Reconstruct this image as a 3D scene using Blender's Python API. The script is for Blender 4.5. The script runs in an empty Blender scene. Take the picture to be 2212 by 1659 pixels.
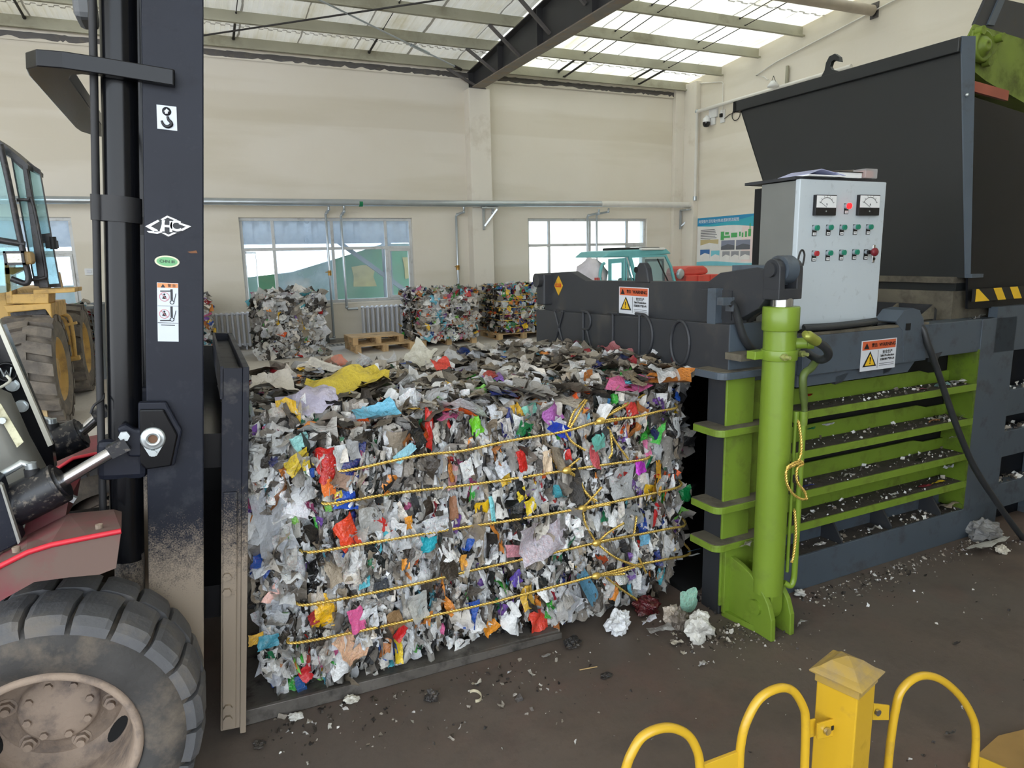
import bpy, math, random
import numpy as np
from mathutils import Vector, Matrix, noise

# ------------------------------------------------------------------ frame and camera
W, H, F = 2212, 1659, 1481.84
YAW, PITCH, ROLL = (math.radians(a) for a in (24.1312, 10.54698, -1.23722))
CAM = np.array([0.0, 0.0, 1.7])
def _cam_axes():
    f = np.array([math.sin(YAW)*math.cos(PITCH), math.cos(YAW)*math.cos(PITCH), -math.sin(PITCH)])
    r = np.array([math.cos(YAW), -math.sin(YAW), 0.0])
    u = np.cross(r, f)
    c, s = math.cos(ROLL), math.sin(ROLL)
    return np.array([c*r + s*u, -s*r + c*u, f])
AX = _cam_axes()
def ray(px, py):
    return AX.T @ np.array([(px - W/2)/F, -(py - H/2)/F, 1.0])
def onz(px, py, z=0.0):
    d = ray(px, py); return CAM + d*(z - CAM[2])/d[2]
def ony(px, py, y):
    d = ray(px, py); return CAM + d*(y - CAM[1])/d[1]
def onx(px, py, x):
    d = ray(px, py); return CAM + d*(x - CAM[0])/d[0]
def onplane(px, py, p, n):
    d = ray(px, py); n = np.array(n, float)
    return CAM + d*float(n @ (np.array(p) - CAM))/float(n @ d)
def at(px, py, dist):
    return CAM + ray(px, py)*dist
def depth_of(p):
    return float(AX[2] @ (np.array(p) - CAM))

SC = bpy.context.scene
COL = SC.collection
cam_d = bpy.data.cameras.new('camera'); cam = bpy.data.objects.new('camera', cam_d); COL.objects.link(cam)
cam_d.sensor_width = 36.0; cam_d.sensor_fit = 'HORIZONTAL'; cam_d.lens = F/W*36.0
cam_d.clip_start = 0.05; cam_d.clip_end = 200
m = Matrix.Identity(4)
for i in range(3):
    m[i][0], m[i][1], m[i][2], m[i][3] = AX[0][i], AX[1][i], -AX[2][i], CAM[i]
cam.matrix_world = m
SC.camera = cam

def S(*c):                                           # sRGB 0-255 -> linear
    return tuple(((v/255)/12.92 if v/255 <= .04045 else ((v/255 + .055)/1.055)**2.4) for v in c)

# ------------------------------------------------------------------ materials
def _new(name):
    mt = bpy.data.materials.new(name); mt.use_nodes = True
    nt = mt.node_tree; b = nt.nodes['Principled BSDF']
    return mt, nt, b
def N(nt, t, **kw):
    n = nt.nodes.new(t)
    for k, v in kw.items():
        if k.startswith('i_'):
            n.inputs[k[2:].replace('_', ' ')].default_value = v
        else:
            setattr(n, k, v)
    return n
def L(nt, a, b): nt.links.new(a, b)
def ramp(nt, fac, lo, hi):
    r = N(nt, 'ShaderNodeMapRange'); r.inputs['From Min'].default_value = lo; r.inputs['From Max'].default_value = hi
    L(nt, fac, r.inputs['Value']); return r.outputs['Result']
def mixc(nt, fac, a, b):
    n = N(nt, 'ShaderNodeMix', data_type='RGBA')
    for s, v in ((n.inputs[0], fac), (n.inputs[6], a), (n.inputs[7], b)):
        if hasattr(v, 'is_output'): L(nt, v, s)
        elif isinstance(v, tuple): s.default_value = v if len(v) == 4 else (*v, 1)
        else: s.default_value = v
    return n.outputs[2]
def math_(nt, op, a, b=None):
    n = N(nt, 'ShaderNodeMath', operation=op)
    for s, v in ((n.inputs[0], a), (n.inputs[1], b)):
        if v is None: continue
        if hasattr(v, 'is_output'): L(nt, v, s)
        else: s.default_value = v
    return n.outputs[0]
def pm(name, col, rough=.5, metal=0.0, var=.12, scale=6.0, dirt=None, bump=0.0, bscale=60, mud=None, spec=.5, coat=0.0):
    """paint-like material: base colour with soft variation, optional dirt patches (colour, amount, scale),
    optional mud splashed below a height (z0, z1, colour)"""
    mt, nt, b = _new(name)
    b.inputs['Roughness'].default_value = rough; b.inputs['Metallic'].default_value = metal
    b.inputs['Specular IOR Level'].default_value = spec
    b.inputs['Coat Weight'].default_value = coat
    geo = N(nt, 'ShaderNodeNewGeometry')
    n1 = N(nt, 'ShaderNodeTexNoise', i_Scale=scale, i_Detail=5.0)
    L(nt, geo.outputs['Position'], n1.inputs['Vector'])
    k = tuple(max(0, c*(1 - var)) for c in col); h = tuple(min(1, c*(1 + var)) for c in col)
    c = mixc(nt, ramp(nt, n1.outputs['Fac'], .3, .7), k, h)
    rg = None
    if dirt:
        dc, amt, dsc = dirt
        n2 = N(nt, 'ShaderNodeTexNoise', i_Scale=dsc, i_Detail=8.0, i_Roughness=.65)
        L(nt, geo.outputs['Position'], n2.inputs['Vector'])
        f = ramp(nt, n2.outputs['Fac'], .62 - amt*.35, .75 - amt*.2)
        f = math_(nt, 'MULTIPLY', f, min(1, .35 + amt))
        c = mixc(nt, f, c, dc); rg = f
    if mud:
        z0, z1, mc = mud
        sx = N(nt, 'ShaderNodeSeparateXYZ'); L(nt, geo.outputs['Position'], sx.inputs[0])
        hgt = ramp(nt, sx.outputs['Z'], z1, z0)
        n3 = N(nt, 'ShaderNodeTexNoise', i_Scale=38.0, i_Detail=9.0, i_Roughness=.75)
        L(nt, geo.outputs['Position'], n3.inputs['Vector'])
        n4 = N(nt, 'ShaderNodeTexNoise', i_Scale=220.0, i_Detail=3.0)
        L(nt, geo.outputs['Position'], n4.inputs['Vector'])
        s = math_(nt, 'ADD', math_(nt, 'MULTIPLY', hgt, 1.15), math_(nt, 'MULTIPLY', math_(nt, 'ADD', n3.outputs['Fac'], n4.outputs['Fac']), .75))
        f = ramp(nt, s, 1.05, 1.45)
        c = mixc(nt, f, c, mc); rg = f if rg is None else math_(nt, 'MAXIMUM', rg, f)
    L(nt, c, b.inputs['Base Color'])
    if rg is not None:
        r = N(nt, 'ShaderNodeMix'); r.inputs[2].default_value = rough; r.inputs[3].default_value = .9
        L(nt, rg, r.inputs[0]); L(nt, r.outputs[0], b.inputs['Roughness'])
    if bump:
        n5 = N(nt, 'ShaderNodeTexNoise', i_Scale=bscale, i_Detail=4.0)
        L(nt, geo.outputs['Position'], n5.inputs['Vector'])
        bp = N(nt, 'ShaderNodeBump', i_Strength=bump, i_Distance=.01)
        L(nt, n5.outputs['Fac'], bp.inputs['Height']); L(nt, bp.outputs[0], b.inputs['Normal'])
    return mt
def glass(name, tint=(1, 1, 1), alpha=.25, col=(.5, .55, .58), rough=.05, dirt=None):
    """window glass: mostly see-through sheet with a reflective, slightly dusty surface"""
    mt, nt, b = _new(name)
    b.inputs['Base Color'].default_value = (*col, 1); b.inputs['Roughness'].default_value = rough
    tr = N(nt, 'ShaderNodeBsdfTransparent'); tr.inputs[0].default_value = (*tint, 1)
    mx = N(nt, 'ShaderNodeMixShader')
    out = nt.nodes['Material Output']
    fac = alpha
    if dirt:
        geo = N(nt, 'ShaderNodeNewGeometry'); n = N(nt, 'ShaderNodeTexNoise', i_Scale=dirt, i_Detail=6.0)
        L(nt, geo.outputs['Position'], n.inputs['Vector'])
        f = N(nt, 'ShaderNodeMapRange'); f.inputs['From Min'].default_value = .3; f.inputs['From Max'].default_value = .7
        f.inputs['To Min'].default_value = alpha*.6; f.inputs['To Max'].default_value = min(1, alpha*1.4)
        L(nt, n.outputs['Fac'], f.inputs['Value']); L(nt, f.outputs[0], mx.inputs[0])
    else:
        mx.inputs[0].default_value = fac
    L(nt, tr.outputs[0], mx.inputs[1]); L(nt, b.outputs[0], mx.inputs[2]); L(nt, mx.outputs[0], out.inputs[0])
    return mt
def emit(name, col, s):
    mt, nt, b = _new(name)
    b.inputs['Base Color'].default_value = (*col, 1)
    b.inputs['Emission Color'].default_value = (*col, 1); b.inputs['Emission Strength'].default_value = s
    return mt

# ------------------------------------------------------------------ geometry builder
OFF = {}
def _v(p): return Vector((float(p[0]), float(p[1]), float(p[2])))
class G:
    def __init__(s): s.v, s.f, s.m, s.sm, s.mi = [], [], [], [], 0
    def add(s, vs, fs, smooth=False):
        b = len(s.v); s.v += [tuple(map(float, p)) for p in vs]
        for f in fs: s.f.append(tuple(b + i for i in f)); s.m.append(s.mi); s.sm.append(smooth)
        return s
    def mat(s, i): s.mi = i; return s
    def box(s, x0, x1, y0, y1, z0, z1):
        vs = [(x, y, z) for x in (x0, x1) for y in (y0, y1) for z in (z0, z1)]
        return s.add(vs, [(0, 1, 3, 2), (4, 6, 7, 5), (0, 4, 5, 1), (2, 3, 7, 6), (0, 2, 6, 4), (1, 5, 7, 3)])
    def beam(s, p0, p1, w, h, up=(0, 0, 1)):
        p0, p1 = _v(p0), _v(p1); d = (p1 - p0).normalized(); u = _v(up)
        if abs(d.dot(u)) > .99: u = Vector((0, 1, 0))
        a = d.cross(u).normalized(); c = a.cross(d).normalized(); a *= w/2; c *= h/2
        vs = [p + a*i + c*j for p in (p0, p1) for i in (-1, 1) for j in (-1, 1)]
        return s.add(vs, [(0, 1, 3, 2), (4, 6, 7, 5), (0, 4, 5, 1), (2, 3, 7, 6), (0, 2, 6, 4), (1, 5, 7, 3)])
    def cyl(s, p0, p1, r0, r1=None, n=18, caps=True):
        r1 = r0 if r1 is None else r1
        p0, p1 = _v(p0), _v(p1); d = (p1 - p0).normalized()
        u = Vector((0, 0, 1)) if abs(d.z) < .9 else Vector((1, 0, 0))
        a = d.cross(u).normalized(); c = d.cross(a)
        vs = []
        for p, r in ((p0, r0), (p1, r1)):
            vs += [p + (a*math.cos(t) + c*math.sin(t))*r for t in (2*math.pi*i/n for i in range(n))]
        s.add(vs, [(i, (i + 1) % n, n + (i + 1) % n, n + i) for i in range(n)], True)
        if caps: s.add(vs, [tuple(range(n))[::-1], tuple(range(n, 2*n))])
        return s
    def tube(s, pts, r, n=8, caps=True, closed=False):
        pts = [_v(p) for p in pts]; k = len(pts); rr = r if isinstance(r, (list, tuple)) else [r]*k
        vs = []; a = None
        for i, p in enumerate(pts):
            if closed: d = pts[(i + 1) % k] - pts[i - 1]
            else: d = pts[min(i + 1, k - 1)] - pts[max(i - 1, 0)]
            if d.length < 1e-9: d = Vector((0, 0, 1))
            d.normalize()
            if a is None: a = d.cross(Vector((0, 0, 1)) if abs(d.z) < .9 else Vector((1, 0, 0)))
            else: a = a - d*a.dot(d)
            a.normalize(); c = d.cross(a)
            vs += [p + (a*math.cos(t) + c*math.sin(t))*rr[i] for t in (2*math.pi*j/n for j in range(n))]
        fs = []
        for i in range(k if closed else k - 1):
            q = ((i + 1) % k)*n
            fs += [(i*n + j, i*n + (j + 1) % n, q + (j + 1) % n, q + j) for j in range(n)]
        s.add(vs, fs, True)
        if caps and not closed: s.add(vs, [tuple(range(n))[::-1], tuple(range((k - 1)*n, k*n))])
        return s
    def lathe(s, c, axis, prof, n=32, smooth=True, closed=False):
        c, d = _v(c), _v(axis).normalized()
        u = Vector((0, 0, 1)) if abs(d.z) < .9 else Vector((1, 0, 0))
        a = d.cross(u).normalized(); b = d.cross(a); vs = []
        for r, h in prof:
            vs += [c + d*h + (a*math.cos(t) + b*math.sin(t))*r for t in (2*math.pi*i/n for i in range(n))]
        k = len(prof)
        for i in range(k if closed else k - 1):
            q = ((i + 1) % k)*n
            s_f = [(i*n + j, i*n + (j + 1) % n, q + (j + 1) % n, q + j) for j in range(n)]
            if i == 0: base = len(s.v); s.add(vs, s_f, smooth)
            else:
                for f in s_f: s.f.append(tuple(base + x for x in f)); s.m.append(s.mi); s.sm.append(smooth)
        return s
    def prism(s, poly, ext):
        poly = [_v(p) for p in poly]; e = _v(ext); n = len(poly)
        vs = poly + [p + e for p in poly]
        return s.add(vs, [tuple(range(n))[::-1], tuple(range(n, 2*n))] + [(i, (i + 1) % n, n + (i + 1) % n, n + i) for i in range(n)])
    def ball(s, c, r, n=12, k=8, sq=(1, 1, 1), f=None):
        c = _v(c); vs = []
        for i in range(k + 1):
            ph = math.pi*i/k
            for j in range(n):
                t = 2*math.pi*j/n
                p = Vector((math.sin(ph)*math.cos(t)*sq[0], math.sin(ph)*math.sin(t)*sq[1], math.cos(ph)*sq[2]))*r
                if f: p = f(p)
                vs.append(c + p)
        return s.add(vs, [(i*n + j, (i + 1)*n + j, (i + 1)*n + (j + 1) % n, i*n + (j + 1) % n) for i in range(k) for j in range(n)], True)
    def strip(s, rails, smooth=False):
        """surface lofted between rails (lists of equal length)"""
        k = len(rails[0]); vs = [p for r in rails for p in r]
        return s.add(vs, [(i*k + j, i*k + j + 1, (i + 1)*k + j + 1, (i + 1)*k + j) for i in range(len(rails) - 1) for j in range(k - 1)], smooth)
    def mesh(s, me, M):
        b = len(s.v); s.v += [tuple(M @ p.co) for p in me.vertices]
        for p in me.polygons: s.f.append(tuple(b + i for i in p.vertices)); s.m.append(s.mi); s.sm.append(False)
        return s
    def text(s, body, p, xd, yd, size, ext=0.0, align='CENTER', bold=0.0):
        M = Matrix.Identity(4); xd = _v(xd).normalized(); yd = _v(yd).normalized(); zd = xd.cross(yd)
        for i in range(3): M[i][0], M[i][1], M[i][2], M[i][3] = xd[i]*size, yd[i]*size, zd[i]*size, float(p[i])
        return s.mesh(text_mesh(body, ext/size if size else 0, align, bold), M)
    def xf(s, M): s.v = [tuple(M @ Vector(p)) for p in s.v]; return s
    def build(s, name, mats, parent=None, bevel=0.0, loc=None, solid=0.0):
        off = OFF[parent.name] if parent is not None else (_v(loc) if loc is not None else s.base())
        me = bpy.data.meshes.new(name)
        me.from_pydata([tuple(Vector(p) - off) for p in s.v], [], s.f)
        mats = mats if isinstance(mats, (list, tuple)) else [mats]
        for mt in mats: me.materials.append(mt)
        me.polygons.foreach_set('material_index', s.m); me.polygons.foreach_set('use_smooth', s.sm)
        me.update()
        return put(name, me, parent, off, bevel, solid)
    def base(s):
        a = np.array(s.v); lo, hi = a.min(0), a.max(0)
        return Vector(((lo[0] + hi[0])/2, (lo[1] + hi[1])/2, lo[2]))
def put(name, me, parent, off, bevel=0, solid=0):
    o = bpy.data.objects.new(name, me); COL.objects.link(o)
    if parent is not None: o.parent = parent
    else: o.location = off
    OFF[o.name] = Vector(off)
    if solid:
        md = o.modifiers.new('solid', 'SOLIDIFY'); md.thickness = solid; md.offset = 0
    if bevel:
        md = o.modifiers.new('bevel', 'BEVEL'); md.width = bevel; md.segments = 2; md.limit_method = 'ANGLE'; md.angle_limit = .6
    return o
def tag(o, label, cat, group=None, kind=None):
    o['label'] = label; o['category'] = cat
    if group: o['group'] = group
    if kind: o['kind'] = kind
    return o
def thing(name, label, cat, loc, group=None):
    o = bpy.data.objects.new(name, None); COL.objects.link(o); o.location = _v(loc); o.empty_display_size = .1
    OFF[o.name] = _v(loc)
    return tag(o, label, cat, group)
def struct(o, label=None, cat=None):
    o['kind'] = 'structure'
    if label: o['label'] = label
    if cat: o['category'] = cat
    return o
def copy_thing(root, loc, label, group=None, rotz=None):
    c = root.copy(); COL.objects.link(c); c.location = _v(loc); OFF[c.name] = _v(loc)
    c['label'] = label
    if group: c['group'] = group
    if rotz is not None: c.rotation_euler = (0, 0, rotz)
    def rec(src, dst):
        for ch in list(src.children):
            k = ch.copy(); COL.objects.link(k); k.parent = dst; rec(ch, k)
    rec(root, c)
    return c

# text meshes come from a scratch scene so the main scene is not touched
_TS = bpy.data.scenes.new('scratch'); _TC = {}
def text_mesh(body, ext, align, bold=0.0):
    key = (body, round(ext, 4), align, bold)
    if key not in _TC:
        cu = bpy.data.curves.new('scratch_text', 'FONT'); cu.body = body; cu.size = 1; cu.extrude = ext; cu.align_x = align; cu.align_y = 'CENTER'
        cu.resolution_u = 3; cu.offset = bold
        ob = bpy.data.objects.new('scratch_text', cu); _TS.collection.objects.link(ob)
        vl = _TS.view_layers[0]; vl.update(); dg = vl.depsgraph
        _TC[key] = bpy.data.meshes.new_from_object(ob.evaluated_get(dg))
        bpy.data.objects.remove(ob)
    return _TC[key]
ROOF_T_LEFT, ROOF_T_RIGHT = .085, .23
SKY, SUN, EXPOSURE = 2.9, 6.0, 0.64
# ------------------------------------------------------------------ materials of the place
YW, XR, XL, YF = 14.538, 11.394, -13.0, -5.0
M = {}
def wall_mat():
    mt, nt, b = _new('wall_paint'); geo = N(nt, 'ShaderNodeNewGeometry'); P = geo.outputs['Position']; sp = N(nt, 'ShaderNodeSeparateXYZ'); L(nt, P, sp.inputs[0])
    def nz(sc, s3, d=5.0):
        mp = N(nt, 'ShaderNodeMapping'); mp.inputs['Scale'].default_value = s3; L(nt, P, mp.inputs['Vector']); n = N(nt, 'ShaderNodeTexNoise', i_Scale=sc, i_Detail=d); L(nt, mp.outputs[0], n.inputs['Vector']); return n.outputs['Fac']
    soft, lanes, drip = nz(.8, (1, 1, 1)), nz(1.0, (.22, .22, 1.6)), nz(1.0, (4.2, 4.2, .35), 2.0)
    c = mixc(nt, ramp(nt, soft, .3, .7), S(224, 217, 202), S(229, 223, 211))
    c = mixc(nt, math_(nt, 'MULTIPLY', ramp(nt, lanes, .50, .62), .45), c, S(208, 200, 180))
    zz = math_(nt, 'ADD', sp.outputs['Z'], math_(nt, 'MULTIPLY', soft, .10))
    band = math_(nt, 'MULTIPLY', ramp(nt, zz, 4.36, 4.40), ramp(nt, zz, 4.94, 4.86)); c = mixc(nt, math_(nt, 'MULTIPLY', band, .35), c, S(206, 197, 176))
    dk = math_(nt, 'MULTIPLY', ramp(nt, drip, .74, .80), math_(nt, 'MULTIPLY', ramp(nt, sp.outputs['Z'], 3.9, 4.3), .35)); c = mixc(nt, dk, c, S(168, 158, 140))
    L(nt, c, b.inputs['Base Color']); b.inputs['Roughness'].default_value = .85
    bp = N(nt, 'ShaderNodeBump', i_Strength=.12, i_Distance=.02); L(nt, math_(nt, 'ADD', nz(14, (1, 1, 1)), lanes), bp.inputs['Height']); L(nt, bp.outputs[0], b.inputs['Normal'])
    return mt
M['wall'] = wall_mat()
M['col'] = pm('column_paint', S(226, 220, 208), .85, var=.03, scale=1.5, dirt=(S(196, 186, 168), .2, 2.0))
M['beamdark'] = pm('dark_steel', S(92, 89, 88), .55, var=.15, scale=3, dirt=(S(120, 112, 100), .25, 9))
M['rafter'] = pm('rafter_paint', S(52, 52, 54), .5, var=.08, scale=2)
M['flange'] = pm('rafter_flange_lit', S(120, 112, 104), .6, var=.15, scale=3, dirt=(S(150, 128, 104), .4, 5))  # paler than the web: light on the bottom flange put into the colour
M['galv'] = pm('galvanised_purlin', S(168, 166, 148), .5, .25, var=.12, scale=1.3, dirt=(S(130, 124, 104), .3, 1.1))
M['galvpipe'] = pm('galvanised_pipe', S(186, 194, 200), .32, .75, var=.06, scale=5)
M['whitepipe'] = pm('painted_pipe', S(222, 220, 214), .5, .1, var=.05, scale=5)
M['rod'] = pm('black_rod', S(40, 38, 36), .6, var=.1)
M['pvc'] = pm('window_frame_white', S(206, 208, 208), .5, var=.06, scale=5, dirt=(S(150, 146, 138), .2, 6))
M['gap'] = pm('black', S(10, 10, 10), .8, var=.1)
M['white'] = pm('white_plastic', S(225, 226, 226), .45, var=.04)
M['green_tape'] = pm('green_tape', S(20, 130, 84), .5)
M['brass'] = pm('brass', S(168, 128, 66), .35, .8)

def roof_mat(name, col, trans, var=.1):
    mt, nt, b = _new(name)
    geo = N(nt, 'ShaderNodeNewGeometry')
    mp = N(nt, 'ShaderNodeMapping'); mp.inputs['Scale'].default_value = (9, .55, 1); L(nt, geo.outputs['Position'], mp.inputs['Vector'])
    n = N(nt, 'ShaderNodeTexNoise', i_Scale=.5, i_Detail=7.0, i_Roughness=.6); L(nt, mp.outputs[0], n.inputs['Vector'])
    mp2 = N(nt, 'ShaderNodeMapping'); mp2.inputs['Scale'].default_value = (1.2, 2.2, 1); L(nt, geo.outputs['Position'], mp2.inputs['Vector'])
    n2 = N(nt, 'ShaderNodeTexNoise', i_Scale=.8, i_Detail=5.0); L(nt, mp2.outputs[0], n2.inputs['Vector'])
    f = math_(nt, 'MULTIPLY', ramp(nt, n.outputs['Fac'], .35, .7), ramp(nt, n2.outputs['Fac'], .3, .7))
    c = mixc(nt, f, col, tuple(v*w for v, w in zip(col, (.72, .66, .48))))
    sp = N(nt, 'ShaderNodeSeparateXYZ'); L(nt, geo.outputs['Position'], sp.inputs[0])   # grime along the sheet laps
    wob = math_(nt, 'MULTIPLY', math_(nt, 'SUBTRACT', n2.outputs['Fac'], .5), .10)
    fr = math_(nt, 'FRACT', math_(nt, 'DIVIDE', math_(nt, 'ADD', sp.outputs['X'], wob), 1.07)); lap = math_(nt, 'LESS_THAN', fr, .028)
    fy = math_(nt, 'FRACT', math_(nt, 'DIVIDE', math_(nt, 'ADD', sp.outputs['Y'], .02), 3.48)); lap = math_(nt, 'MAXIMUM', lap, math_(nt, 'LESS_THAN', fy, .012))
    c = mixc(nt, math_(nt, 'MULTIPLY', lap, .75), c, S(84, 76, 62))
    L(nt, c, b.inputs['Base Color']); b.inputs['Roughness'].default_value = .6
    tl = N(nt, 'ShaderNodeBsdfTranslucent'); L(nt, c, tl.inputs[0])
    mx = N(nt, 'ShaderNodeMixShader'); mx.inputs[0].default_value = trans
    L(nt, b.outputs[0], mx.inputs[1]); L(nt, tl.outputs[0], mx.inputs[2]); L(nt, mx.outputs[0], nt.nodes['Material Output'].inputs[0])
    return mt
M['roof_l'] = roof_mat('roof_sheet_grey', S(222, 219, 210), ROOF_T_LEFT)
M['roof_r'] = roof_mat('roof_sheet_translucent', S(240, 238, 226), ROOF_T_RIGHT)

def floor_mat():
    mt, nt, b = _new('stained_concrete')
    geo = N(nt, 'ShaderNodeNewGeometry'); P = geo.outputs['Position']
    def nz(sc, d=6.0, r=.6):
        n = N(nt, 'ShaderNodeTexNoise', i_Scale=sc, i_Detail=d, i_Roughness=r); L(nt, P, n.inputs['Vector']); return n.outputs['Fac']
    big, mid, fine = nz(.35), nz(1.6), nz(26, 8.0, .7)
    sp = N(nt, 'ShaderNodeSeparateXYZ'); L(nt, P, sp.inputs[0])
    # grime near the press plus its dimmer light in the colour, paler towards windows
    yy = math_(nt, 'ADD', sp.outputs['Y'], math_(nt, 'MULTIPLY', math_(nt, 'SUBTRACT', mid, .5), 2.4))
    far_pale = ramp(nt, yy, 4.6, 7.6)
    dark = mixc(nt, ramp(nt, mid, .35, .65), S(88, 78, 71), S(104, 90, 80))
    dark = mixc(nt, ramp(nt, big, .42, .62), dark, S(96, 88, 82))
    dark = mixc(nt, math_(nt, 'MULTIPLY', ramp(nt, nz(3.1), .5, .72), .55), dark, S(70, 64, 60))
    dark = mixc(nt, math_(nt, 'MULTIPLY', ramp(nt, nz(2.2), .52, .7), .4), dark, S(112, 84, 76))
    light = mixc(nt, ramp(nt, mid, .3, .7), S(196, 188, 178), S(214, 208, 200))
    light = mixc(nt, math_(nt, 'MULTIPLY', ramp(nt, nz(.9), .5, .7), .5), light, S(168, 156, 140))
    c = mixc(nt, far_pale, dark, light)
    c = mixc(nt, math_(nt, 'MULTIPLY', ramp(nt, fine, .5, .75), .22), c, S(58, 54, 50))
    L(nt, c, b.inputs['Base Color'])
    r = N(nt, 'ShaderNodeMapRange'); L(nt, mid, r.inputs['Value'])
    r.inputs['From Min'].default_value = .3; r.inputs['From Max'].default_value = .7; r.inputs['To Min'].default_value = .55; r.inputs['To Max'].default_value = .85
    L(nt, r.outputs[0], b.inputs['Roughness']); b.inputs['Specular IOR Level'].default_value = .35
    bp = N(nt, 'ShaderNodeBump', i_Strength=.25, i_Distance=.006); L(nt, math_(nt, 'ADD', fine, mid), bp.inputs['Height']); L(nt, bp.outputs[0], b.inputs['Normal'])
    return mt
M['floor'] = floor_mat()

# ------------------------------------------------------------------ shell
ZR = lambda y: 5.858 + .081*(13.264 - y)               # underside of the roof
g = G(); g.box(XL - .2, XR + .3, YF - 2, YW + .35, -.2, 0)
struct(g.build('floor', M['floor']), 'dark grimy concrete floor that turns pale near the window wall', 'floor')

WIN = [(-5.30, -1.95), (.814, 4.264), (6.997, 10.285)]; WZ0, WZ1 = .83, 2.545
g = G(); T0, T1 = YW, YW + .32; xs = [XL] + [v for w in WIN for v in w] + [XR + .3]
for i in range(0, len(xs), 2): g.box(xs[i], xs[i + 1], T0, T1, 0, 6.0)
for a, b_ in WIN: g.box(a, b_, T0, T1, 0, WZ0); g.box(a, b_, T0, T1, WZ1, 6.0)
struct(g.build('wall_back', M['wall']), 'cream painted back wall with three wide windows', 'wall')
g = G(); g.prism([(XR, YF - 2, 0), (XR, YW + .32, 0), (XR, YW + .32, ZR(YW) + .2), (XR, YF - 2, ZR(YF - 2) + .2)], (.3, 0, 0))
struct(g.build('wall_right', M['wall']), 'cream painted gable wall on the right', 'wall')
g = G(); g.box(1.7, XR, -1.9, -1.6, 0, ZR(-1.75) - .02)  # unseen wall, added to keep daylight off the right side
struct(g.build('wall_front_shade', M['wall']), 'plain unseen wall behind the photographer, added right of the open entrance to shade the press', 'wall')
g = G(); g.prism([(XL - .3, 6.5, 0), (XL - .3, YW + .32, 0), (XL - .3, YW + .32, ZR(YW) + .2), (XL - .3, 6.5, ZR(6.5) + .2)], (.3, 0, 0))
struct(g.build('wall_left', M['wall']), 'cream painted wall far to the left', 'wall')

def ribbed(x0, x1, y0, y1, pitch, h):
    g = G(); xs = []; x = x0
    while x < x1 - 1e-6:
        xs += [(x, 0), (x + pitch*.42, 0), (x + pitch*.5, h), (x + pitch*.92, h)]; x += pitch
    xs = [(min(a, x1), b_) for a, b_ in xs] + [(x1, 0)]
    g.strip([[(a, y0, ZR(y0) + b_) for a, b_ in xs], [(a, y1, ZR(y1) + b_) for a, b_ in xs]])
    return g
RX = 5.78
struct(ribbed(XL - .3, RX, YF - 2, YW + .4, .16, .025).build('ceiling', M['roof_l']), 'grey ribbed steel roof sheets over the left bay', 'ceiling')
struct(ribbed(RX, XR + .3, YF - 2, YW + .4, .30, .02).build('ceiling', M['roof_r']), 'bright translucent roof sheets over the right bay', 'ceiling')

# ring beam with crumbling plaster edge under the eaves
g = G(); g.box(XL, XR, YW - .03, YW + .02, 5.43, 5.56)
rr = random.Random(3); x = XL
struct(g.build('trim_1', M['beamdark']), 'dark steel ring beam along the top of the window wall', 'beam')
g = G(); lo, hi = [], []
while x < XR:
    lo.append((x, YW - .035, 5.405)); hi.append((x, YW - .035, 5.43 + rr.random()**3*.05)); x += rr.uniform(.03, .12)
g.strip([lo, hi]); lo2 = [(p[0], p[1], 5.535 + rr.random()*.015) for p in lo]; hi2 = [(p[0], p[1], 5.70) for p in lo]; g.strip([lo2, hi2])
struct(g.build('trim_2', M['wall']), 'rough plaster edge along the ring beam', 'trim')
g = G(); g.box(5.53, 6.01, YW - .30, YW, 0, 5.19)
struct(g.build('trim_3', M['col'], bevel=.01), 'plastered wall column under the dark rafter', 'column')
g = G(); g.box(XR - .40, XR, YW - .12, YW, 0, 5.72); g.box(XR - .14, XR, YW - .55, YW - .12, 0, 5.72)
struct(g.build('trim_4', M['col'], bevel=.01), 'plastered corner column beside the right wall', 'column')
g = G(); g.box(XL, 5.53, YW - .012, YW, 0, .09); g.box(6.01, XR - .4, YW - .012, YW, 0, .09)
struct(g.build('baseboard_back', pm('plinth', S(150, 146, 140), .8, dirt=(S(100, 94, 86), .4, 5))), 'dusty grey plinth at the foot of the window wall', 'baseboard')

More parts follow.
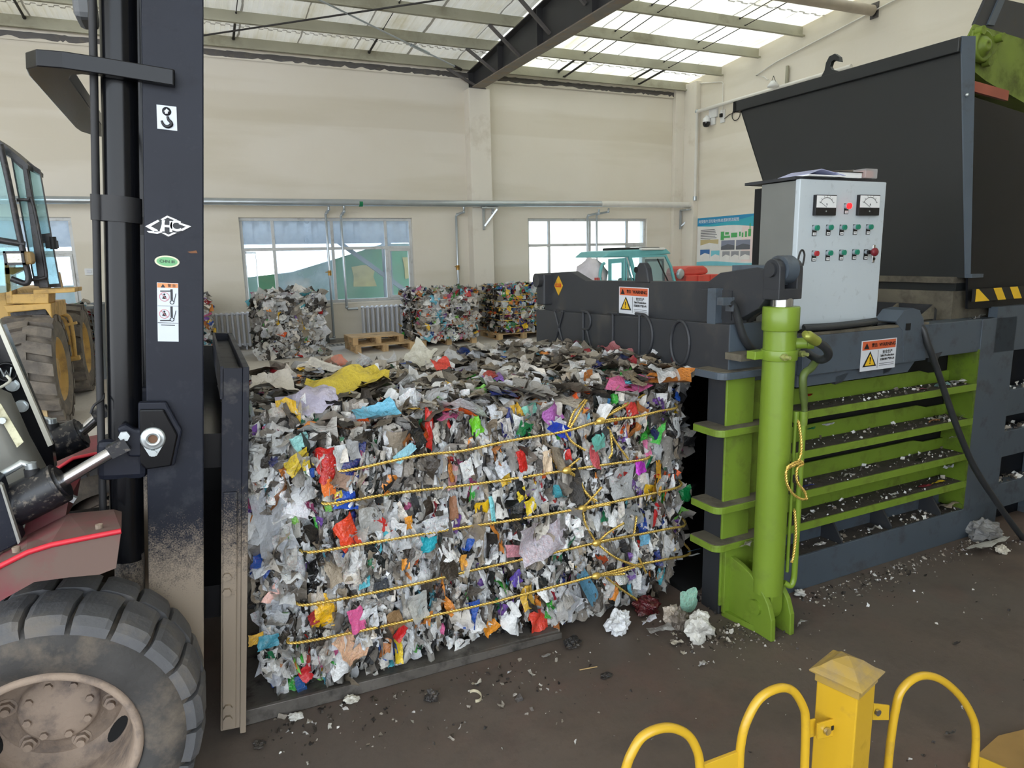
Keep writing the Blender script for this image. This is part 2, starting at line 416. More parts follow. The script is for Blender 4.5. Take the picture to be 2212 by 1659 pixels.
# ------------------------------------------------------------------ windows
M['glass'] = glass('window_glass', (.93, .97, 1.0), .14, (.62, .70, .78), .08, dirt=1.6)
M['glass_hazy'] = glass('window_glass_dusty', (.86, .93, 1.0), .40, (.66, .74, .82), .25, dirt=2.2)  # cloudier pane, pale blue colour mixed over the view
def window(i, x0, x1, hazy):
    root = bpy.data.objects.new('window_%d' % i, None); COL.objects.link(root); root.location = (x0, YW + .1, WZ0); OFF[root.name] = Vector((x0, YW + .1, WZ0))
    root['kind'] = 'structure'; w = x1 - x0; yf0, yf1 = YW + .07, YW + .13; t = .06
    zm = 1.935; cuts = [x0 + w*k for k in (0, .178, .512, .835, 1)]
    g = G(); g.box(x0, x1, yf0, yf1, WZ0, WZ0 + t); g.box(x0, x1, yf0, yf1, WZ1 - t, WZ1); g.box(x0, x0 + t, yf0, yf1, WZ0 + t, WZ1 - t); g.box(x1 - t, x1, yf0, yf1, WZ0 + t, WZ1 - t)
    g.box(x0 + t, x1 - t, yf0, yf1, zm - .03, zm + .03)
    for c in cuts[1:4]: g.box(c - .03, c + .03, yf0, yf1, WZ0 + t, zm - .03); g.box(c - .03, c + .03, yf0, yf1, zm + .03, WZ1 - t)
    g.build('window_frame', M['pvc'], root, bevel=.006)
    g = G(); g.box(x0 - .0, x1 + .0, YW - .015, YW + .07, WZ0 - .035, WZ0); g.build('window_sill', M['col'], root, bevel=.006)
    for r, (za, zb) in enumerate(((zm + .03, WZ1 - t), (WZ0 + t, zm - .03))):
        for c in range(4):
            xa, xb = cuts[c] + (.06 if c == 0 else .03), cuts[c + 1] - (.06 if c == 3 else .03)
            if r == 1 and c in (0, 3):                      # opening sashes
                s = G(); q = .045
                if c == 0:                                   # swung outwards: seen as a slim edge
                    a = math.radians(62); e = (xa + (xb - xa)*math.cos(a), yf1 + (xb - xa)*math.sin(a))
                    pa = lambda k, z: (xa + (e[0] - xa)*k, yf1 + (e[1] - yf1)*k, z)
                    for k0, k1, z0, z1 in ((0, 1, za, za + q), (0, 1, zb - q, zb), (0, .09, za, zb), (.91, 1, za, zb)):
                        s.prism([pa(k0, z0), pa(k1, z0), pa(k1, z1), pa(k0, z1)], (0, .03, 0))
                    sash = s.build('window_sash', M['pvc'], root)
                    h = G(); h.prism([pa(.05, za + q), pa(.95, za + q), pa(.95, zb - q), pa(.05, zb - q)], (0, .006, 0)); h.build('pane', M['glass'], sash)
                    continue
                s.box(xa, xb, yf0 - .02, yf0 + .03, za, za + q); s.box(xa, xb, yf0 - .02, yf0 + .03, zb - q, zb); s.box(xa, xa + q, yf0 - .02, yf0 + .03, za + q, zb - q); s.box(xb - q, xb, yf0 - .02, yf0 + .03, za + q, zb - q)
                sash = s.build('window_sash', M['pvc'], root, bevel=.004)
                h = G(); h.box(xa + .01, xa + .035, yf0 - .05, yf0 - .02, (za + zb)/2 - .06, (za + zb)/2 + .06); h.build('handle', M['galvpipe'], sash, bevel=.004)
                xa, xb, za2, zb2 = xa + q, xb - q, za + q, zb - q
            else: za2, zb2 = za, zb
            p = G(); p.box(xa, xb, YW + .096, YW + .102, za2, zb2)
            p.build('pane', M['glass_hazy'] if (hazy and (r == 0 or c == 1 or hazy == 2)) else M['glass'], root)
    return root
for i, (a, b_) in enumerate(WIN): window(i + 1, a, b_, (2, 1, 0)[i])

# ------------------------------------------------------------------ yard outside the windows
g = G(); g.box(-30, 34, YW + .32, 60, -.25, -.05)
struct(g.build('ground', pm('yard_concrete', S(190, 184, 172), .9, var=.1, scale=.5)), 'pale concrete yard outside the windows', 'ground')
M['tarp'] = pm('green_hoarding', S(92, 142, 112), .7, var=.2, scale=.7, dirt=(S(120, 150, 120), .3, 1.5))
M['poster_o'] = pm('faded_orange_paper', S(176, 164, 112), .8, var=.15, scale=5)
M['shed'] = pm('grey_shed_steel', S(120, 128, 138), .6, var=.1, scale=2)
t = thing('site_hoarding', 'green sheet hoarding with faded orange posters outside the middle window', 'hoarding', (3.2, 18.6, -.05))
g = G(); top = [1.25, 1.3, 1.3, 1.42, 1.75, 2.1, 2.1, 1.6]; xs = [-3, -1, .9, 2.2, 3.4, 4.6, 6.4, 8]
g.strip([[(x, 18.6, -.05) for x in xs], [(x, 18.6, z) for x, z in zip(xs, top)]]); g.build('sheet', M['tarp'], t, solid=.02)
for x, z in ((2.35, .95), (4.05, 1.25), (5.45, 1.45)):
    g = G(); rr = random.Random(int(x*10)); g.prism([(x + rr.uniform(-.03, .03) + a*.3, 18.57, z + b_*.28 + rr.uniform(-.03, .03)) for a, b_ in ((-1, -1), (0, -.9), (1, -1), (.9, 0), (1, 1), (0, 1), (-1, .9), (-.95, 0))], (0, .012, 0)); g.build('poster', M['poster_o'], t)
t = thing('open_shed', 'grey steel open shed standing in the yard behind the window wall', 'shed', (2.5, 20, -.05))
for x in (.9, 4.4, 7.9):
    g = G(); g.box(x - .1, x + .1, 17.3, 17.5, -.05, 2.6); g.build('post', M['shed'], t)
g = G(); g.beam((3.0, 17.4, 2.3), (5.6, 17.4, .3), .1, .1); g.build('brace', M['shed'], t)
g = G(); xs = []; x = -6.0
while x < 5.5: xs += [(x, 0), (x + .16, 0), (x + .18, .05), (x + .3, .05)]; x += .32
g.strip([[(a, 16.6, 2.62 + b_) for a, b_ in xs], [(a, 22, 3.4 + b_) for a, b_ in xs]]); g.build('roof_sheet', M['shed'], t)
g = G(); g.strip([[(a, 16.64 + b_, 2.08) for a, b_ in xs if a < 5.3], [(a, 16.64 + b_, 2.66) for a, b_ in xs if a < 5.3]]); g.build('fascia', M['shed'], t)
t = G().box(9.6, 21, 27, 31, -.05, 4.2).build('building', pm('pale_render', S(226, 222, 208), .9, var=.05)); tag(t, 'pale low building seen through the right hand window beyond the yard', 'building')
g = G(); rr = random.Random(9)
g.ball((0, 0, 0), 1, 26, 12, f=lambda p: Vector((p.x*2.6, p.y*1.2, max(p.z, -.02)*1.0)) + Vector((0, 0, noise.noise(p*3)*.25)))
t = g.xf(Matrix.Translation((11.6, 20.5, -.05))).build('sack_heap', pm('pale_heap', S(168, 166, 160), .8, var=.3, scale=5, bump=.5, bscale=12)); tag(t, 'heap of pale bagged rubbish in the yard outside the right hand window', 'heap')

# ------------------------------------------------------------------ daylight
w = bpy.data.worlds.new('sky'); SC.world = w; w.use_nodes = True; nt = w.node_tree
bg = nt.nodes['Background']; tc = N(nt, 'ShaderNodeTexCoord'); sx = N(nt, 'ShaderNodeSeparateXYZ'); L(nt, tc.outputs['Generated'], sx.inputs[0])
L(nt, mixc(nt, ramp(nt, sx.outputs['Z'], 0, .6), (.92, .96, 1.0), (.70, .84, 1.0)), bg.inputs[0]); bg.inputs[1].default_value = SKY
sun = bpy.data.lights.new('sun', 'SUN'); so = bpy.data.objects.new('sun', sun); COL.objects.link(so)
sun.energy = SUN; sun.angle = math.radians(2.5); sun.color = (1, .97, .92)
so.rotation_euler = Vector((.25, .42, -.87)).to_track_quat('-Z', 'Y').to_euler()
SC.view_settings.view_transform = 'Standard'; SC.view_settings.look = 'None'; SC.view_settings.gamma = 1.0
SC.view_settings.use_curve_mapping = False; SC.view_settings.exposure = EXPOSURE
SC.cycles.use_denoising = True; SC.cycles.use_adaptive_sampling = True; SC.cycles.adaptive_threshold = .06; SC.cycles.adaptive_min_samples = 16; SC.cycles.max_bounces = 7; SC.cycles.diffuse_bounces = 4; SC.cycles.glossy_bounces = 3
SC.cycles.transmission_bounces = 3; SC.cycles.transparent_max_bounces = 12; SC.cycles.sample_clamp_indirect = 6.0
SC.cycles.caustics_reflective = False; SC.cycles.caustics_refractive = False
# ------------------------------------------------------------------ roof steel
t = thing('roof_rafter', 'dark steel roof rafter landing on the wall column', 'rafter', (5.74, 7.2, 5.2))
RXC, ya, yb_ = 5.74, YW - .02, 2.0
zb = lambda y: 5.22 - .008*(YW - y)
g = G(); g.prism([(RXC - .008, ya, zb(ya)), (RXC - .008, yb_, zb(yb_)), (RXC - .008, yb_, ZR(yb_) - .2), (RXC - .008, ya, ZR(ya) - .2)], (.016, 0, 0)); g.build('web', M['rafter'], t)
g = G(); g.prism([(RXC - .13, ya, zb(ya) - .02), (RXC - .13, yb_, zb(yb_) - .02), (RXC - .13, yb_, zb(yb_)), (RXC - .13, ya, zb(ya))], (.26, 0, 0)); g.build('bottom_flange', M['flange'], t)
g = G(); g.prism([(RXC - .13, ya, ZR(ya) - .22), (RXC - .13, yb_, ZR(yb_) - .22), (RXC - .13, yb_, ZR(yb_) - .2), (RXC - .13, ya, ZR(ya) - .2)], (.26, 0, 0)); g.build('top_flange', M['rafter'], t)
for y in (YW - .08, 12.9, 11.2, 9.4, 7.6):
    g = G(); g.box(RXC - .12, RXC + .12, y - .006, y + .006, zb(y), ZR(y) - .21); g.build('stiffener', M['rafter'], t)
g = G(); g.box(RXC - .18, RXC + .18, YW - .31, YW - .02, 5.185, 5.205); g.build('base_plate', M['beamdark'], t)
PUR = [14.40, 13.264, 12.113, 10.933, 9.77, 8.6, 7.43, 6.25, 5.05, 3.85]
for i, y in enumerate(PUR):
    z = ZR(y) - .10
    names = ['eaves purlin right above the ring beam'] + ['galvanised purlin, %s up from the eaves' % k for k in ('second', 'third', 'fourth', 'fifth', 'sixth', 'seventh', 'eighth', 'ninth', 'tenth')]
    g = G(); x0, x1 = XL, XR - .02
    g.box(x0, x1, y - .004, y + .004, z - .1, z + .1); g.box(x0, x1, y - .065, y, z - .1, z - .09); g.box(x0, x1, y, y + .065, z + .09, z + .1)
    g.box(x0, x1, y - .069, y - .061, z - .1, z - .07)
    o = g.build('purlin', M['galv']); tag(o, 'long ' + names[i], 'purlin', 'purlins under the roof sheets')
# purlin splice plates and knee braces at the rafter
for i, y in enumerate(PUR[:7]):
    z = ZR(y) - .1
    g = G(); g.beam((RXC - .62, y - .02, z - .1), (RXC - .02, y - .02, max(zb(y) + .06, z - .62)), .05, .05)
    g.build('knee_brace', M['beamdark'], t)
# sag rods between the purlins
def yz(y, k): return (ZR(y) - .1 + k)
bays = ['left of the rafter', 'right of the rafter']
for j, x in enumerate((-8.0, -5.0, -2.2, 1.0, 3.5, 7.75, 9.75)):
    for i in range(len(PUR) - 2):
        y0, y1 = PUR[i], PUR[i + 1]
        for k, dx in ((.06, 0), (-.05, .13)):
            if dx and x < RXC: continue
            g = G(); r = .022 if i == 0 else .008
            g.tube([(x + dx, y0 - .02, yz(y0, k)), (x + dx, y1 + .02, yz(y1, k))], r, 6)
            for yy, s in ((y0 - .02, -1), (y1 + .02, 1)): g.cyl((x + dx, yy, yz(yy, k)), (x + dx, yy + s*.015, yz(yy, k)), r + .01, n=6)
            o = g.build('sag_rod', M['rod'])
            tag(o, 'thin black sag rod between purlins %s in the bay %s' % (['one and two', 'two and three', 'three and four', 'four and five', 'five and six', 'six and seven', 'seven and eight', 'eight and nine'][i], bays[x > RXC]), 'rod', 'sag rods %s between purlins %d' % (bays[x > RXC], i + 1))
# cross bracing below the purlins
a, b_ = onplane(430, 78, (0, 13.264, 5.62), (0, .081, 1)), onplane(962, -2, (0, 13.264, 5.62), (0, .081, 1))
d = (b_ - a); g = G(); g.tube([a + d*.02, b_ + d*.6], .016, 8); o = g.build('brace_rod', M['rod']); tag(o, 'black diagonal brace rod crossing the left bay ceiling', 'brace rod')
a, b_ = onplane(996, 150, (0, 13.264, 5.62), (0, .081, 1)), onplane(690, 0, (0, 13.264, 5.62), (0, .081, 1))
d = b_ - a
t = thing('brace_rod', 'silver diagonal brace rod with turnbuckle ending at the rafter foot', 'brace rod', a)
g = G(); g.tube([a, b_ + d*.8], .016, 8); g.build('rod', M['galvpipe'], t)
g = G(); g.cyl(a + d*.28, a + d*.42, .03, n=10); g.build('turnbuckle', M['galvpipe'], t)
g = G(); g.cyl(a, a + d*.06, .03, n=8); g.build('clevis', M['rod'], t)
# tubular strut against the gable
t = thing('roof_strut', 'pale round tube strut bolted to the right gable wall', 'strut', (11.3, 9.32, 5.8))
g = G(); g.cyl((RXC, 9.32, 5.80), (XR - .07, 9.32, 5.845), .088, n=24); g.build('tube', pm('strut_paint', S(176, 166, 152), .6, var=.1, scale=4), t)
g = G(); g.box(XR - .07, XR - .02, 9.30, 9.34, 5.75, 5.94); g.box(XR - .02, XR, 9.24, 9.40, 5.72, 5.98); g.build('bracket', M['beamdark'], t)
# cable conduit running down the gable
g = G(); g.tube([(XR - .03, 6.0, 6.15), (XR - .03, 9.0, 5.88), (XR - .03, 11.6, 5.55), (XR - .03, 12.15, 5.42), (XR - .03, 11.9, 5.33), (XR - .03, 11.8, 5.25)], .014, 6)
tag(g.build('conduit', M['whitepipe']), 'thin white conduit sloping down under the purlin ends on the gable', 'conduit')
g = G(); pts = [onx(1490, 181, XR - .03), onx(1560, 177, XR - .03), onx(1562, 180, XR - .03), onx(1561, 243, XR - .03)]; g.tube(pts, .012, 6)
tag(g.build('conduit', M['whitepipe']), 'thin white conduit above the camera in the right corner', 'conduit')
# ------------------------------------------------------------------ heating pipes and radiators
PY = YW - .42
ZP = lambda px, py: ony(px, py, PY)[2]
ZPB = ZP(1040, 440) - .085
t = thing('heating_pipe', 'large galvanised heating pipe running along the window wall', 'pipe', (5, PY, 2.8))
g = G(); g.tube([(XL, PY, ZP(100, 432) - .10), (ony(100, 432, PY)[0], PY, ZP(100, 432)), (5.4, PY, ZP(1000, 440)), (8.7, PY, ZP(1330, 441))], .066, 16); g.build('pipe_run', M['galvpipe'], t)
g = G(); g.tube([(8.69, PY, ZP(1330, 441)), (XR - .12, PY, ZP(1518, 443))], .070, 16); g.build('end_run', M['whitepipe'], t)
px_ = ony(779, 439, PY); g = G(); g.cyl((px_[0] - .035, PY, px_[2]), (px_[0] + .035, PY, px_[2]), .069, n=16); g.build('tape', M['green_tape'], t)
for x0, d in ((5.78, -.32), (XR - .2, -.2)):
    g = G(); g.beam((x0, YW - .31 if x0 < 6 else YW - .14, (ZPB)), (x0, PY - .06, (ZPB)), .04, .04); g.beam((x0, YW - .32 if x0 < 6 else YW - .14, (ZPB)), (x0, YW - .32 if x0 < 6 else YW - .14, 2.28), .04, .04)
    g.beam((x0 + .25, PY - .08, 2.71), (x0 + .02, YW - .33 if x0 < 6 else YW - .16, 2.36), .035, .035); g.beam((x0 - .1, PY - .02, (ZPB)), (x0 + .3, PY - .02, (ZPB)), .06, .03); g.build('bracket', M['galvpipe'], t)
def drop(top, jog, bot, lab, name='riser_pipe', r=.025, extra=None, valve=None):
    """riser: from the main down, sideways jog, then to the foot"""
    q = ony(*top, PY); x0 = q[0]; j = ony(*jog, YW - .07); b = ony(*bot, YW - .07)
    pts = [(x0, PY, q[2]), (x0, PY, j[2] + .1), (x0, PY + .02, j[2] + .03), (j[0] + .03, YW - .07, j[2]), (j[0], YW - .07, j[2] - .04), (j[0], YW - .07, b[2])]
    if extra is not None: pts += [(j[0] + .02, YW - .07, b[2] - .04), (extra, YW - .09, b[2] - .04)]
    t = thing(name, lab, 'pipe', (j[0], YW - .07, max(b[2], 0)), 'heating risers on the window wall')
    g = G(); g.tube(pts, r, 10); g.build('pipe', M['galvpipe'], t)
    g = G()
    for k in (2, 3, 5): g.ball(pts[k], r*1.35, 8, 6)
    g.build('elbow', M['galvpipe'], t)
    if valve:
        v = ony(*valve, YW - .07); g = G(); g.cyl((j[0], YW - .07, v[2] - .05), (j[0], YW - .07, v[2] + .05), r*1.5, n=10); g.beam((j[0] - .09, YW - .12, v[2] + .02), (j[0] + .02, YW - .12, v[2] + .02), .015, .02); g.build('valve', M['brass'], t)
    return t
drop((710, 445), (703, 458), (718, 728), 'galvanised riser with brass valve at the left of the middle window mullion', valve=(705, 590), extra=2.10)
drop((743, 445), (736, 462), (747, 664), 'galvanised riser crossing the middle window and bending to the radiator', extra=2.98)
drop((1002, 447), (985, 463), (993, 612), 'galvanised riser with brass valve left of the wall column', valve=(986, 578))
drop((1065, 450), (1059, 464), (1062, 640), 'galvanised riser just right of the wall column')
drop((1294, 452), (1269, 465), (1270, 570), 'galvanised riser left of two crossing the right window')
drop((1315, 452), (1289, 462), (1289, 562), 'galvanised riser right of two crossing the right window')
drop((1493, 452), (1477, 461), (1470, 612), 'galvanised riser in the right corner under the pipe end')
t = thing('vent_pipe', 'galvanised pipe rising in the corner then running along the gable', 'pipe', (XR - .15, YW - .66, 2.9))
q = onx(1506, 241, XR - .1); c = onx(1590, 216, XR - .1)
g = G(); g.tube([(q[0], q[1], 2.95), (q[0], q[1], q[2] - .05), (q[0], q[1] - .05, q[2]), (c[0], c[1], c[2]), (c[0], c[1] - 3.0, c[2] - .02)], .04, 12); g.build('pipe', M['whitepipe'], t)
g = G(); g.ball((q[0], q[1], q[2]), .055, 10, 6); g.build('elbow', M['galvpipe'], t)
g = G(); g.cyl((q[0], q[1], 2.95), (q[0], q[1], 3.05), .05, n=10); g.build('fitting', M['galvpipe'], t)

M['rad'] = pm('radiator_enamel', S(206, 208, 214), .4, var=.03)
def radiator(x0, x1, lab):
    t = thing('radiator', lab, 'radiator', ((x0 + x1)/2, YW - .1, .07), 'ribbed radiators under the windows'); n = max(3, int((x1 - x0)/.095)); p = (x1 - x0)/n
    for i in range(n):
        g = G(); x = x0 + p*(i + .5)
        for dy in (-.05, .05): g.tube([(x, YW - .12 + dy, .10), (x, YW - .12 + dy, .70)], .024, 8)
        g.ball((x, YW - .12, .71), .05, 8, 6, (.8, 1.5, .7)); g.ball((x, YW - .12, .09), .05, 8, 6, (.8, 1.5, .7))
        g.build('section', M['rad'], t)
    g = G(); g.box(x0 + .1, x0 + .13, YW - .16, YW, 0, .1); g.box(x1 - .13, x1 - .1, YW - .16, YW, 0, .1); g.build('foot', M['rad'], t)
    for zz in (.70, .11): g = G(); g.cyl((x0 + .02, YW - .12, zz), (x1 - .02, YW - .12, zz), .02, n=8); g.build('header', M['rad'], t)
radiator(.10, .86, 'white ribbed radiator left of the big pale plastic bale')
radiator(1.62, 2.16, 'white ribbed radiator mostly hidden by the big pale plastic bale')
radiator(3.02, 3.95, 'white ribbed radiator behind the empty pallets')
t = thing('floor_grate', 'perforated drain grate along the wall behind the empty pallets', 'grate', (2.5, YW - .45, 0))
g = G(); g.box(2.1, 3.1, YW - .62, YW - .3, .002, .012); g.build('cover', pm('grate_grey', S(168, 166, 160), .6), t)
for i in range(11):
    for j in range(2):
        g = G(); x = 2.16 + i*.085; y = YW - .56 + j*.13; g.prism([(x, y, .0125), (x + .045, y, .0125), (x + .06, y + .08, .0125), (x + .015, y + .08, .0125)], (0, 0, .001)); g.build('slot', M['gap'], t)
q = ony(193, 587, YW)
t = thing('wall_switch', 'white wall switch box between the left window and the mast', 'switch', (q[0], YW - .02, q[2] - .06))
g = G(); g.box(q[0] - .07, q[0] + .07, YW - .03, YW, q[2] - .06, q[2] + .06); g.build('box', M['white'], t, bevel=.008)
g = G(); g.box(q[0] - .035, q[0] + .035, YW - .04, YW - .03, q[2] - .02, q[2] + .03); g.build('rocker', M['rad'], t, bevel=.004)

# ------------------------------------------------------------------ camera, router box and cables on the gable
q = onx(1542, 244, XR - .02)
t = thing('junction_box', 'white router box with stub aerial on the gable above the dome camera', 'box', q - np.array([0, 0, .1]))
g = G(); g.box(XR - .06, XR, q[1] - .14, q[1] + .14, q[2] - .11, q[2] + .11); g.build('case', M['white'], t, bevel=.012)
g = G(); g.cyl((XR - .03, q[1] + .13, q[2] - .12), (XR - .03, q[1] + .13, q[2] + .0), .01, n=6); g.build('aerial', M['white'], t)
q = onx(1526, 264, XR - .12)
t = thing('dome_camera', 'white and black security camera on the gable beside the corner', 'camera', q - np.array([0, 0, .12]))
g = G(); g.box(XR - .14, XR, q[1] - .03, q[1] + .03, q[2] + .10, q[2] + .15); g.build('bracket', M['white'], t, bevel=.006)
g = G(); g.lathe((q[0], q[1], q[2]), (0, 0, 1), [(.0, .12), (.04, .12), (.085, .08), (.09, .0)], 20); g.build('housing', M['white'], t)
g = G(); g.lathe((q[0], q[1], q[2]), (0, 0, 1), [(.088, .0), (.085, -.05), (.06, -.1), (.0, -.115)], 20); g.build('dome', pm('smoked_dome', S(28, 28, 32), .15), t)
q = onx(1561, 251, XR - .02)
t = thing('power_socket', 'white power socket with plug right of the router box', 'socket', q - np.array([0, 0, .1]))
g = G(); g.box(XR - .03, XR, q[1] - .07, q[1] + .07, q[2] - .14, q[2] + .14); g.build('plate', M['white'], t, bevel=.006)
g = G(); g.box(XR - .08, XR - .03, q[1] - .02, q[1] + .05, q[2] - .02, q[2] + .06); g.build('plug', M['gap'], t, bevel=.006)
q = onx(1541, 262, XR - .02)
t = tag(G().box(XR - .05, XR, q[1] - .07, q[1] + .07, q[2] - .08, q[2] + .08).build('adapter', M['white'], bevel=.01), 'small white power adapter under the router box', 'adapter')
c = onx(1590, 247, XR - .02)
g = G(); pts = [onx(1563, 258, XR - .02), onx(1575, 248, XR - .02)] + [c + np.array([0, .13*math.cos(a), .13*math.sin(a)]) for a in np.linspace(2.6, 2.6 - 4*math.pi*1.02, 34)] + [onx(1602, 241, XR - .02)]
g.tube(pts, .009, 5); tag(g.build('cable', M['rod']), 'black cable coiled in a loop on the gable wall', 'cable')
q = onx(1670, 186, XR - .2)
t = thing('wall_lamp', 'small white lamp hanging on the gable behind the hopper rim', 'lamp', q)
g = G(); g.lathe((q[0], q[1], q[2]), (0, 0, 1), [(.0, .1), (.05, .1), (.12, .0), (.11, -.02), (0, -.03)], 16); g.build('shade', M['white'], t)
g = G()
for dx in (-.1, .1): g.tube([(q[0], q[1] + dx, q[2] + .0), (q[0], q[1], q[2] + .2)], .006, 5)
g.build('hanger', M['rod'], t)
q = onx(1700, 165, XR - .05)
tag(G().cyl((q[0], q[1], q[2] - .25), (q[0], q[1], q[2] + .2), .035, n=12).build('pipe_stub', M['galv']), 'short grey pipe stub sticking up behind the hopper rim', 'pipe')

# ------------------------------------------------------------------ information board
YB0, YB1, ZB0, ZB1 = 13.95, 11.45, 1.375, 2.52
t = thing('information_board', 'white and turquoise printed information board on the gable wall', 'board', (XR - .02, 12.7, ZB0))
bx_ = XR - .02
def bp(u, v, o=0): return (bx_ - o, YB0 + (YB1 - YB0)*u, ZB1 + (ZB0 - ZB1)*v)
def quad(u0, u1, v0, v1, o): return [bp(u0, v0, o), bp(u1, v0, o), bp(u1, v1, o), bp(u0, v1, o)]
P_ = {k: pm('print_' + k, c, .45, var=.04) for k, c in dict(paper=S(232, 230, 226), pink=S(240, 220, 216), teal=S(50, 172, 192), blue=S(30, 140, 190), sky=S(120, 200, 214), green=S(70, 168, 88), grey=S(150, 150, 154), ink=S(90, 90, 96), sand=S(196, 178, 130), cobalt=S(46, 104, 168), white=S(240, 242, 242), red=S(196, 80, 76), photo=S(128, 132, 150)).items()}
g = G(); g.prism(quad(0, 1, 0, 1, 0), (.02, 0, 0)); g.build('panel', P_['paper'], t)
g = G(); g.prism(quad(.62, .99, .17, .92, .002), (.0015, 0, 0)); g.build('panel', P_['pink'], t)
wave = lambda a, b_, n=12: [bp(a + (b_ - a)*i/n, .17 + .09*(1 - i/n)**1.5 + .012*math.sin(i*.8), .003) for i in range(n + 1)]
g = G(); g.prism([bp(0, 0, .003), bp(1, 0, .003)] + wave(1, 0), (.002, 0, 0)); g.build('header', P_['teal'], t)
g = G(); g.prism([bp(0, .0, .005), bp(.9, .0, .005), bp(.55, .10, .005), bp(0, .17, .005)], (.0015, 0, 0)); g.build('header', P_['blue'], t)
g = G(); g.prism([bp(0, 1, .003), bp(1, 1, .003)] + [bp(1 - i/10, .93 + .02*math.sin(i*.6), .003) for i in range(11)], (.002, 0, 0)); g.build('footer', P_['sky'], t)
g = G(); g.text('阿荣旗生活垃圾分拣处置利用流程图', bp(.30, .085, .008), (0, -1, 0), (0, 0, 1), .088, .001); g.build('title', P_['white'], t)
rr = random.Random(5)
g = G()
for i in range(7): v = .25 + i*.034; u0 = .05; g.prism(quad(u0, u0 + rr.uniform(.14, .24), v, v + .014, .003), (.001, 0, 0))
g.build('text_lines', P_['ink'], t)
g = G()
for u, v, w_, h in ((.34, .31, .045, .17), (.40, .325, .05, .05), (.385, .395, .08, .045), (.48, .345, .08, .09), (.585, .33, .02, .09), (.62, .35, .02, .09), (.66, .33, .025, .11), (.70, .29, .035, .14), (.715, .18, .012, .11)): g.prism(quad(u, u + w_, v, v + h, .005), (.001, 0, 0))
g.build('flow_chart', P_['green'], t)
for u0, u1, v0, v1, m_ in ((.05, .31, .46, .635, 'sand'), (.05, .19, .665, .85, 'cobalt'), (.21, .33, .69, .88, 'sky'), (.35, .53, .49, .68, 'photo'), (.55, .73, .49, .68, 'photo'), (.37, .47, .71, .88, 'grey'), (.49, .59, .71, .88, 'grey'), (.61, .73, .71, .88, 'grey')):
    g = G(); g.prism(quad(u0, u1, v0, v1, .004), (.001, 0, 0)); ph = g.build('photo', P_[m_], t)
    g = G(); k = v0 + (v1 - v0)*.55; g.prism([bp(u0, v1, .006), bp(u1, v1, .006), bp(u1, k, .006), bp((u0 + u1)/2, k - .03, .006), bp(u0, k + .02, .006)], (.001, 0, 0)); g.build('ground', P_['paper' if m_ != 'photo' else 'ink'], ph)
g = G()
for i in range(9): v = .19 + i*.035; g.prism(quad(.78, .84, v, v + .014, .005), (.001, 0, 0))
g.build('text_lines', P_['red'], t)
g = G()
for i in range(16): v = .185 + i*.021; g.prism(quad(.86, .86 + rr.uniform(.08, .12), v, v + .009, .005), (.001, 0, 0))
for v in (.66, .69, .72): g.prism(quad(.84, .97, v, v + .02, .005), (.001, 0, 0))
g.build('text_lines', P_['cobalt'], t)
c = bp(.90, .85, .006); g = G(); g.tube([(c[0], c[1] + .1*math.cos(a), c[2] + .08*math.sin(a)) for a in np.linspace(0, 2*math.pi, 21)[:-1]], .008, 5, closed=True); g.build('emblem', P_['ink'], t)
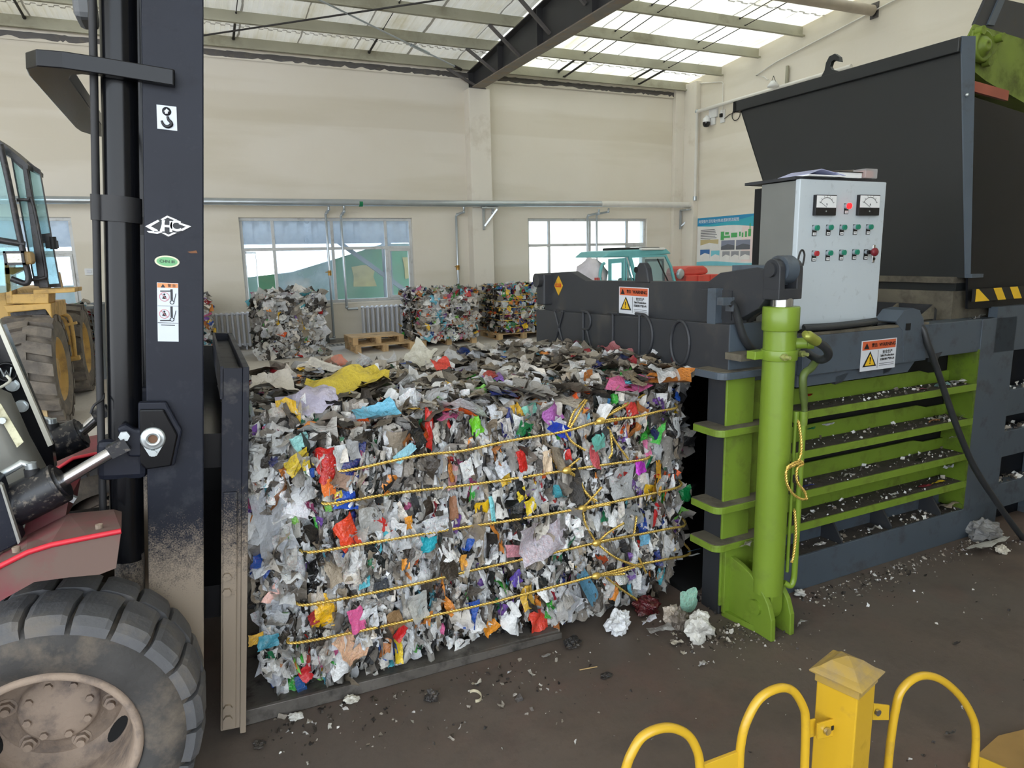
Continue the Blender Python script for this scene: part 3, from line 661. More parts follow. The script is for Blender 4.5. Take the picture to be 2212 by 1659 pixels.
# ------------------------------------------------------------------ crumpled scraps of plastic and paper
def scrap_material():
    mt, nt, b = _new('mixed_scraps')
    ca = N(nt, 'ShaderNodeAttribute', attribute_name='Col'); pa = N(nt, 'ShaderNodeAttribute', attribute_name='Par'); uv = N(nt, 'ShaderNodeAttribute', attribute_name='Puv')
    sp = N(nt, 'ShaderNodeSeparateColor'); L(nt, pa.outputs['Color'], sp.inputs[0])     # r roughness, g film, b print strength
    n1 = N(nt, 'ShaderNodeTexNoise', i_Scale=2.3, i_Detail=2.0); L(nt, uv.outputs['Vector'], n1.inputs['Vector'])
    w = N(nt, 'ShaderNodeTexWave', i_Scale=3.2, i_Distortion=1.5); w.bands_direction = 'Y'; L(nt, uv.outputs['Vector'], w.inputs['Vector'])
    n2 = N(nt, 'ShaderNodeTexNoise', i_Scale=14.0, i_Detail=1.0); L(nt, uv.outputs['Vector'], n2.inputs['Vector'])
    lines = math_(nt, 'MULTIPLY', math_(nt, 'GREATER_THAN', w.outputs['Fac'], .62), math_(nt, 'GREATER_THAN', n2.outputs['Fac'], .47))
    lines = math_(nt, 'MULTIPLY', math_(nt, 'MULTIPLY', lines, ramp(nt, n1.outputs['Fac'], .48, .52)), sp.outputs['Blue'])
    ink = N(nt, 'ShaderNodeValToRGB'); nk = N(nt, 'ShaderNodeTexNoise', i_Scale=.9); L(nt, uv.outputs['Vector'], nk.inputs['Vector']); L(nt, nk.outputs['Fac'], ink.inputs[0])
    ink.color_ramp.interpolation = 'CONSTANT'; els = ink.color_ramp.elements
    els[0].color = (*S(70, 80, 110), 1); els[1].position = .44; els[1].color = (*S(176, 40, 40), 1)
    for p, c in ((.5, S(40, 44, 48)), (.56, S(40, 90, 160)), (.62, S(40, 120, 70))): e = els.new(p); e.color = (*c, 1)
    c = mixc(nt, math_(nt, 'MULTIPLY', lines, .75), ca.outputs['Color'], ink.outputs[0])
    geo = N(nt, 'ShaderNodeNewGeometry'); n3 = N(nt, 'ShaderNodeTexNoise', i_Scale=22.0, i_Detail=6.0, i_Roughness=.72); L(nt, geo.outputs['Position'], n3.inputs['Vector'])
    c = mixc(nt, math_(nt, 'MULTIPLY', ramp(nt, n3.outputs['Fac'], .53, .70), .5), c, S(112, 98, 80))
    L(nt, c, b.inputs['Base Color']); L(nt, sp.outputs['Red'], b.inputs['Roughness']); b.inputs['Specular IOR Level'].default_value = .6
    n4 = N(nt, 'ShaderNodeTexNoise', i_Scale=70.0, i_Detail=3.0); L(nt, geo.outputs['Position'], n4.inputs['Vector'])
    bp_ = N(nt, 'ShaderNodeBump', i_Strength=.9, i_Distance=.008); L(nt, n4.outputs['Fac'], bp_.inputs['Height']); L(nt, bp_.outputs[0], b.inputs['Normal'])
    tr = N(nt, 'ShaderNodeBsdfTransparent'); mx = N(nt, 'ShaderNodeMixShader')
    L(nt, math_(nt, 'MULTIPLY', sp.outputs['Green'], .5), mx.inputs[0]); L(nt, b.outputs[0], mx.inputs[1]); L(nt, tr.outputs[0], mx.inputs[2])
    L(nt, mx.outputs[0], nt.nodes['Material Output'].inputs[0])
    return mt
M['scrap'] = scrap_material()
BRIGHT = [S(*c) for c in ((206, 44, 36), (228, 96, 40), (236, 190, 36), (60, 170, 60), (24, 110, 70), (36, 84, 170), (24, 40, 110), (80, 176, 190), (120, 80, 160), (200, 96, 140), (150, 24, 36), (240, 150, 60), (130, 200, 90), (110, 190, 214), (190, 120, 60))]
WHITES = [S(*c) for c in ((236, 236, 234), (222, 224, 226), (240, 240, 238), (216, 212, 204), (206, 208, 210), (226, 218, 206))]
GREYS = [S(*c) for c in ((172, 170, 166), (150, 146, 140), (188, 182, 172), (128, 120, 110), (160, 146, 126), (104, 98, 92))]
DARKS = [S(*c) for c in ((28, 28, 30), (48, 44, 40), (20, 26, 24), (64, 56, 48))]
DIRTY = [S(*c) for c in ((122, 113, 101), (98, 90, 79), (146, 137, 123), (80, 72, 63), (170, 161, 147), (110, 100, 85), (134, 120, 98), (190, 182, 168))]
def frag_mesh(name, C, U, V, su, sv, col, par, seed, nu=5, nv=4, crumple=.22, curl=.25, ragged=.16, corner=.28):
    """batch of crumpled sheets: centres C, in-plane axes U V (unit), half sizes su sv, colour, (rough, film, print)"""
    rg = np.random.default_rng(seed); n = len(C)
    C, U, V = np.asarray(C, float), np.asarray(U, float), np.asarray(V, float); su = np.asarray(su, float)[:, None, None]; sv = np.asarray(sv, float)[:, None, None]
    Nn = np.cross(U, V); Nn /= np.linalg.norm(Nn, axis=1, keepdims=True) + 1e-9
    s, t = np.meshgrid(np.linspace(-1, 1, nu), np.linspace(-1, 1, nv), indexing='ij')
    s, t = s[None].repeat(n, 0), t[None].repeat(n, 0)
    k = rg.uniform(-corner, corner, (n, 4, 2))
    wts = [(1 - s)*(1 - t)/4, (1 - s)*(1 + t)/4, (1 + s)*(1 - t)/4, (1 + s)*(1 + t)/4]
    dx = sum(wts[i]*k[:, i, 0][:, None, None] for i in range(4)); dy = sum(wts[i]*k[:, i, 1][:, None, None] for i in range(4))
    edge = (np.maximum(abs(s), abs(t)) > .99)
    dx = dx + edge*rg.uniform(-ragged, ragged, s.shape); dy = dy + edge*rg.uniform(-ragged, ragged, s.shape)
    a = rg.uniform(1, 3.4, (n, 4))[:, :, None, None]*rg.choice([-1, 1], (n, 4))[:, :, None, None]; ph = rg.uniform(0, 6.3, (n, 2))[:, :, None, None]
    h = np.sin(a[:, 0]*s + a[:, 1]*t + ph[:, 0]) + 1.2*abs(np.sin(a[:, 2]*s + a[:, 3]*t + ph[:, 1])) - .8
    h = h*crumple + rg.normal(0, crumple*.35, s.shape) + rg.uniform(-curl, curl, (n, 1, 1))*s*s + rg.uniform(-curl, curl, (n, 1, 1))*t*t
    sz = np.minimum(su, sv)
    P = C[:, None, None] + U[:, None, None]*(su*(s + dx))[..., None] + V[:, None, None]*(sv*(t + dy))[..., None] + Nn[:, None, None]*(sz*h)[..., None]
    P = P.reshape(-1, 3); vp_ = nu*nv
    q = np.array([[i*nv + j, (i + 1)*nv + j, (i + 1)*nv + j + 1, i*nv + j + 1] for i in range(nu - 1) for j in range(nv - 1)])
    Q = (q[None] + (np.arange(n)*vp_)[:, None, None]).reshape(-1, 4)
    me = bpy.data.meshes.new(name); me.vertices.add(len(P)); me.loops.add(Q.size); me.polygons.add(len(Q))
    me.vertices.foreach_set('co', P.ravel()); me.loops.foreach_set('vertex_index', Q.ravel()); me.polygons.foreach_set('loop_start', np.arange(0, Q.size, 4))
    me.update(calc_edges=True); me.validate()
    cc = np.ones((n, vp_, 4)); cc[:, :, :3] = np.asarray(col)[:, None]; pp = np.ones((n, vp_, 4)); pp[:, :, :3] = np.asarray(par)[:, None]
    at_ = me.attributes.new('Col', 'FLOAT_COLOR', 'POINT'); at_.data.foreach_set('color', cc.ravel())
    at_ = me.attributes.new('Par', 'FLOAT_COLOR', 'POINT'); at_.data.foreach_set('color', pp.ravel())
    ub = rg.uniform(0, 40, (n, 1, 1, 2)); pu = np.zeros((n, nu, nv, 3)); pu[..., 0:1] = (s*su/.03)[..., None]; pu[..., 1:2] = (t*sv/.03)[..., None]; pu[..., :2] += ub
    at_ = me.attributes.new('Puv', 'FLOAT_VECTOR', 'POINT'); at_.data.foreach_set('vector', pu.reshape(-1))
    me.materials.append(M['scrap']); me.polygons.foreach_set('use_smooth', np.ones(len(me.polygons), bool))
    return me
def palette(rg, n, kind):
    """pick colours and surface values for n scraps"""
    col, par = [], []
    for _ in range(n):
        r = rg.random()
        if kind == 'front': pr = (.09, .53, .80)  # extra dark scraps put the deep shadow between pieces into the colours
        elif kind == 'top': pr = (.05, .17, .42)
        elif kind == 'side': pr = (.10, .24, .66)  # left faces of the far bales, their shade put into the scrap colours
        elif kind == 'film': pr = (.05, .70, .92)
        elif kind == 'bottle': pr = (.26, .80, .94)
        else: pr = (.36, .70, .88)
        if r < pr[0]: c = BRIGHT[rg.integers(len(BRIGHT))]; p = (rg.uniform(.2, .5), 0, .5)
        elif r < pr[1]: c = WHITES[rg.integers(len(WHITES))]; p = (rg.uniform(.1, .45), .55 if rg.random() < .42 else 0, .8 if rg.random() < .4 else 0)
        elif r < pr[2]: c = (GREYS if kind != 'top' else DIRTY)[rg.integers(6)]; p = (rg.uniform(.15, .6), .45 if rg.random() < .4 else 0, 0)
        else: c = (DARKS if kind != 'top' else (DIRTY + DARKS[1:2]))[rg.integers(4 if kind != 'top' else 9)]; p = (rg.uniform(.3, .7), 0, 0)
        f = rg.uniform(.78, 1.08); col.append(tuple(min(1, v*f) for v in c)); par.append(p)
    return col, par
def rot_about(v, ax, a):
    v, ax = np.asarray(v), np.asarray(ax); c, s_ = np.cos(a)[:, None], np.sin(a)[:, None]
    return v*c + np.cross(ax, v)*s_ + ax*(np.sum(ax*v, 1)[:, None])*(1 - c)
def rope(path, r, pitch=.028, strands=2, step=.0045):
    """twisted cord along a polyline"""
    pts = [_v(p) for p in path]; dense = []
    for a, b_ in zip(pts[:-1], pts[1:]):
        k = max(1, int((b_ - a).length/step)); dense += [a.lerp(b_, i/k) for i in range(k)]
    dense.append(pts[-1]); g = G(); L_ = [0]
    for a, b_ in zip(dense[:-1], dense[1:]): L_.append(L_[-1] + (b_ - a).length)
    for s_ in range(strands):
        out = []
        for i, p in enumerate(dense):
            d = (dense[min(i + 1, len(dense) - 1)] - dense[max(i - 1, 0)]).normalized()
            a = d.cross(Vector((0, 0, 1)) if abs(d.z) < .95 else Vector((1, 0, 0))).normalized(); c = d.cross(a)
            t = 2*math.pi*(L_[i]/pitch + s_/strands); out.append(p + (a*math.cos(t) + c*math.sin(t))*r*.52)
        g.tube(out, r*.6, 5)
    return g
def spline(pts, k=8):
    """smooth curve through points"""
    P = [np.array(p, float) for p in pts]; P = [2*P[0] - P[1]] + P + [2*P[-1] - P[-2]]; out = []
    for i in range(1, len(P) - 2):
        for j in range(k):
            t = j/k; a, b_, c, d = P[i - 1:i + 3]
            out.append(.5*((2*b_) + (c - a)*t + (2*a - 5*b_ + 4*c - d)*t*t + (3*b_ - a - 3*c + d)*t**3))
    return out + [P[-2]]
M['gold'] = pm('gold_cord', S(232, 196, 104), .26, .6, var=.25, scale=90)
def one_scrap(name, c, u, v, su, sv, col, par, seed, parent=None, **kw):
    me = frag_mesh(name, [c], [u], [v], [su], [sv], [col], [par], seed, **kw)
    off = OFF[parent.name] if parent is not None else _v(c)
    me.transform(Matrix.Translation(-Vector(off)))
    return put(name, me, parent, off)
def shift(me, off): me.transform(Matrix.Translation(-Vector(off))); return me
# ------------------------------------------------------------------ bales standing by the window wall
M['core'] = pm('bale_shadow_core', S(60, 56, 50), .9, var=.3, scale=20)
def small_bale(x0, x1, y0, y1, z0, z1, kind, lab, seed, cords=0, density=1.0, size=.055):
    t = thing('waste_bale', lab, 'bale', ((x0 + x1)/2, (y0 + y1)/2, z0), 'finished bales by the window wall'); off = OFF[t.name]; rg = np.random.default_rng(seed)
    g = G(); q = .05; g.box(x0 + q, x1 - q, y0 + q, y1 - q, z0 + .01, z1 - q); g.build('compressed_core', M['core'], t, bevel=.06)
    C, U, V, su, sv, kd = [], [], [], [], [], []
    def face(n, f, k, sx):
        for _ in range(n):
            c, nn = f(rg.random(), rg.random()); nn = np.array(nn, float)
            nn = nn + rg.normal(0, .55, 3); nn /= np.linalg.norm(nn)
            u = np.cross(nn, rg.normal(0, 1, 3)); u /= np.linalg.norm(u); v = np.cross(nn, u)
            C.append(np.array(c) + rg.normal(0, .02, 3)); U.append(u); V.append(v); s_ = size*rg.uniform(.5, 1.25)*sx; su.append(s_*rg.uniform(.8, 1.6)); sv.append(s_); kd.append(k)
    A_ = density
    jut = (lambda a: .035*math.sin(a*17 + seed))
    face(int(620*A_), lambda a, b_: ((x0 + (x1 - x0)*a, y0 + jut(a + b_), z0 + (z1 - z0)*b_), (0, -1, .1)), 0, 1)
    face(int(360*A_), lambda a, b_: ((x0 + jut(a), y0 + (y1 - y0)*a, z0 + (z1 - z0)*b_), (-1, 0, .1)), 1, 1)
    face(int(420*A_), lambda a, b_: ((x0 + (x1 - x0)*a, y0 + (y1 - y0)*b_, z1 + jut(a*2)*.6), (0, 0, 1)), 0, 1.15)
    face(int(200*A_), lambda a, b_: ((x1, y0 + (y1 - y0)*a, z0 + (z1 - z0)*b_), (1, 0, .1)), 0, 1)
    n = len(C); col, par = palette(rg, n, kind); c2, p2 = palette(rg, n, 'side')
    for i in range(n):
        if kd[i]: col[i], par[i] = c2[i], p2[i]
    C = np.array(C); C[:, 2] = np.maximum(C[:, 2], z0 + .05)
    me = shift(frag_mesh('pressed_scraps', C, U, V, su, sv, col, par, seed, nu=4, nv=4, crumple=.3), off)
    o = put('pressed_scraps', me, t, off); o['kind'] = 'stuff'
    # the largest loose sheets on the front
    for i in range(14):
        a, b_ = rg.random(), rg.uniform(.1, 1); c = (x0 + (x1 - x0)*a, y0 - .035, z0 + (z1 - z0)*b_)
        cc, pp = palette(rg, 1, kind); u = np.array([rg.normal(), .2, rg.normal()]); u /= np.linalg.norm(u); v = np.cross((0, -1, .15), u)
        one_scrap('plastic_scrap', c, u, v/np.linalg.norm(v), size*2.1, size*1.3, cc[0], pp[0], seed*50 + i, t, nu=6, nv=5, crumple=.3)
    for i in range(cords):
        z = z0 + (z1 - z0)*(.16 + .7*i/max(1, cords - 1)); e = .035
        g = G(); g.tube([(x0 - e, y1, z), (x0 - e, y0 + .05, z - .01), (x0 + .02, y0 - e, z - .015), (x1 - .02, y0 - e, z + .005), (x1 + e, y0 + .05, z)], .009, 6); g.build('binding_cord', M['gold'] if kind == 'can' else M['whitepipe'], t)
    return t
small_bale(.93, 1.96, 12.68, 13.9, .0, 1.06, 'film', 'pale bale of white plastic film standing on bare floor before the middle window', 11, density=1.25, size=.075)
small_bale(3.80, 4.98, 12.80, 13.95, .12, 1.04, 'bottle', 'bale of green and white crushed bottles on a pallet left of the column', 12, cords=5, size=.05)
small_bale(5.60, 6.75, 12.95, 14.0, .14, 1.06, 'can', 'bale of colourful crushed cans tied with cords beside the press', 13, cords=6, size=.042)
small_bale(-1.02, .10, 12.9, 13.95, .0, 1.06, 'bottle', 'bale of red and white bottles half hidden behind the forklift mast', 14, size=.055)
# ------------------------------------------------------------------ pallets
M['wood'] = pm('pallet_wood', S(196, 164, 120), .75, var=.2, scale=4, dirt=(S(140, 112, 80), .3, 5))
def pallet(cx_, cy_, z, lab, w=1.05, d=.85, h=.13, rot=0.0):
    t = thing('wooden_pallet', lab, 'pallet', (cx_, cy_, z), 'wooden pallets by the window wall'); R_ = Matrix.Translation((cx_, cy_, z)) @ Matrix.Rotation(rot, 4, 'Z')
    for i in range(6):
        y = -d/2 + (d - .1)*i/5; g = G(); g.box(-w/2, w/2, y, y + .1, h - .02, h); g.xf(R_).build('deck_board', M['wood'], t)
    for i in range(3):
        x = -w/2 + (w - .1)*i/2
        for j in range(3):
            y = -d/2 + (d - .12)*j/2; g = G(); g.box(x, x + .1, y, y + .12, .02, h - .04); g.xf(R_).build('block', M['wood'], t)
        g = G(); g.box(x, x + .1, -d/2, d/2, h - .04, h - .02); g.box(x, x + .1, -d/2, d/2, 0, .02); g.xf(R_).build('stringer', M['wood'], t)
pallet(3.06, 13.05, .0, 'empty wooden pallet on the floor, lower of two stacked', 1.12, .95, .14, .02)
pallet(2.98, 13.15, .14, 'empty wooden pallet lying on top of another pallet', .98, .75, .13, .03)
pallet(4.42, 13.35, .0, 'wooden pallet under the bale of crushed bottles', 1.15, 1.0, .12)
pallet(6.12, 13.45, .0, 'wooden pallet under the bale of colourful cans', 1.2, 1.0, .13)

# ------------------------------------------------------------------ three wheeled truck with turquoise cab, red loader and white sack
TY = 11.0
M['teal'] = pm('turquoise_paint', S(112, 186, 192), .35, var=.05)
M['redp'] = pm('red_paint', S(214, 84, 74), .45, var=.06)
M['rubber'] = pm('black_rubber', S(34, 34, 36), .6, var=.15)
M['cabglass'] = glass('cab_glass', (.82, .92, .94), .18, (.5, .6, .64), .05)
P2 = lambda px, py, y=TY: ony(px, py, y)
t = thing('cargo_trike', 'turquoise three wheeled truck cab parked behind the dark press', 'truck', (7.6, 11.4, 0))
def pane_frame(pts, th, mat_f, mat_g, parent, name, ext=(0, .04, 0), gname='pane'):
    c = sum((np.array(p) for p in pts), np.zeros(3))/len(pts); inn = [np.array(p) + (c - np.array(p))*th for p in pts]; g = G(); n = len(pts)
    for i in range(n): g.prism([pts[i], pts[(i + 1) % n], inn[(i + 1) % n], inn[i]], ext)
    f = g.build(name, mat_f, parent); h = G(); e = np.array(ext)*.4; h.prism([p + e for p in inn], np.array(ext)*.12); h.build(gname, mat_g, f); return f
X0, X1 = P2(1302, 600)[0], P2(1462, 600)[0]
rf = [P2(1303, 556), P2(1318, 543), P2(1345, 540), P2(1440, 537), P2(1452, 548), P2(1375, 556)]
g = G(); g.prism(rf, (0, 1.1, 0)); g.build('roof', M['teal'], t, bevel=.03)
g = G(); g.box(P2(1350, 536)[0], P2(1440, 536)[0], TY + .2, TY + .8, P2(1400, 543)[2], P2(1400, 536)[2] + .02); g.build('roof_pad', M['rubber'], t, bevel=.02)
g = G(); q0, q1 = P2(1382, 541), P2(1434, 535); g.box(q0[0], q1[0], TY - .06, TY + .04, q0[2], q1[2]); g.build('light_bar', M['white'], t, bevel=.02)
pane_frame([P2(1316, 622), P2(1316, 560), P2(1350, 557), P2(1350, 622)], .30, M['teal'], M['cabglass'], t, 'door')
pane_frame([P2(1353, 622), P2(1353, 557), P2(1372, 622)], .2, M['teal'], M['cabglass'], t, 'quarter_window')
pane_frame([P2(1376, 622), P2(1358, 553), P2(1440, 550), P2(1452, 575), P2(1464, 622)], .12, M['teal'], M['cabglass'], t, 'windscreen')
pane_frame([P2(1396, 622, 12), P2(1396, 560, 12), P2(1434, 559, 12), P2(1437, 622, 12)], .16, M['rubber'], M['cabglass'], t, 'rear_window')
g = G(); g.tube([P2(1420, 559, 10.95), P2(1445, 612, 10.95)], .014, 6); g.build('wiper', M['rubber'], t)
g = G(); g.box(X0, X1 + .15, TY, TY + 1.05, .35, P2(1400, 621)[2]); g.build('body', M['teal'], t, bevel=.05)
g = G(); g.tube(spline([P2(1303, 625), P2(1296, 600), P2(1300, 575), P2(1306, 568)]), .03, 8); g.build('mirror_arm', M['teal'], t)
for x in (X0 + .3, X1 - .2):
    g = G(); g.lathe((x, TY + .02, .27), (0, 1, 0), [(.08, .0), (.16, .0), (.25, .02), (.27, .06), (.27, .12), (.22, .16), (.08, .16)], 20); g.build('wheel', M['rubber'], t)
g = G(); q = P2(1360, 606, 11.4); g.box(q[0] - .16, q[0] + .16, 11.4, 11.6, .6, q[2] + .05); g.build('seat', M['rubber'], t, bevel=.04)
t = thing('red_loader', 'red machine with rounded cover parked right of the turquoise cab', 'vehicle', (9.4, 11.8, 0))
Q2 = lambda px, py: ony(px, py, 11.5)
g = G(); g.prism([Q2(1474, 596), Q2(1478, 580), Q2(1486, 576), Q2(1522, 574), Q2(1531, 580), Q2(1531, 591), Q2(1500, 596)], (0, .6, 0)); g.build('cover', M['redp'], t, bevel=.05)
g = G(); a, b_ = Q2(1476, 595), Q2(1552, 612); g.box(a[0], b_[0], 11.45, 12.2, .4, a[2]); g.build('bin', M['redp'], t, bevel=.02)
for px in (1478, 1505, 1532):
    x = Q2(px, 600)[0]; g = G(); g.box(x - .02, x + .02, 11.42, 11.46, .4, a[2] - .01); g.build('rib', M['redp'], t)
for x in (9.1, 9.75):
    g = G(); g.lathe((x, 11.5, .25), (0, 1, 0), [(.08, 0), (.2, 0), (.25, .04), (.25, .14), (.2, .18), (.08, .18)], 18); g.build('wheel', M['rubber'], t)
q = Q2(1470, 592); g = G(); g.ball(q, .1, 12, 8, (1, .5, 1.1)); g.build('mirror', M['galvpipe'], t)
c = ony(1282, 592, 11.2)
g = G(); g.ball((0, 0, 0), 1, 18, 12, f=lambda p: Vector((p.x*.30, p.y*.25, p.z*.36)) + Vector((noise.noise(p*2.1 + Vector((3, 1, 2)))*.10, 0, noise.noise(p*2.7)*.08)))
g.xf(Matrix.Translation((c[0], 11.25, c[2] - .08))); s_ = thing('woven_sack', 'white woven sack slumped behind the turquoise cab', 'sack', (c[0], 11.25, .7))
g.build('sack', pm('woven_white', S(212, 208, 216), .6, bump=.5, bscale=14), s_)
g = G(); [g.box(c[0] - .12 + i*.05, c[0] - .09 + i*.05, 10.955 + .012*i, 10.965 + .012*i, c[2] - .14, c[2] - .06) for i in range(4)]; g.build('print', P_['red'], s_)
g = G(); g.box(c[0] - .45, c[0] + .3, 11.05, 11.9, .02, .98)
tag(g.build('cargo_box', M['teal'], bevel=.02), 'turquoise cargo box under the white sack', 'cargo box')

# ------------------------------------------------------------------ yellow wheel loader at the left edge
M['yel'] = pm('loader_yellow', S(206, 166, 92), .5, var=.08, scale=4, dirt=(S(140, 116, 84), .35, 6))
M['tyre'] = pm('dusty_tyre', S(104, 98, 92), .85, var=.22, scale=9, dirt=(S(140, 130, 118), .5, 5), bump=.3, bscale=30)
M['cabblack'] = pm('cab_black', S(44, 44, 48), .4, var=.2, scale=8, dirt=(S(110, 106, 100), .3, 14))
M['cab_g'] = glass('loader_glass', (.72, .90, .92), .34, (.42, .60, .62), .08, dirt=3)
t = thing('wheel_loader', 'old yellow wheel loader with black cab behind the forklift', 'loader', (-2.0, 9.6, 0))
def chunky_tyre(xo, cy_, R_, w_, nlug, seed):
    """axle along x, outer face at xo"""
    c = (xo - w_, cy_, R_)
    g = G(); g.lathe(c, (1, 0, 0), [(R_*.56, .02), (R_*.7, -.01), (R_*.86, .0), (R_*.93, .05), (R_*.94, w_*.5), (R_*.93, w_ - .05), (R_*.86, w_), (R_*.7, w_ + .01), (R_*.56, w_ - .03)], 48)
    for i in range(nlug):
        for side in (0, 1):
            a0 = 2*math.pi*(i + .5*side)/nlug; da = 2*math.pi/nlug*.62; pts = []
            x_o, x_i = (w_ + .005, w_*.46) if side else (-.005, w_*.54)
            vs = []
            for k, a in ((0, a0), (1, a0 + da)):
                for x, r_, sk in ((x_o, R_*.87, 0), (x_o, R_*.985, 0), ((x_o + x_i)/2, R_, .16), (x_i, R_, .34), (x_i, R_*.92, .34)):
                    b_ = a + sk*(2*math.pi/nlug); vs.append((c[0] + x, c[1] + r_*math.sin(b_), c[2] + r_*math.cos(b_)))
            g.add(vs, [(0, 1, 6, 5), (1, 2, 7, 6), (2, 3, 8, 7), (3, 4, 9, 8), (0, 4, 3, 2, 1), (5, 6, 7, 8, 9)])
    return g
def loader_wheel(xo, cy_):
    wh = chunky_tyre(xo, cy_, .60, .46, 18, 1).build('wheel', M['tyre'], t)
    c = (xo - .10, cy_, .60); g = G(); g.lathe(c, (1, 0, 0), [(.36, .07), (.33, .085), (.31, .03), (.2, -.02), (.14, .0), (.12, .05), (0, .05)], 32); g.build('rim', M['yel'], wh)
    g = G()
    for k in range(10): a = k*math.pi/5; g.cyl((c[0] - .02, c[1] + .22*math.cos(a), c[2] + .22*math.sin(a)), (c[0] + .02, c[1] + .22*math.cos(a), c[2] + .22*math.sin(a)), .018, n=6)
    g.build('wheel_nut', M['yel'], wh)
loader_wheel(-1.43, 8.75); loader_wheel(-1.46, 10.85)
A9 = lambda px, py, y=8.6: ony(px, py, y)
g = G(); g.prism([A9(6, 660), A9(110, 655), A9(113, 690), A9(98, 668), A9(15, 676)], (-.0, .9, 0)); g.build('mudguard', M['yel'], t, bevel=.01)
g = G(); g.prism([A9(22, 676, 8.75), A9(98, 668, 8.75), A9(104, 690, 8.75), A9(28, 696, 8.75)], (0, .03, 0)); g.build('mudguard_flap', M['cabblack'], t)
g = G(); g.prism([A9(70, 758, 8.3), A9(76, 755, 8.3), A9(103, 900, 8.3), A9(78, 900, 8.3)], (0, .08, 0)); g.build('guard_plate', pm('worn_yellow', S(188, 160, 112), .7, var=.15, dirt=(S(214, 200, 176), .5, 8)), t)
g = G(); g.prism([A9(8, 562), A9(20, 556), A9(28, 656), A9(14, 656)], (0, .25, 0)); g.prism([A9(26, 636), A9(105, 634), A9(105, 656), A9(26, 656)], (0, .4, 0)); g.build('front_frame', M['yel'], t, bevel=.008)
g = G(); g.prism([A9(72, 626), A9(162, 622), A9(162, 631), A9(72, 636)], (0, .5, 0)); g.build('step_plate', M['yel'], t, bevel=.006)
g = G(); g.prism([A9(10, 578), A9(55, 577), A9(55, 581), A9(28, 593), A9(10, 592)], (0, .15, 0)); g.build('lamp_bracket', M['yel'], t)
c0, c1 = A9(13, 572, 8.45), A9(66, 543, 8.45)
g = G(); g.box(c0[0], c1[0], 8.45, 8.65, c0[2], c1[2]); hl = g.build('headlamp', pm('lamp_body', S(190, 160, 110), .5), t, bevel=.03)
g = G(); q0, q1 = A9(15, 570, 8.44), A9(48, 545, 8.44); g.box(q0[0], q1[0], 8.42, 8.45, q0[2], q1[2]); g.build('lens', pm('lamp_lens', S(206, 204, 190), .15, .3, bump=.4, bscale=40), hl, bevel=.012)
g = G(); q0, q1 = A9(12, 573, 8.44), A9(51, 542, 8.44)
for a, b_, cc, d in ((q0[0], q1[0], q0[2], q0[2] + .02), (q0[0], q1[0], q1[2] - .02, q1[2]), (q0[0], q0[0] + .02, q0[2], q1[2]), (q1[0] - .02, q1[0], q0[2], q1[2])): g.box(a, b_, 8.41, 8.47, cc, d)
g.build('bezel', M['cabblack'], hl)
# cab: windscreen plane, corner post, side door swung forward
g = G(); g.prism([A9(-40, 300), A9(2, 318), A9(45, 545), A9(60, 615), A9(20, 630), A9(-40, 640)], (0, .015, 0)); g.build('windscreen', M['cab_g'], t)
g = G(); g.tube(spline([A9(0, 312), A9(20, 400), A9(40, 500), A9(57, 575), A9(62, 602), A9(54, 612), A9(24, 602)]), .03, 8); g.build('windscreen_frame', M['cabblack'], t)
g = G(); g.tube([A9(-20, 516), A9(54, 528)], .032, 8); g.build('cross_bar', M['cabblack'], t)
g = G(); g.prism([A9(-20, 290, 8.75), A9(4, 308, 8.75), A9(52, 348, 8.75), A9(60, 356, 8.75), A9(60, 366, 8.75), A9(20, 338, 8.75), A9(-20, 318, 8.75)], (0, .8, 0)); g.build('cab_roof', M['cabblack'], t)
pane_frame([A9(20, 322, 8.8), A9(50, 348, 8.8), A9(104, 620, 8.8), A9(74, 618, 8.8)], .16, M['cabblack'], M['cab_g'], t, 'side_window')
g = G(); g.prism([A9(46, 346, 8.78), A9(57, 352, 8.78), A9(106, 622, 8.78), A9(84, 622, 8.78)], (0, .06, 0)); g.build('door_post', M['cabblack'], t, bevel=.008)
dr = pane_frame([A9(58, 348, 9.0), A9(86, 366, 9.0), A9(112, 515, 9.0), A9(84, 518, 9.0)], .15, M['cabblack'], M['cab_g'], t, 'door')
pane_frame([A9(84, 518, 9.0), A9(112, 515, 9.0), A9(131, 620, 9.0), A9(102, 622, 9.0)], .15, M['cabblack'], M['cab_g'], t, 'door_panel')
g = G(); g.tube(spline([A9(36, 432, 8.7), A9(58, 432, 8.7), A9(72, 442, 8.7), A9(99, 585, 8.7), A9(94, 600, 8.7), A9(68, 605, 8.7)]), .018, 6); g.build('grab_handle', M['cabblack'], t)
g = G(); q = A9(115, 526, 8.9); g.box(q[0] - .07, q[0] + .04, 8.88, 8.95, q[2] - .05, q[2] + .03); g.cyl((q[0] + .0, 8.9, q[2] - .06), (q[0] + .0, 8.9, q[2] + .07), .035, n=8); g.build('door_latch', M['rubber'], t)
for d in (0, 18):
    g = G(); g.tube(spline([A9(122 + d*.5, 682 - d*.2, 9.7), A9(138 + d*.6, 690 - d*.3, 9.7), A9(146 + d*.6, 715, 9.7), A9(157 + d*.35, 776, 9.7)]), .022, 8); g.build('ladder_rail', M['yel'], t)
g = G(); q0, q1 = A9(136, 703, 9.7), A9(166, 697, 9.7); g.beam(q0, q1, .08, .03); g.build('ladder_rung', M['yel'], t)
g = G(); q0, q1 = A9(150, 776, 9.7), A9(173, 772, 9.7); g.beam(q0, q1, .1, .05); g.build('ladder_rung', M['yel'], t)
g = G(); g.box(-3.4, -1.75, 8.3, 11.4, .5, 1.0); g.build('chassis', M['cabblack'], t)
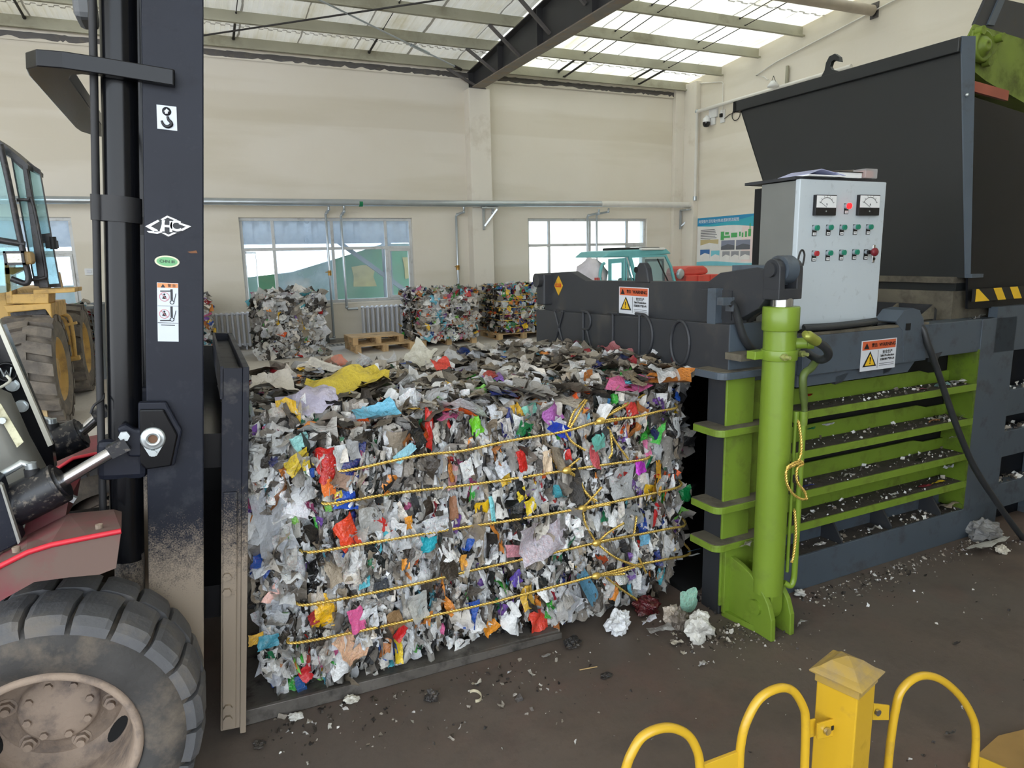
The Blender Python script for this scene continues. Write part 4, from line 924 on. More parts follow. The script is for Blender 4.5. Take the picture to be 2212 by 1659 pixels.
g = G(); g.box(-3.3, -1.9, 9.2, 11.6, 1.0, 1.45); g.build('engine_cover', M['yel'], t, bevel=.05)
g = G(); g.prism([A9(126, 588, 9.3), A9(129, 588, 9.3), A9(136, 622, 9.3), A9(131, 622, 9.3)], (0, .04, 0)); g.build('wooden_stick', M['wood'], t)
# mesh skip behind the loader
t = thing('mesh_cage', 'grey mesh cage of green bottles behind the loader wheels', 'cage', (-1.2, 12.1, 0))
M['cage'] = pm('cage_grey', S(132, 138, 144), .55, .3, var=.08)
g = G(); x0, x1, y0, y1 = -2.4, ony(212, 700, 11.9)[0], 11.9, 13.0; z1 = ony(205, 661, 11.9)[2]
g.box(x1 - .02, x1, y0, y1, .05, z1); g.build('side_sheet', pm('grey_sheet', S(150, 158, 166), .5, .3, var=.06), t)
g = G()
for i in range(16): g.box(x0 + (x1 - x0)*i/15 - .006, x0 + (x1 - x0)*i/15 + .006, y0 - .006, y0 + .006, .05, z1)
for i in range(13): z = .06 + (z1 - .08)*i/12; g.box(x0, x1, y0 - .006, y0 + .006, z - .006, z + .006)
g.build('mesh_panel', M['cage'], t)
g = G()
for a in (x0, x1):
    for b_ in (y0, y1): g.box(a - .03, a + .03, b_ - .03, b_ + .03, 0, z1)
for b_ in (y0, y1): g.box(x0, x1, b_ - .03, b_ + .03, z1 - .04, z1)
for a in (x0, x1): g.box(a - .03, a + .03, y0, y1, z1 - .04, z1)
g.build('frame', M['cage'], t)
rg = np.random.default_rng(77); n = 420
C = np.stack([rg.uniform(x0 + .08, x1 - .08, n), rg.uniform(y0 + .06, y0 + .4, n), rg.uniform(.15, z1 + .02, n)], 1); u = rg.normal(0, 1, (n, 3)); u /= np.linalg.norm(u, axis=1)[:, None]; v = np.cross(u, rg.normal(0, 1, (n, 3))); v /= np.linalg.norm(v, axis=1)[:, None]
col, par = palette(rg, n, 'bottle')
o = put('bottle_fill', shift(frag_mesh('bottle_fill', C, u, v, rg.uniform(.05, .1, n), rg.uniform(.04, .07, n), col, par, 5, nu=4, nv=4), OFF[t.name]), t, OFF[t.name]); o['kind'] = 'stuff'
# ------------------------------------------------------------------ the large bale on the forklift tray
BX0, BX1, BY0, BY1, BZ0, BZ1 = .09, 2.15, 2.55, 3.78, .06, 1.10
bale = thing('waste_bale', 'large bale of compressed plastic and paper waste tied with gold cords, held by the forklift', 'bale', (1.1, 3.1, .05)); BO = OFF[bale.name]
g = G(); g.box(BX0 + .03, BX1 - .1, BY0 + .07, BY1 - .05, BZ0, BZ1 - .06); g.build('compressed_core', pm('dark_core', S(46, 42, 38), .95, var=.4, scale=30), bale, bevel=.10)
rg = np.random.default_rng(20)
def front_y(x, z):
    """bulging front with a rounded right corner and rounded top edge"""
    y = BY0 + .020*np.sin(x*7 + 1) + .012*np.sin(z*19) + .012*np.sin(x*31 + z*8)
    k = np.clip((x - (BX1 - .34))/.34, 0, 1); y = y + .34*(1 - np.sqrt(np.clip(1 - k*k, 0, 1)))
    t = np.clip((z - (BZ1 - .12))/.12, 0, 1); y = y + .10*t*t
    b = np.clip((.22 - z)/.2, 0, 1); y = y + .03*b*b
    return y
def top_z(x, y):
    return BZ1 - .035 + .055*np.clip(x/1.9, 0, 1) + .02*np.clip((y - BY0)/1.2, 0, 1) + .018*np.sin(x*6 + y*3) + .012*np.sin(x*17 - y*9) - .05*np.clip((.45 - x)/.4, 0, 1)*np.clip((BY0 + .5 - y)/.5, 0, 1)
# pressed layers on the front: sheets stand on edge, stacked along the length of the bale
def front_batch(n, size, inset, tilt, seed, kind='front'):
    r = np.random.default_rng(seed); x = r.uniform(BX0, BX1, n); z = r.uniform(BZ0 + .02, BZ1 + .02, n); y = front_y(x, z) + inset + r.normal(0, .010, n)
    th = r.normal(0, tilt, n); U = np.stack([r.normal(0, .30, n), r.normal(0, .28, n), np.ones(n)], 1); U /= np.linalg.norm(U, axis=1)[:, None]
    k = np.clip((x - (BX1 - .34))/.34, 0, 1); th = th + k*1.0
    V = np.stack([np.cos(th), np.sin(th), r.normal(0, .2, n)], 1); V -= U*np.sum(U*V, 1)[:, None]; V /= np.linalg.norm(V, axis=1)[:, None]
    s_ = size*np.clip(np.exp(r.normal(0, .38, n)), .4, 1.5); su = s_*r.uniform(.9, 2.1, n); sv = s_*r.uniform(.4, 1.0, n)
    z = np.maximum(z, BZ0 + su*.6)
    col, par = palette(r, n, kind)
    return np.stack([x, y, z], 1), U, V, su, sv, col, par
batches = [front_batch(1300, .034, .035, .6, 1), front_batch(2200, .028, .010, .85, 2), front_batch(1200, .016, -.004, .9, 3), front_batch(520, .034, -.004, .6, 4)]
def top_batch(n, size, lift, seed):
    r = np.random.default_rng(seed); x = r.uniform(BX0 - .02, BX1 - .05, n); y = BY0 + .02 + (BY1 - BY0)*r.random(n); z = top_z(x, y) + lift + abs(r.normal(0, .012, n))
    a = r.uniform(0, 6.28, n); U = np.stack([np.cos(a), np.sin(a), r.normal(0, .2, n)], 1); U /= np.linalg.norm(U, axis=1)[:, None]
    V = np.stack([-np.sin(a), np.cos(a), r.normal(0, .3, n)], 1); V -= U*np.sum(U*V, 1)[:, None]; V /= np.linalg.norm(V, axis=1)[:, None]
    s_ = size*np.clip(np.exp(r.normal(0, .4, n)), .4, 2.0); col, par = palette(r, n, 'top')
    w_ = np.clip((.5 - x)/.4, 0, 1) + np.clip((BY0 + .12 - y)/.12, 0, 1)*.6
    for i in range(n):
        if r.random() < w_[i]: c_, p_ = palette(r, 1, 'front'); col[i], par[i] = c_[0], p_[0]
    return np.stack([x, y, z], 1), U, V, s_*r.uniform(.9, 1.8, n), s_*r.uniform(.6, 1.1, n), col, par
tops = [top_batch(1000, .042, -.012, 5), top_batch(1700, .025, .008, 6), top_batch(420, .030, .024, 7)]
def end_batch(n, seed):
    r = np.random.default_rng(seed); z = r.uniform(BZ0 + .03, BZ1 + .02, n); y = r.uniform(BY0 + .2, BY1, n); x = BX1 + .015*np.sin(z*9) + r.normal(0, .02, n)
    U = np.stack([r.normal(0, .3, n), r.normal(0, .3, n), np.ones(n)], 1); U /= np.linalg.norm(U, axis=1)[:, None]; V = np.stack([r.normal(0, .6, n), np.ones(n), r.normal(0, .2, n)], 1); V -= U*np.sum(U*V, 1)[:, None]; V /= np.linalg.norm(V, axis=1)[:, None]
    col, par = palette(r, n, 'front'); s_ = .035*np.exp(r.normal(0, .35, n)); return np.stack([x, y, z], 1), U, V, s_*1.3, s_*.8, col, par
batches += [end_batch(420, 8)]
cat_ = lambda i: np.concatenate([np.asarray(b_[i], float) for b_ in batches])
me = shift(frag_mesh('pressed_scraps', cat_(0), cat_(1), cat_(2), cat_(3), cat_(4), cat_(5), cat_(6), 99, nu=6, nv=5, crumple=.42, curl=.4, ragged=.10, corner=.24), BO)
o = put('pressed_scraps', me, bale, BO); o['kind'] = 'stuff'
cat_ = lambda i: np.concatenate([np.asarray(b_[i], float) for b_ in tops])
me = shift(frag_mesh('top_layer', cat_(0), cat_(1), cat_(2), cat_(3), cat_(4), cat_(5), cat_(6), 98, crumple=.22, curl=.22), BO)
o = put('top_layer', me, bale, BO); o['kind'] = 'stuff'
# loose film feathering out at the left, right and top
def fringe(n, seed):
    r = np.random.default_rng(seed); C, U, V, su, sv = [], [], [], [], []
    for i in range(n):
        k = r.random()
        if k < .35: x, z = BX0 + r.uniform(-.0, .12), r.uniform(.1, 1.05); c = (x, float(front_y(np.array(x), np.array(z))) - .01, z); u = (r.normal(0, .5), -.35, r.normal(0, 1))
        elif k < .7: z = r.uniform(.1, 1.1); c = (BX1 + r.uniform(-.02, .05), BY0 + r.uniform(.18, .5), z); u = (1, r.normal(0, .4) - .2, r.normal(0, .5))
        else: x = r.uniform(BX0, BX1); y = r.uniform(BY0 + .3, BY1); c = (x, y, float(top_z(np.array(x), np.array(y))) + .03); u = (r.normal(0, 1), r.normal(0, .5), r.uniform(.05, .8))
        u = np.array(u); u /= np.linalg.norm(u); v = np.cross(u, r.normal(0, 1, 3)); v /= np.linalg.norm(v); s_ = r.uniform(.018, .04); C.append(c); U.append(u); V.append(v); su.append(s_*1.8); sv.append(s_)
    col, par = palette(r, n, 'film'); par = [(a, .7 if r.random() < .6 else b_, c) for a, b_, c in par]
    return frag_mesh('loose_film', C, U, V, su, sv, col, par, seed, nu=6, nv=4, crumple=.4, curl=.6)
o = put('loose_film', shift(fringe(230, 31), BO), bale, BO); o['kind'] = 'stuff'
# the scraps that can be told apart: (px, py, width px, height px, tilt deg, colour, roughness, film, print, kind name, label)
SCR = [
 (1071, 893, 26, 44, 15, (222, 224, 228), .25, 0, 0, 'plastic_spoon', 'white plastic spoon bowl'), (926, 930, 20, 78, -8, (206, 44, 34), .3, 0, .3, 'plastic_bag', 'twisted red bag'),
 (1029, 919, 26, 34, 20, (120, 208, 50), .35, 0, .3, 'plastic_scrap', 'neon green wrapper'), (836, 909, 22, 44, -12, (226, 226, 222), .5, 0, 1, 'paper_card', 'white printed card'),
 (764, 972, 26, 42, 6, (152, 152, 152), .5, 0, 0, 'carton', None), (738, 984, 34, 48, 8, (206, 208, 208), .3, .2, 0, 'plastic_scrap', None), (716, 985, 18, 42, -5, (222, 222, 222), .4, 0, 0, 'paper_card', None),
 (642, 1000, 52, 42, 24, (226, 196, 50), .25, .35, .8, 'plastic_bag', 'yellow printed film'), (738, 1032, 46, 40, -24, (150, 122, 104), .8, 0, 0, 'cardboard', 'brown corrugated cardboard'),
 (709, 1053, 26, 34, 10, (232, 120, 46), .35, 0, .3, 'plastic_scrap', None), (752, 1078, 46, 34, -14, (36, 84, 190), .3, 0, .5, 'plastic_bag', 'blue wrapper with yellow edge'), (733, 1076, 18, 26, 10, (232, 206, 70), .3, 0, 0, 'plastic_scrap', None),
 (648, 1098, 52, 30, -28, (232, 232, 236), .5, 0, .6, 'paper_label', None), (585, 1120, 70, 150, 10, (186, 190, 196), .12, .75, 0, 'plastic_bag', 'large clear plastic bag'), (652, 960, 36, 36, 15, (150, 208, 204), .4, 0, 0, 'plastic_scrap', None),
 (577, 940, 20, 52, -10, (140, 196, 222), .5, 0, 0, 'cloth', None), (903, 946, 26, 40, 24, (22, 24, 24), .5, 0, 0, 'plastic_scrap', None), (876, 978, 50, 20, 28, (150, 206, 222), .35, .2, 0, 'plastic_bag', None),
 (976, 1030, 22, 50, -10, (204, 150, 150), .4, .2, 0, 'plastic_bag', None), (1084, 1008, 34, 38, 14, (226, 230, 236), .4, 0, 1, 'paper_label', 'white barcode label with red edge'), (1009, 1012, 26, 38, 12, (226, 228, 226), .4, 0, 1, 'paper_card', None),
 (979, 1098, 20, 40, 0, (150, 104, 76), .6, 0, 0, 'cardboard', None), (1081, 1090, 30, 62, 4, (222, 220, 214), .6, 0, 0, 'tissue', None), (945, 1134, 52, 34, 10, (206, 208, 210), .4, 0, 1, 'paper_label', 'grey striped label'),
 (1064, 1098, 10, 56, 4, (128, 206, 212), .35, 0, 0, 'plastic_strip', None), (884, 1131, 16, 26, 4, (232, 152, 40), .35, 0, .4, 'plastic_scrap', None),
 (1131, 861, 48, 26, -8, (224, 92, 34), .3, 0, 0, 'plastic_bag', 'orange bag under the top edge'), (1147, 884, 36, 28, 20, (132, 196, 176), .4, 0, 0, 'plastic_scrap', None), (1198, 900, 50, 46, 30, (160, 88, 160), .4, 0, .2, 'plastic_bag', 'purple torn bag'),
 (1208, 928, 64, 26, -30, (26, 62, 178), .3, 0, .2, 'plastic_bag', 'blue bag caught under a cord'), (1136, 928, 34, 30, -20, (28, 116, 66), .3, 0, 0, 'plastic_scrap', None), (1118, 892, 24, 44, 24, (226, 176, 50), .35, 0, .5, 'plastic_bag', None),
 (1181, 995, 24, 46, -6, (226, 202, 172), .6, 0, 0, 'paper_card', 'beige paper card'), (1130, 996, 22, 44, 16, (206, 40, 34), .3, 0, .2, 'plastic_scrap', None), (1286, 985, 24, 50, 6, (196, 84, 90), .35, 0, .3, 'plastic_bag', None),
 (1291, 956, 32, 34, 10, (110, 190, 176), .2, .3, 0, 'plastic_cup', None), (1466, 920, 32, 40, 18, (224, 226, 226), .5, 0, .3, 'paper_label', None), (1385, 1006, 30, 30, 0, (196, 60, 200), .12, 0, 0, 'foil_wrapper', 'magenta foil wrapper'),
 (1419, 1034, 26, 58, -14, (236, 174, 50), .3, 0, .8, 'plastic_bag', None), (1343, 1042, 66, 60, 0, (196, 198, 200), .12, .3, 0, 'foil_sheet', 'silvery crumpled film'), (1147, 1094, 24, 30, 10, (236, 208, 48), .35, 0, .8, 'carton', 'yellow carton scrap'), (1128, 1068, 22, 24, 16, (232, 206, 52), .35, 0, .3, 'plastic_scrap', None),
 (1414, 935, 22, 26, 30, (40, 36, 100), .4, 0, 0, 'plastic_scrap', None), (1417, 1110, 14, 48, -20, (196, 40, 44), .35, 0, 0, 'plastic_strip', None), (1310, 870, 26, 22, 0, (64, 130, 196), .35, 0, 0, 'bottle_cap', None), (1365, 885, 30, 34, 10, (206, 60, 56), .3, 0, .2, 'plastic_bag', None),
 (752, 1154, 46, 66, 22, (224, 70, 36), .3, 0, .4, 'plastic_bag', 'red orange bag'), (1169, 1161, 118, 82, 4, (206, 196, 204), .3, .15, 1, 'plastic_bag', 'large pale bag with red print'), (1130, 1190, 90, 24, -14, (216, 150, 160), .3, .1, .8, 'plastic_bag', None),
 (926, 1175, 36, 34, -10, (36, 168, 184), .5, 0, 0, 'cloth', 'teal cloth'), (824, 1272, 34, 36, 0, (64, 68, 74), .6, 0, 0, 'plastic_scrap', 'dark grey hexagonal scrap'), (708, 1322, 50, 62, -14, (240, 186, 30), .3, 0, .8, 'plastic_bag', 'mustard yellow printed bag'),
 (676, 1336, 18, 28, 10, (150, 34, 38), .4, 0, .2, 'plastic_scrap', None), (772, 1337, 28, 52, 8, (216, 92, 146), .45, 0, .6, 'cloth', 'pink patterned cloth'), (1056, 1352, 36, 34, 24, (232, 150, 40), .3, 0, .6, 'plastic_bag', 'orange bag near the bottom'),
 (855, 1340, 30, 44, 16, (140, 110, 74), .6, 0, 0, 'cardboard', None), (866, 1366, 34, 22, 40, (204, 34, 36), .25, 0, .4, 'snack_bag', 'red end of a snack bag'), (861, 1405, 18, 52, -4, (232, 200, 50), .25, 0, .5, 'snack_bag', 'yellow part of a snack bag'),
 (757, 1396, 56, 72, 26, (222, 178, 144), .35, 0, .7, 'plastic_bag', 'cream and orange striped bag'), (997, 1402, 34, 40, -12, (226, 226, 222), .4, 0, 1, 'paper_card', 'white card with dark print near the bottom'), (661, 1454, 26, 34, 16, (206, 48, 54), .4, 0, 0, 'plastic_glove', None),
 (650, 1478, 20, 34, 8, (36, 88, 150), .4, 0, 0, 'plastic_scrap', None), (692, 1208, 14, 26, 8, (26, 26, 26), .3, 0, 0, 'plastic_scrap', None), (592, 1279, 50, 20, 42, (240, 190, 176), .4, 0, .3, 'paper_label', 'pale orange label'),
 (607, 1306, 68, 40, -10, (196, 200, 206), .15, .55, 0, 'plastic_bag', None), (578, 1388, 40, 26, -8, (64, 140, 160), .35, 0, .3, 'plastic_bag', None), (553, 1382, 28, 20, 0, (206, 160, 40), .5, 0, .4, 'plastic_net', None),
 (950, 1277, 24, 28, -14, (34, 34, 38), .4, 0, .9, 'plastic_scrap', None), (1000, 1350, 44, 14, -40, (214, 214, 216), .3, .1, 0, 'plastic_strip', 'curled white strip'), (1000, 1213, 18, 34, 4, (236, 168, 66), .35, 0, .7, 'paper_label', None),
 (875, 1219, 20, 22, 0, (238, 158, 56), .4, 0, .3, 'plastic_scrap', None), (1141, 1290, 30, 46, 8, (226, 182, 70), .35, 0, .9, 'plastic_bag', None), (1164, 1338, 38, 46, 6, (222, 70, 50), .35, 0, .4, 'plastic_bag', 'red orange printed bag at the bottom'),
 (1116, 1250, 24, 26, 20, (92, 70, 168), .35, 0, .4, 'plastic_bag', None), (1394, 1164, 34, 24, -4, (124, 188, 222), .4, 0, .8, 'paper_label', 'light blue label'), (1270, 1268, 26, 80, 26, (88, 140, 168), .35, .2, 0, 'plastic_strip', None), (1336, 1294, 14, 30, -14, (214, 216, 216), .4, 0, .8, 'paper_label', None),
 (1365, 1115, 60, 44, 10, (170, 172, 174), .12, .35, 0, 'foil_sheet', None), (905, 1308, 40, 50, 10, (196, 196, 190), .2, .5, 0, 'plastic_bag', None), (1245, 1290, 44, 56, -8, (190, 192, 194), .15, .5, 0, 'plastic_bag', None),
 (660, 1060, 50, 40, 12, (200, 202, 204), .15, .6, 0, 'plastic_bag', None), (612, 960, 44, 60, -6, (202, 204, 204), .15, .55, 0, 'plastic_bag', None), (560, 1000, 34, 60, 4, (210, 212, 210), .2, .5, 0, 'plastic_bag', None), (800, 1120, 40, 50, 0, (176, 176, 172), .2, .4, 0, 'plastic_bag', None),
]
dscale = lambda p: depth_of(p)/F
for i, (px, py, w_, h_, ang, c, ro, fi, pr, nm, lab) in enumerate(SCR):
    p = ony(px, py, BY0); y = float(front_y(np.array(p[0]), np.array(min(p[2], 1.09)))) - .032 - (.006 if w_ > 60 else 0); p = ony(px, py, y); k = dscale(p)/2
    a = math.radians(ang); th = .25 + max(0, (p[0] - 1.8))*1.6
    u0, v0 = np.array([math.cos(th), math.sin(th), 0]), np.array([0, .12, 1.0]); v0 /= np.linalg.norm(v0)
    u = u0*math.cos(a) + v0*math.sin(a); v = -u0*math.sin(a) + v0*math.cos(a)
    o = one_scrap(nm, p, u, v, w_*k*1.08, h_*k*1.08, S(*c), (ro, fi, pr), 700 + i, bale, nu=7, nv=6, crumple=.16, curl=.2, ragged=.10, corner=.2)
    if lab: o['label'] = lab
TOPS = [(742, 820, 165, 70, 6, (214, 190, 64), .35, 0, 'plastic_bag', 'long yellow bag on top'), (664, 862, 110, 60, 30, (178, 172, 190), .35, .2, 'plastic_bag', 'lavender film on top'), (815, 892, 100, 50, 14, (96, 164, 190), .4, 0, 'plastic_bag', 'blue torn sheet on top'),
        (592, 828, 90, 60, -10, (212, 204, 192), .5, 0, 'paper_sheet', None), (700, 790, 20, 60, 70, (214, 208, 196), .5, 0, 'paper_tube', 'white paper tube sticking up'), (955, 788, 40, 40, 0, (196, 60, 44), .4, 0, 'plastic_bag', 'red bag on top'), (1330, 762, 46, 50, 30, (140, 78, 82), .5, 0, 'plastic_bag', 'dull red netting on top'),
        (905, 772, 60, 44, 50, (206, 202, 186), .3, .4, 'plastic_bag', 'clear bag standing up at the back'), (1060, 810, 30, 20, 0, (140, 40, 34), .4, 0, 'plastic_scrap', None), (1440, 800, 60, 40, -20, (196, 198, 198), .2, .5, 'plastic_bag', None), (790, 800, 40, 30, 0, (40, 36, 38), .4, 0, 'plastic_scrap', None), (1035, 750, 50, 26, 20, (150, 146, 138), .4, .2, 'plastic_bag', None), (1190, 748, 70, 36, 12, (136, 130, 118), .45, 0, 'plastic_bag', None)]
for i, (px, py, w_, h_, ang, c, ro, fi, nm, lab) in enumerate(TOPS):
    zt = BZ1 + .075; p = onz(px, py, zt); p[1] = min(p[1], BY1 - .05); p = ony(px, py, p[1]); k = dscale(p)/2; a = math.radians(ang)
    u = np.array([math.cos(a), .3*math.sin(a), .35*math.sin(a) + .05]); u /= np.linalg.norm(u); v = np.cross((0, -.35, 1), u); v /= np.linalg.norm(v)
    o = one_scrap(nm, p, u, v, w_*k, h_*k*1.3, S(*c), (ro, fi, 0), 900 + i, bale, nu=11, nv=8, crumple=.22, curl=.3, ragged=.08, corner=.2)
    if lab: o['label'] = lab
# spades on the card, print on the bags
def on_front(px, py, lift=.05): p = ony(px, py, BY0); return ony(px, py, float(front_y(np.array(p[0]), np.array(p[2]))) - lift)
# gold cords
CORDS = [[(752, 1016), (900, 985), (1000, 974), (1097, 953), (1220, 932), (1301, 909), (1372, 901), (1422, 889), (1462, 880)],
         [(715, 1088), (850, 1066), (1000, 1049), (1097, 1036), (1225, 1016), (1315, 1003), (1400, 990)],
         [(668, 1193), (780, 1176), (920, 1153), (1005, 1139), (1100, 1125), (1257, 1098), (1393, 1070), (1470, 1050)],
         [(652, 1307), (705, 1300), (905, 1260), (1030, 1230), (1100, 1215), (1214, 1190), (1288, 1173), (1435, 1144), (1480, 1134)],
         [(645, 1388), (865, 1345), (1035, 1308), (1100, 1292), (1210, 1264), (1286, 1244), (1383, 1219), (1436, 1209), (1490, 1196)]]
for i, c in enumerate(CORDS):
    pts = [on_front(a, b_, .046) for a, b_ in c]; pts = [pts[0] + np.array([-.03, .06, 0])] + pts + [pts[-1] + np.array([.05, .12, .01])]
    rope(spline(pts, 5), .0062).build('binding_cord', M['gold'], bale)
KNOT = [[(1301, 909), (1330, 885), (1384, 858)], [(1300, 905), (1345, 880), (1392, 852)], [(1228, 922), (1240, 890), (1264, 863)], [(1232, 924), (1250, 893), (1268, 864)], [(1222, 935), (1236, 955), (1264, 973)], [(1312, 922), (1330, 955), (1357, 992)], [(1285, 916), (1310, 912), (1345, 905)],
        [(1225, 1016), (1245, 1030), (1268, 1068), (1290, 1082)], [(1222, 1018), (1250, 1034), (1262, 1058), (1285, 1085)], [(1257, 1098), (1275, 1080), (1300, 1052)], [(1258, 1100), (1264, 1130), (1280, 1160), (1290, 1175)], [(1262, 1100), (1300, 1092), (1318, 1090)],
        [(1290, 1172), (1315, 1150), (1348, 1130)], [(1290, 1175), (1330, 1205), (1385, 1226)], [(1375, 1115), (1370, 1150), (1366, 1165)], [(1288, 1172), (1320, 1165), (1376, 1155)], [(1380, 1205), (1388, 1222), (1396, 1238)],
        [(1286, 1244), (1330, 1238), (1372, 1225)], [(1290, 1244), (1320, 1242), (1350, 1240)], [(1310, 1248), (1345, 1275), (1392, 1306)], [(1225, 1012), (1240, 1000), (1252, 990)], [(1318, 930), (1322, 975), (1316, 990)]]
for i, c in enumerate(KNOT):
    rope(spline([on_front(a, b_, .056 if i % 2 else .050) for a, b_ in c], 6), .0058).build('cord_tail', M['gold'], bale)
for px, py in ((1298, 909), (1225, 1016), (1258, 1099), (1289, 1173), (1288, 1244)):
    c = on_front(px, py, .058); g = G(); g.ball(c, .016, 12, 8, (1.5, .9, 1)); g.build('cord_knot', M['gold'], bale)
# ------------------------------------------------------------------ forklift
MUD = S(150, 136, 120)
M['mast'] = pm('mast_black', S(29, 32, 42), .42, var=.12, scale=5, dirt=(S(58, 60, 66), .2, 14), mud=(.42, 1.0, MUD), spec=.22)
M['mastd'] = pm('mast_black_clean', S(14, 15, 18), .22, var=.15, scale=6, spec=.28)
M['mastt'] = pm('cylinder_black_dusty', S(30, 31, 36), .35, var=.15, scale=6, dirt=(S(150, 140, 126), .25, 60), mud=(.35, .95, MUD))
M['plate'] = pm('carriage_black', S(31, 33, 42), .5, spec=.25, var=.15, scale=7, dirt=(S(90, 88, 86), .3, 12), mud=(.35, 1.08, MUD))
M['chrome'] = pm('chrome_rod', S(196, 196, 198), .18, .95, var=.05)
M['zinc'] = pm('zinc_bolt', S(196, 204, 206), .3, .7, var=.1, scale=60)
M['fred'] = pm('dusty_red_fender', S(118, 32, 46), .5, var=.12, scale=5, dirt=(S(110, 90, 82), .68, 2.6))
M['stripe'] = pm('red_edge', S(204, 40, 56), .45, var=.1)
M['cowl'] = pm('grey_cowl', S(150, 150, 144), .45, var=.04)
M['cream'] = pm('cream_edge', S(206, 204, 190), .5, var=.04)
M['hubmud'] = pm('muddy_rim', S(150, 132, 116), .85, var=.12, scale=8, dirt=(S(70, 66, 70), .35, 9), bump=.4, bscale=45)
M['tyre_f'] = pm('forklift_tyre', S(88, 88, 90), .7, var=.14, scale=7, dirt=(S(116, 108, 98), .35, 7), bump=.25, bscale=60)
M['tyre_s'] = pm('forklift_tyre_side', S(62, 60, 58), .75, var=.2, scale=9, dirt=(S(120, 108, 94), .45, 6), bump=.3, bscale=60)
fl = thing('forklift', 'red and black forklift with muddy front wheel, its mast gripping the big bale', 'forklift', (-.5, 2.9, 0))
TA = math.radians(5.4); TM = Matrix.Rotation(TA, 4, 'Y')           # mast leans forward
def tp(x, y, z): return TM @ Vector((x, y, z))
TINV = TM.inverted()
def on_mast(px, py, y): return TINV @ _v(ony(px, py, y))            # photo point on the vertical plane y, in mast coordinates
MX0, MX1, MY = -.305, -.140, 2.40
Y2 = 3.55
for k, y in enumerate((MY, Y2)):
    s_ = 1 if k == 0 else -1
    g = G(); g.box(MX0, MX1, min(y, y + s_*.022), max(y, y + s_*.022), .10, 3.3); g.box(MX0, MX0 + .022, min(y + s_*.022, y + s_*.10), max(y + s_*.022, y + s_*.10), .1, 3.3); g.box(MX1 - .022, MX1, min(y + s_*.022, y + s_*.1), max(y + s_*.022, y + s_*.1), .1, 3.3)
    mast = g.xf(TM).build('mast_rail', M['mast'], fl, bevel=.004)
    if k == 0: MAST = mast
    g = G(); yi = y + s_*.035; g.box(MX0 + .03, MX1 - .03, min(yi, yi + s_*.09), max(yi, yi + s_*.09), .12, 3.3); g.xf(TM).build('inner_rail', M['mastd'], fl)
    yc = y + s_*.055
    g = G(); g.cyl((-.368, yc, .72), (-.368, yc, 3.3), .049, n=28); g.xf(TM).build('lift_cylinder', M['mastd'], fl)
    g = G(); g.cyl((-.362, yc, .12), (-.362, yc, .74), .044, n=24); g.xf(TM).build('cylinder_base', M['mastt'], fl)
    g = G(); g.box(on_mast(208, 1000, MY).x, MX0, min(y + s_*.002, y + s_*.12), max(y + s_*.002, y + s_*.12), on_mast(250, 1040, MY).z, on_mast(250, 952, MY).z); g.xf(TM).build('cylinder_bracket', M['mast'], fl, bevel=.02)
    g = G(); g.tube([(-.432, yc - .02, .72), (-.434, yc - .02, 1.6), (-.430, yc - .03, 2.2), (-.432, yc - .02, 3.3)], .011, 8); g.xf(TM).build('lift_hose', M['rubber'], fl)
    g = G(); g.cyl((-.372, yc, 1.80), (-.372, yc, 1.875), .060, n=24); g.cyl((-.43, yc - .02, 1.80), (-.43, yc - .02, 1.875), .018, n=12); g.xf(TM).build('tape_band', M['rubber'], fl)
for z in (.35, 2.86):
    g = G(); g.box(MX0 + .02, MX0 + .06, MY + .1, Y2 - .1, z, z + .16); g.xf(TM).build('cross_member', M['mastd'], fl)
for y in (MY + .3, Y2 - .3):
    g = G(); g.box(-.28, -.24, y - .02, y + .02, .3, 3.2); g.xf(TM).build('lift_chain', M['rubber'], fl)
# bent tie bar around the lift cylinder
zt = on_mast(376, 168, MY - .03).z; w_ = .046
x_r = on_mast(378, 170, MY - .03).x
ym = (MY + Y2)/2
near_o = [(x_r, MY - .030), (x_r - .004, MY - .034), (-.40, MY - .034), (-.50, MY - .026), (-.565, MY + .0), (-.60, MY + .06), (-.608, MY + .14), (-.608, ym)]
near_i = [(x_r, MY - .001), (x_r - .004, MY - .001), (-.40, MY - .0), (-.455, MY + .012), (-.49, MY + .05), (-.50, MY + .10), (-.50, MY + .16), (-.50, ym)]
po = near_o + [(a, 2*ym - b_) for a, b_ in near_o[-2::-1]]; pi = near_i + [(a, 2*ym - b_) for a, b_ in near_i[-2::-1]]
g = G(); n = len(po)
vs = [(p[0], p[1], z) for z in (zt - w_/2, zt + w_/2) for P in (po, pi) for p in P]
fs = []
for i in range(n - 1): fs += [(i, i + 1, n + i + 1, n + i), (2*n + i, 3*n + i, 3*n + i + 1, 2*n + i + 1), (i, 2*n + i, 2*n + i + 1, i + 1), (n + i, n + i + 1, 3*n + i + 1, 3*n + i)]
fs += [(0, n, 3*n, 2*n), (n - 1, 3*n - 1, 4*n - 1, 2*n - 1)]
g.add(vs, fs); g.xf(TM).build('tie_bar', M['mastd'], fl, bevel=.006)
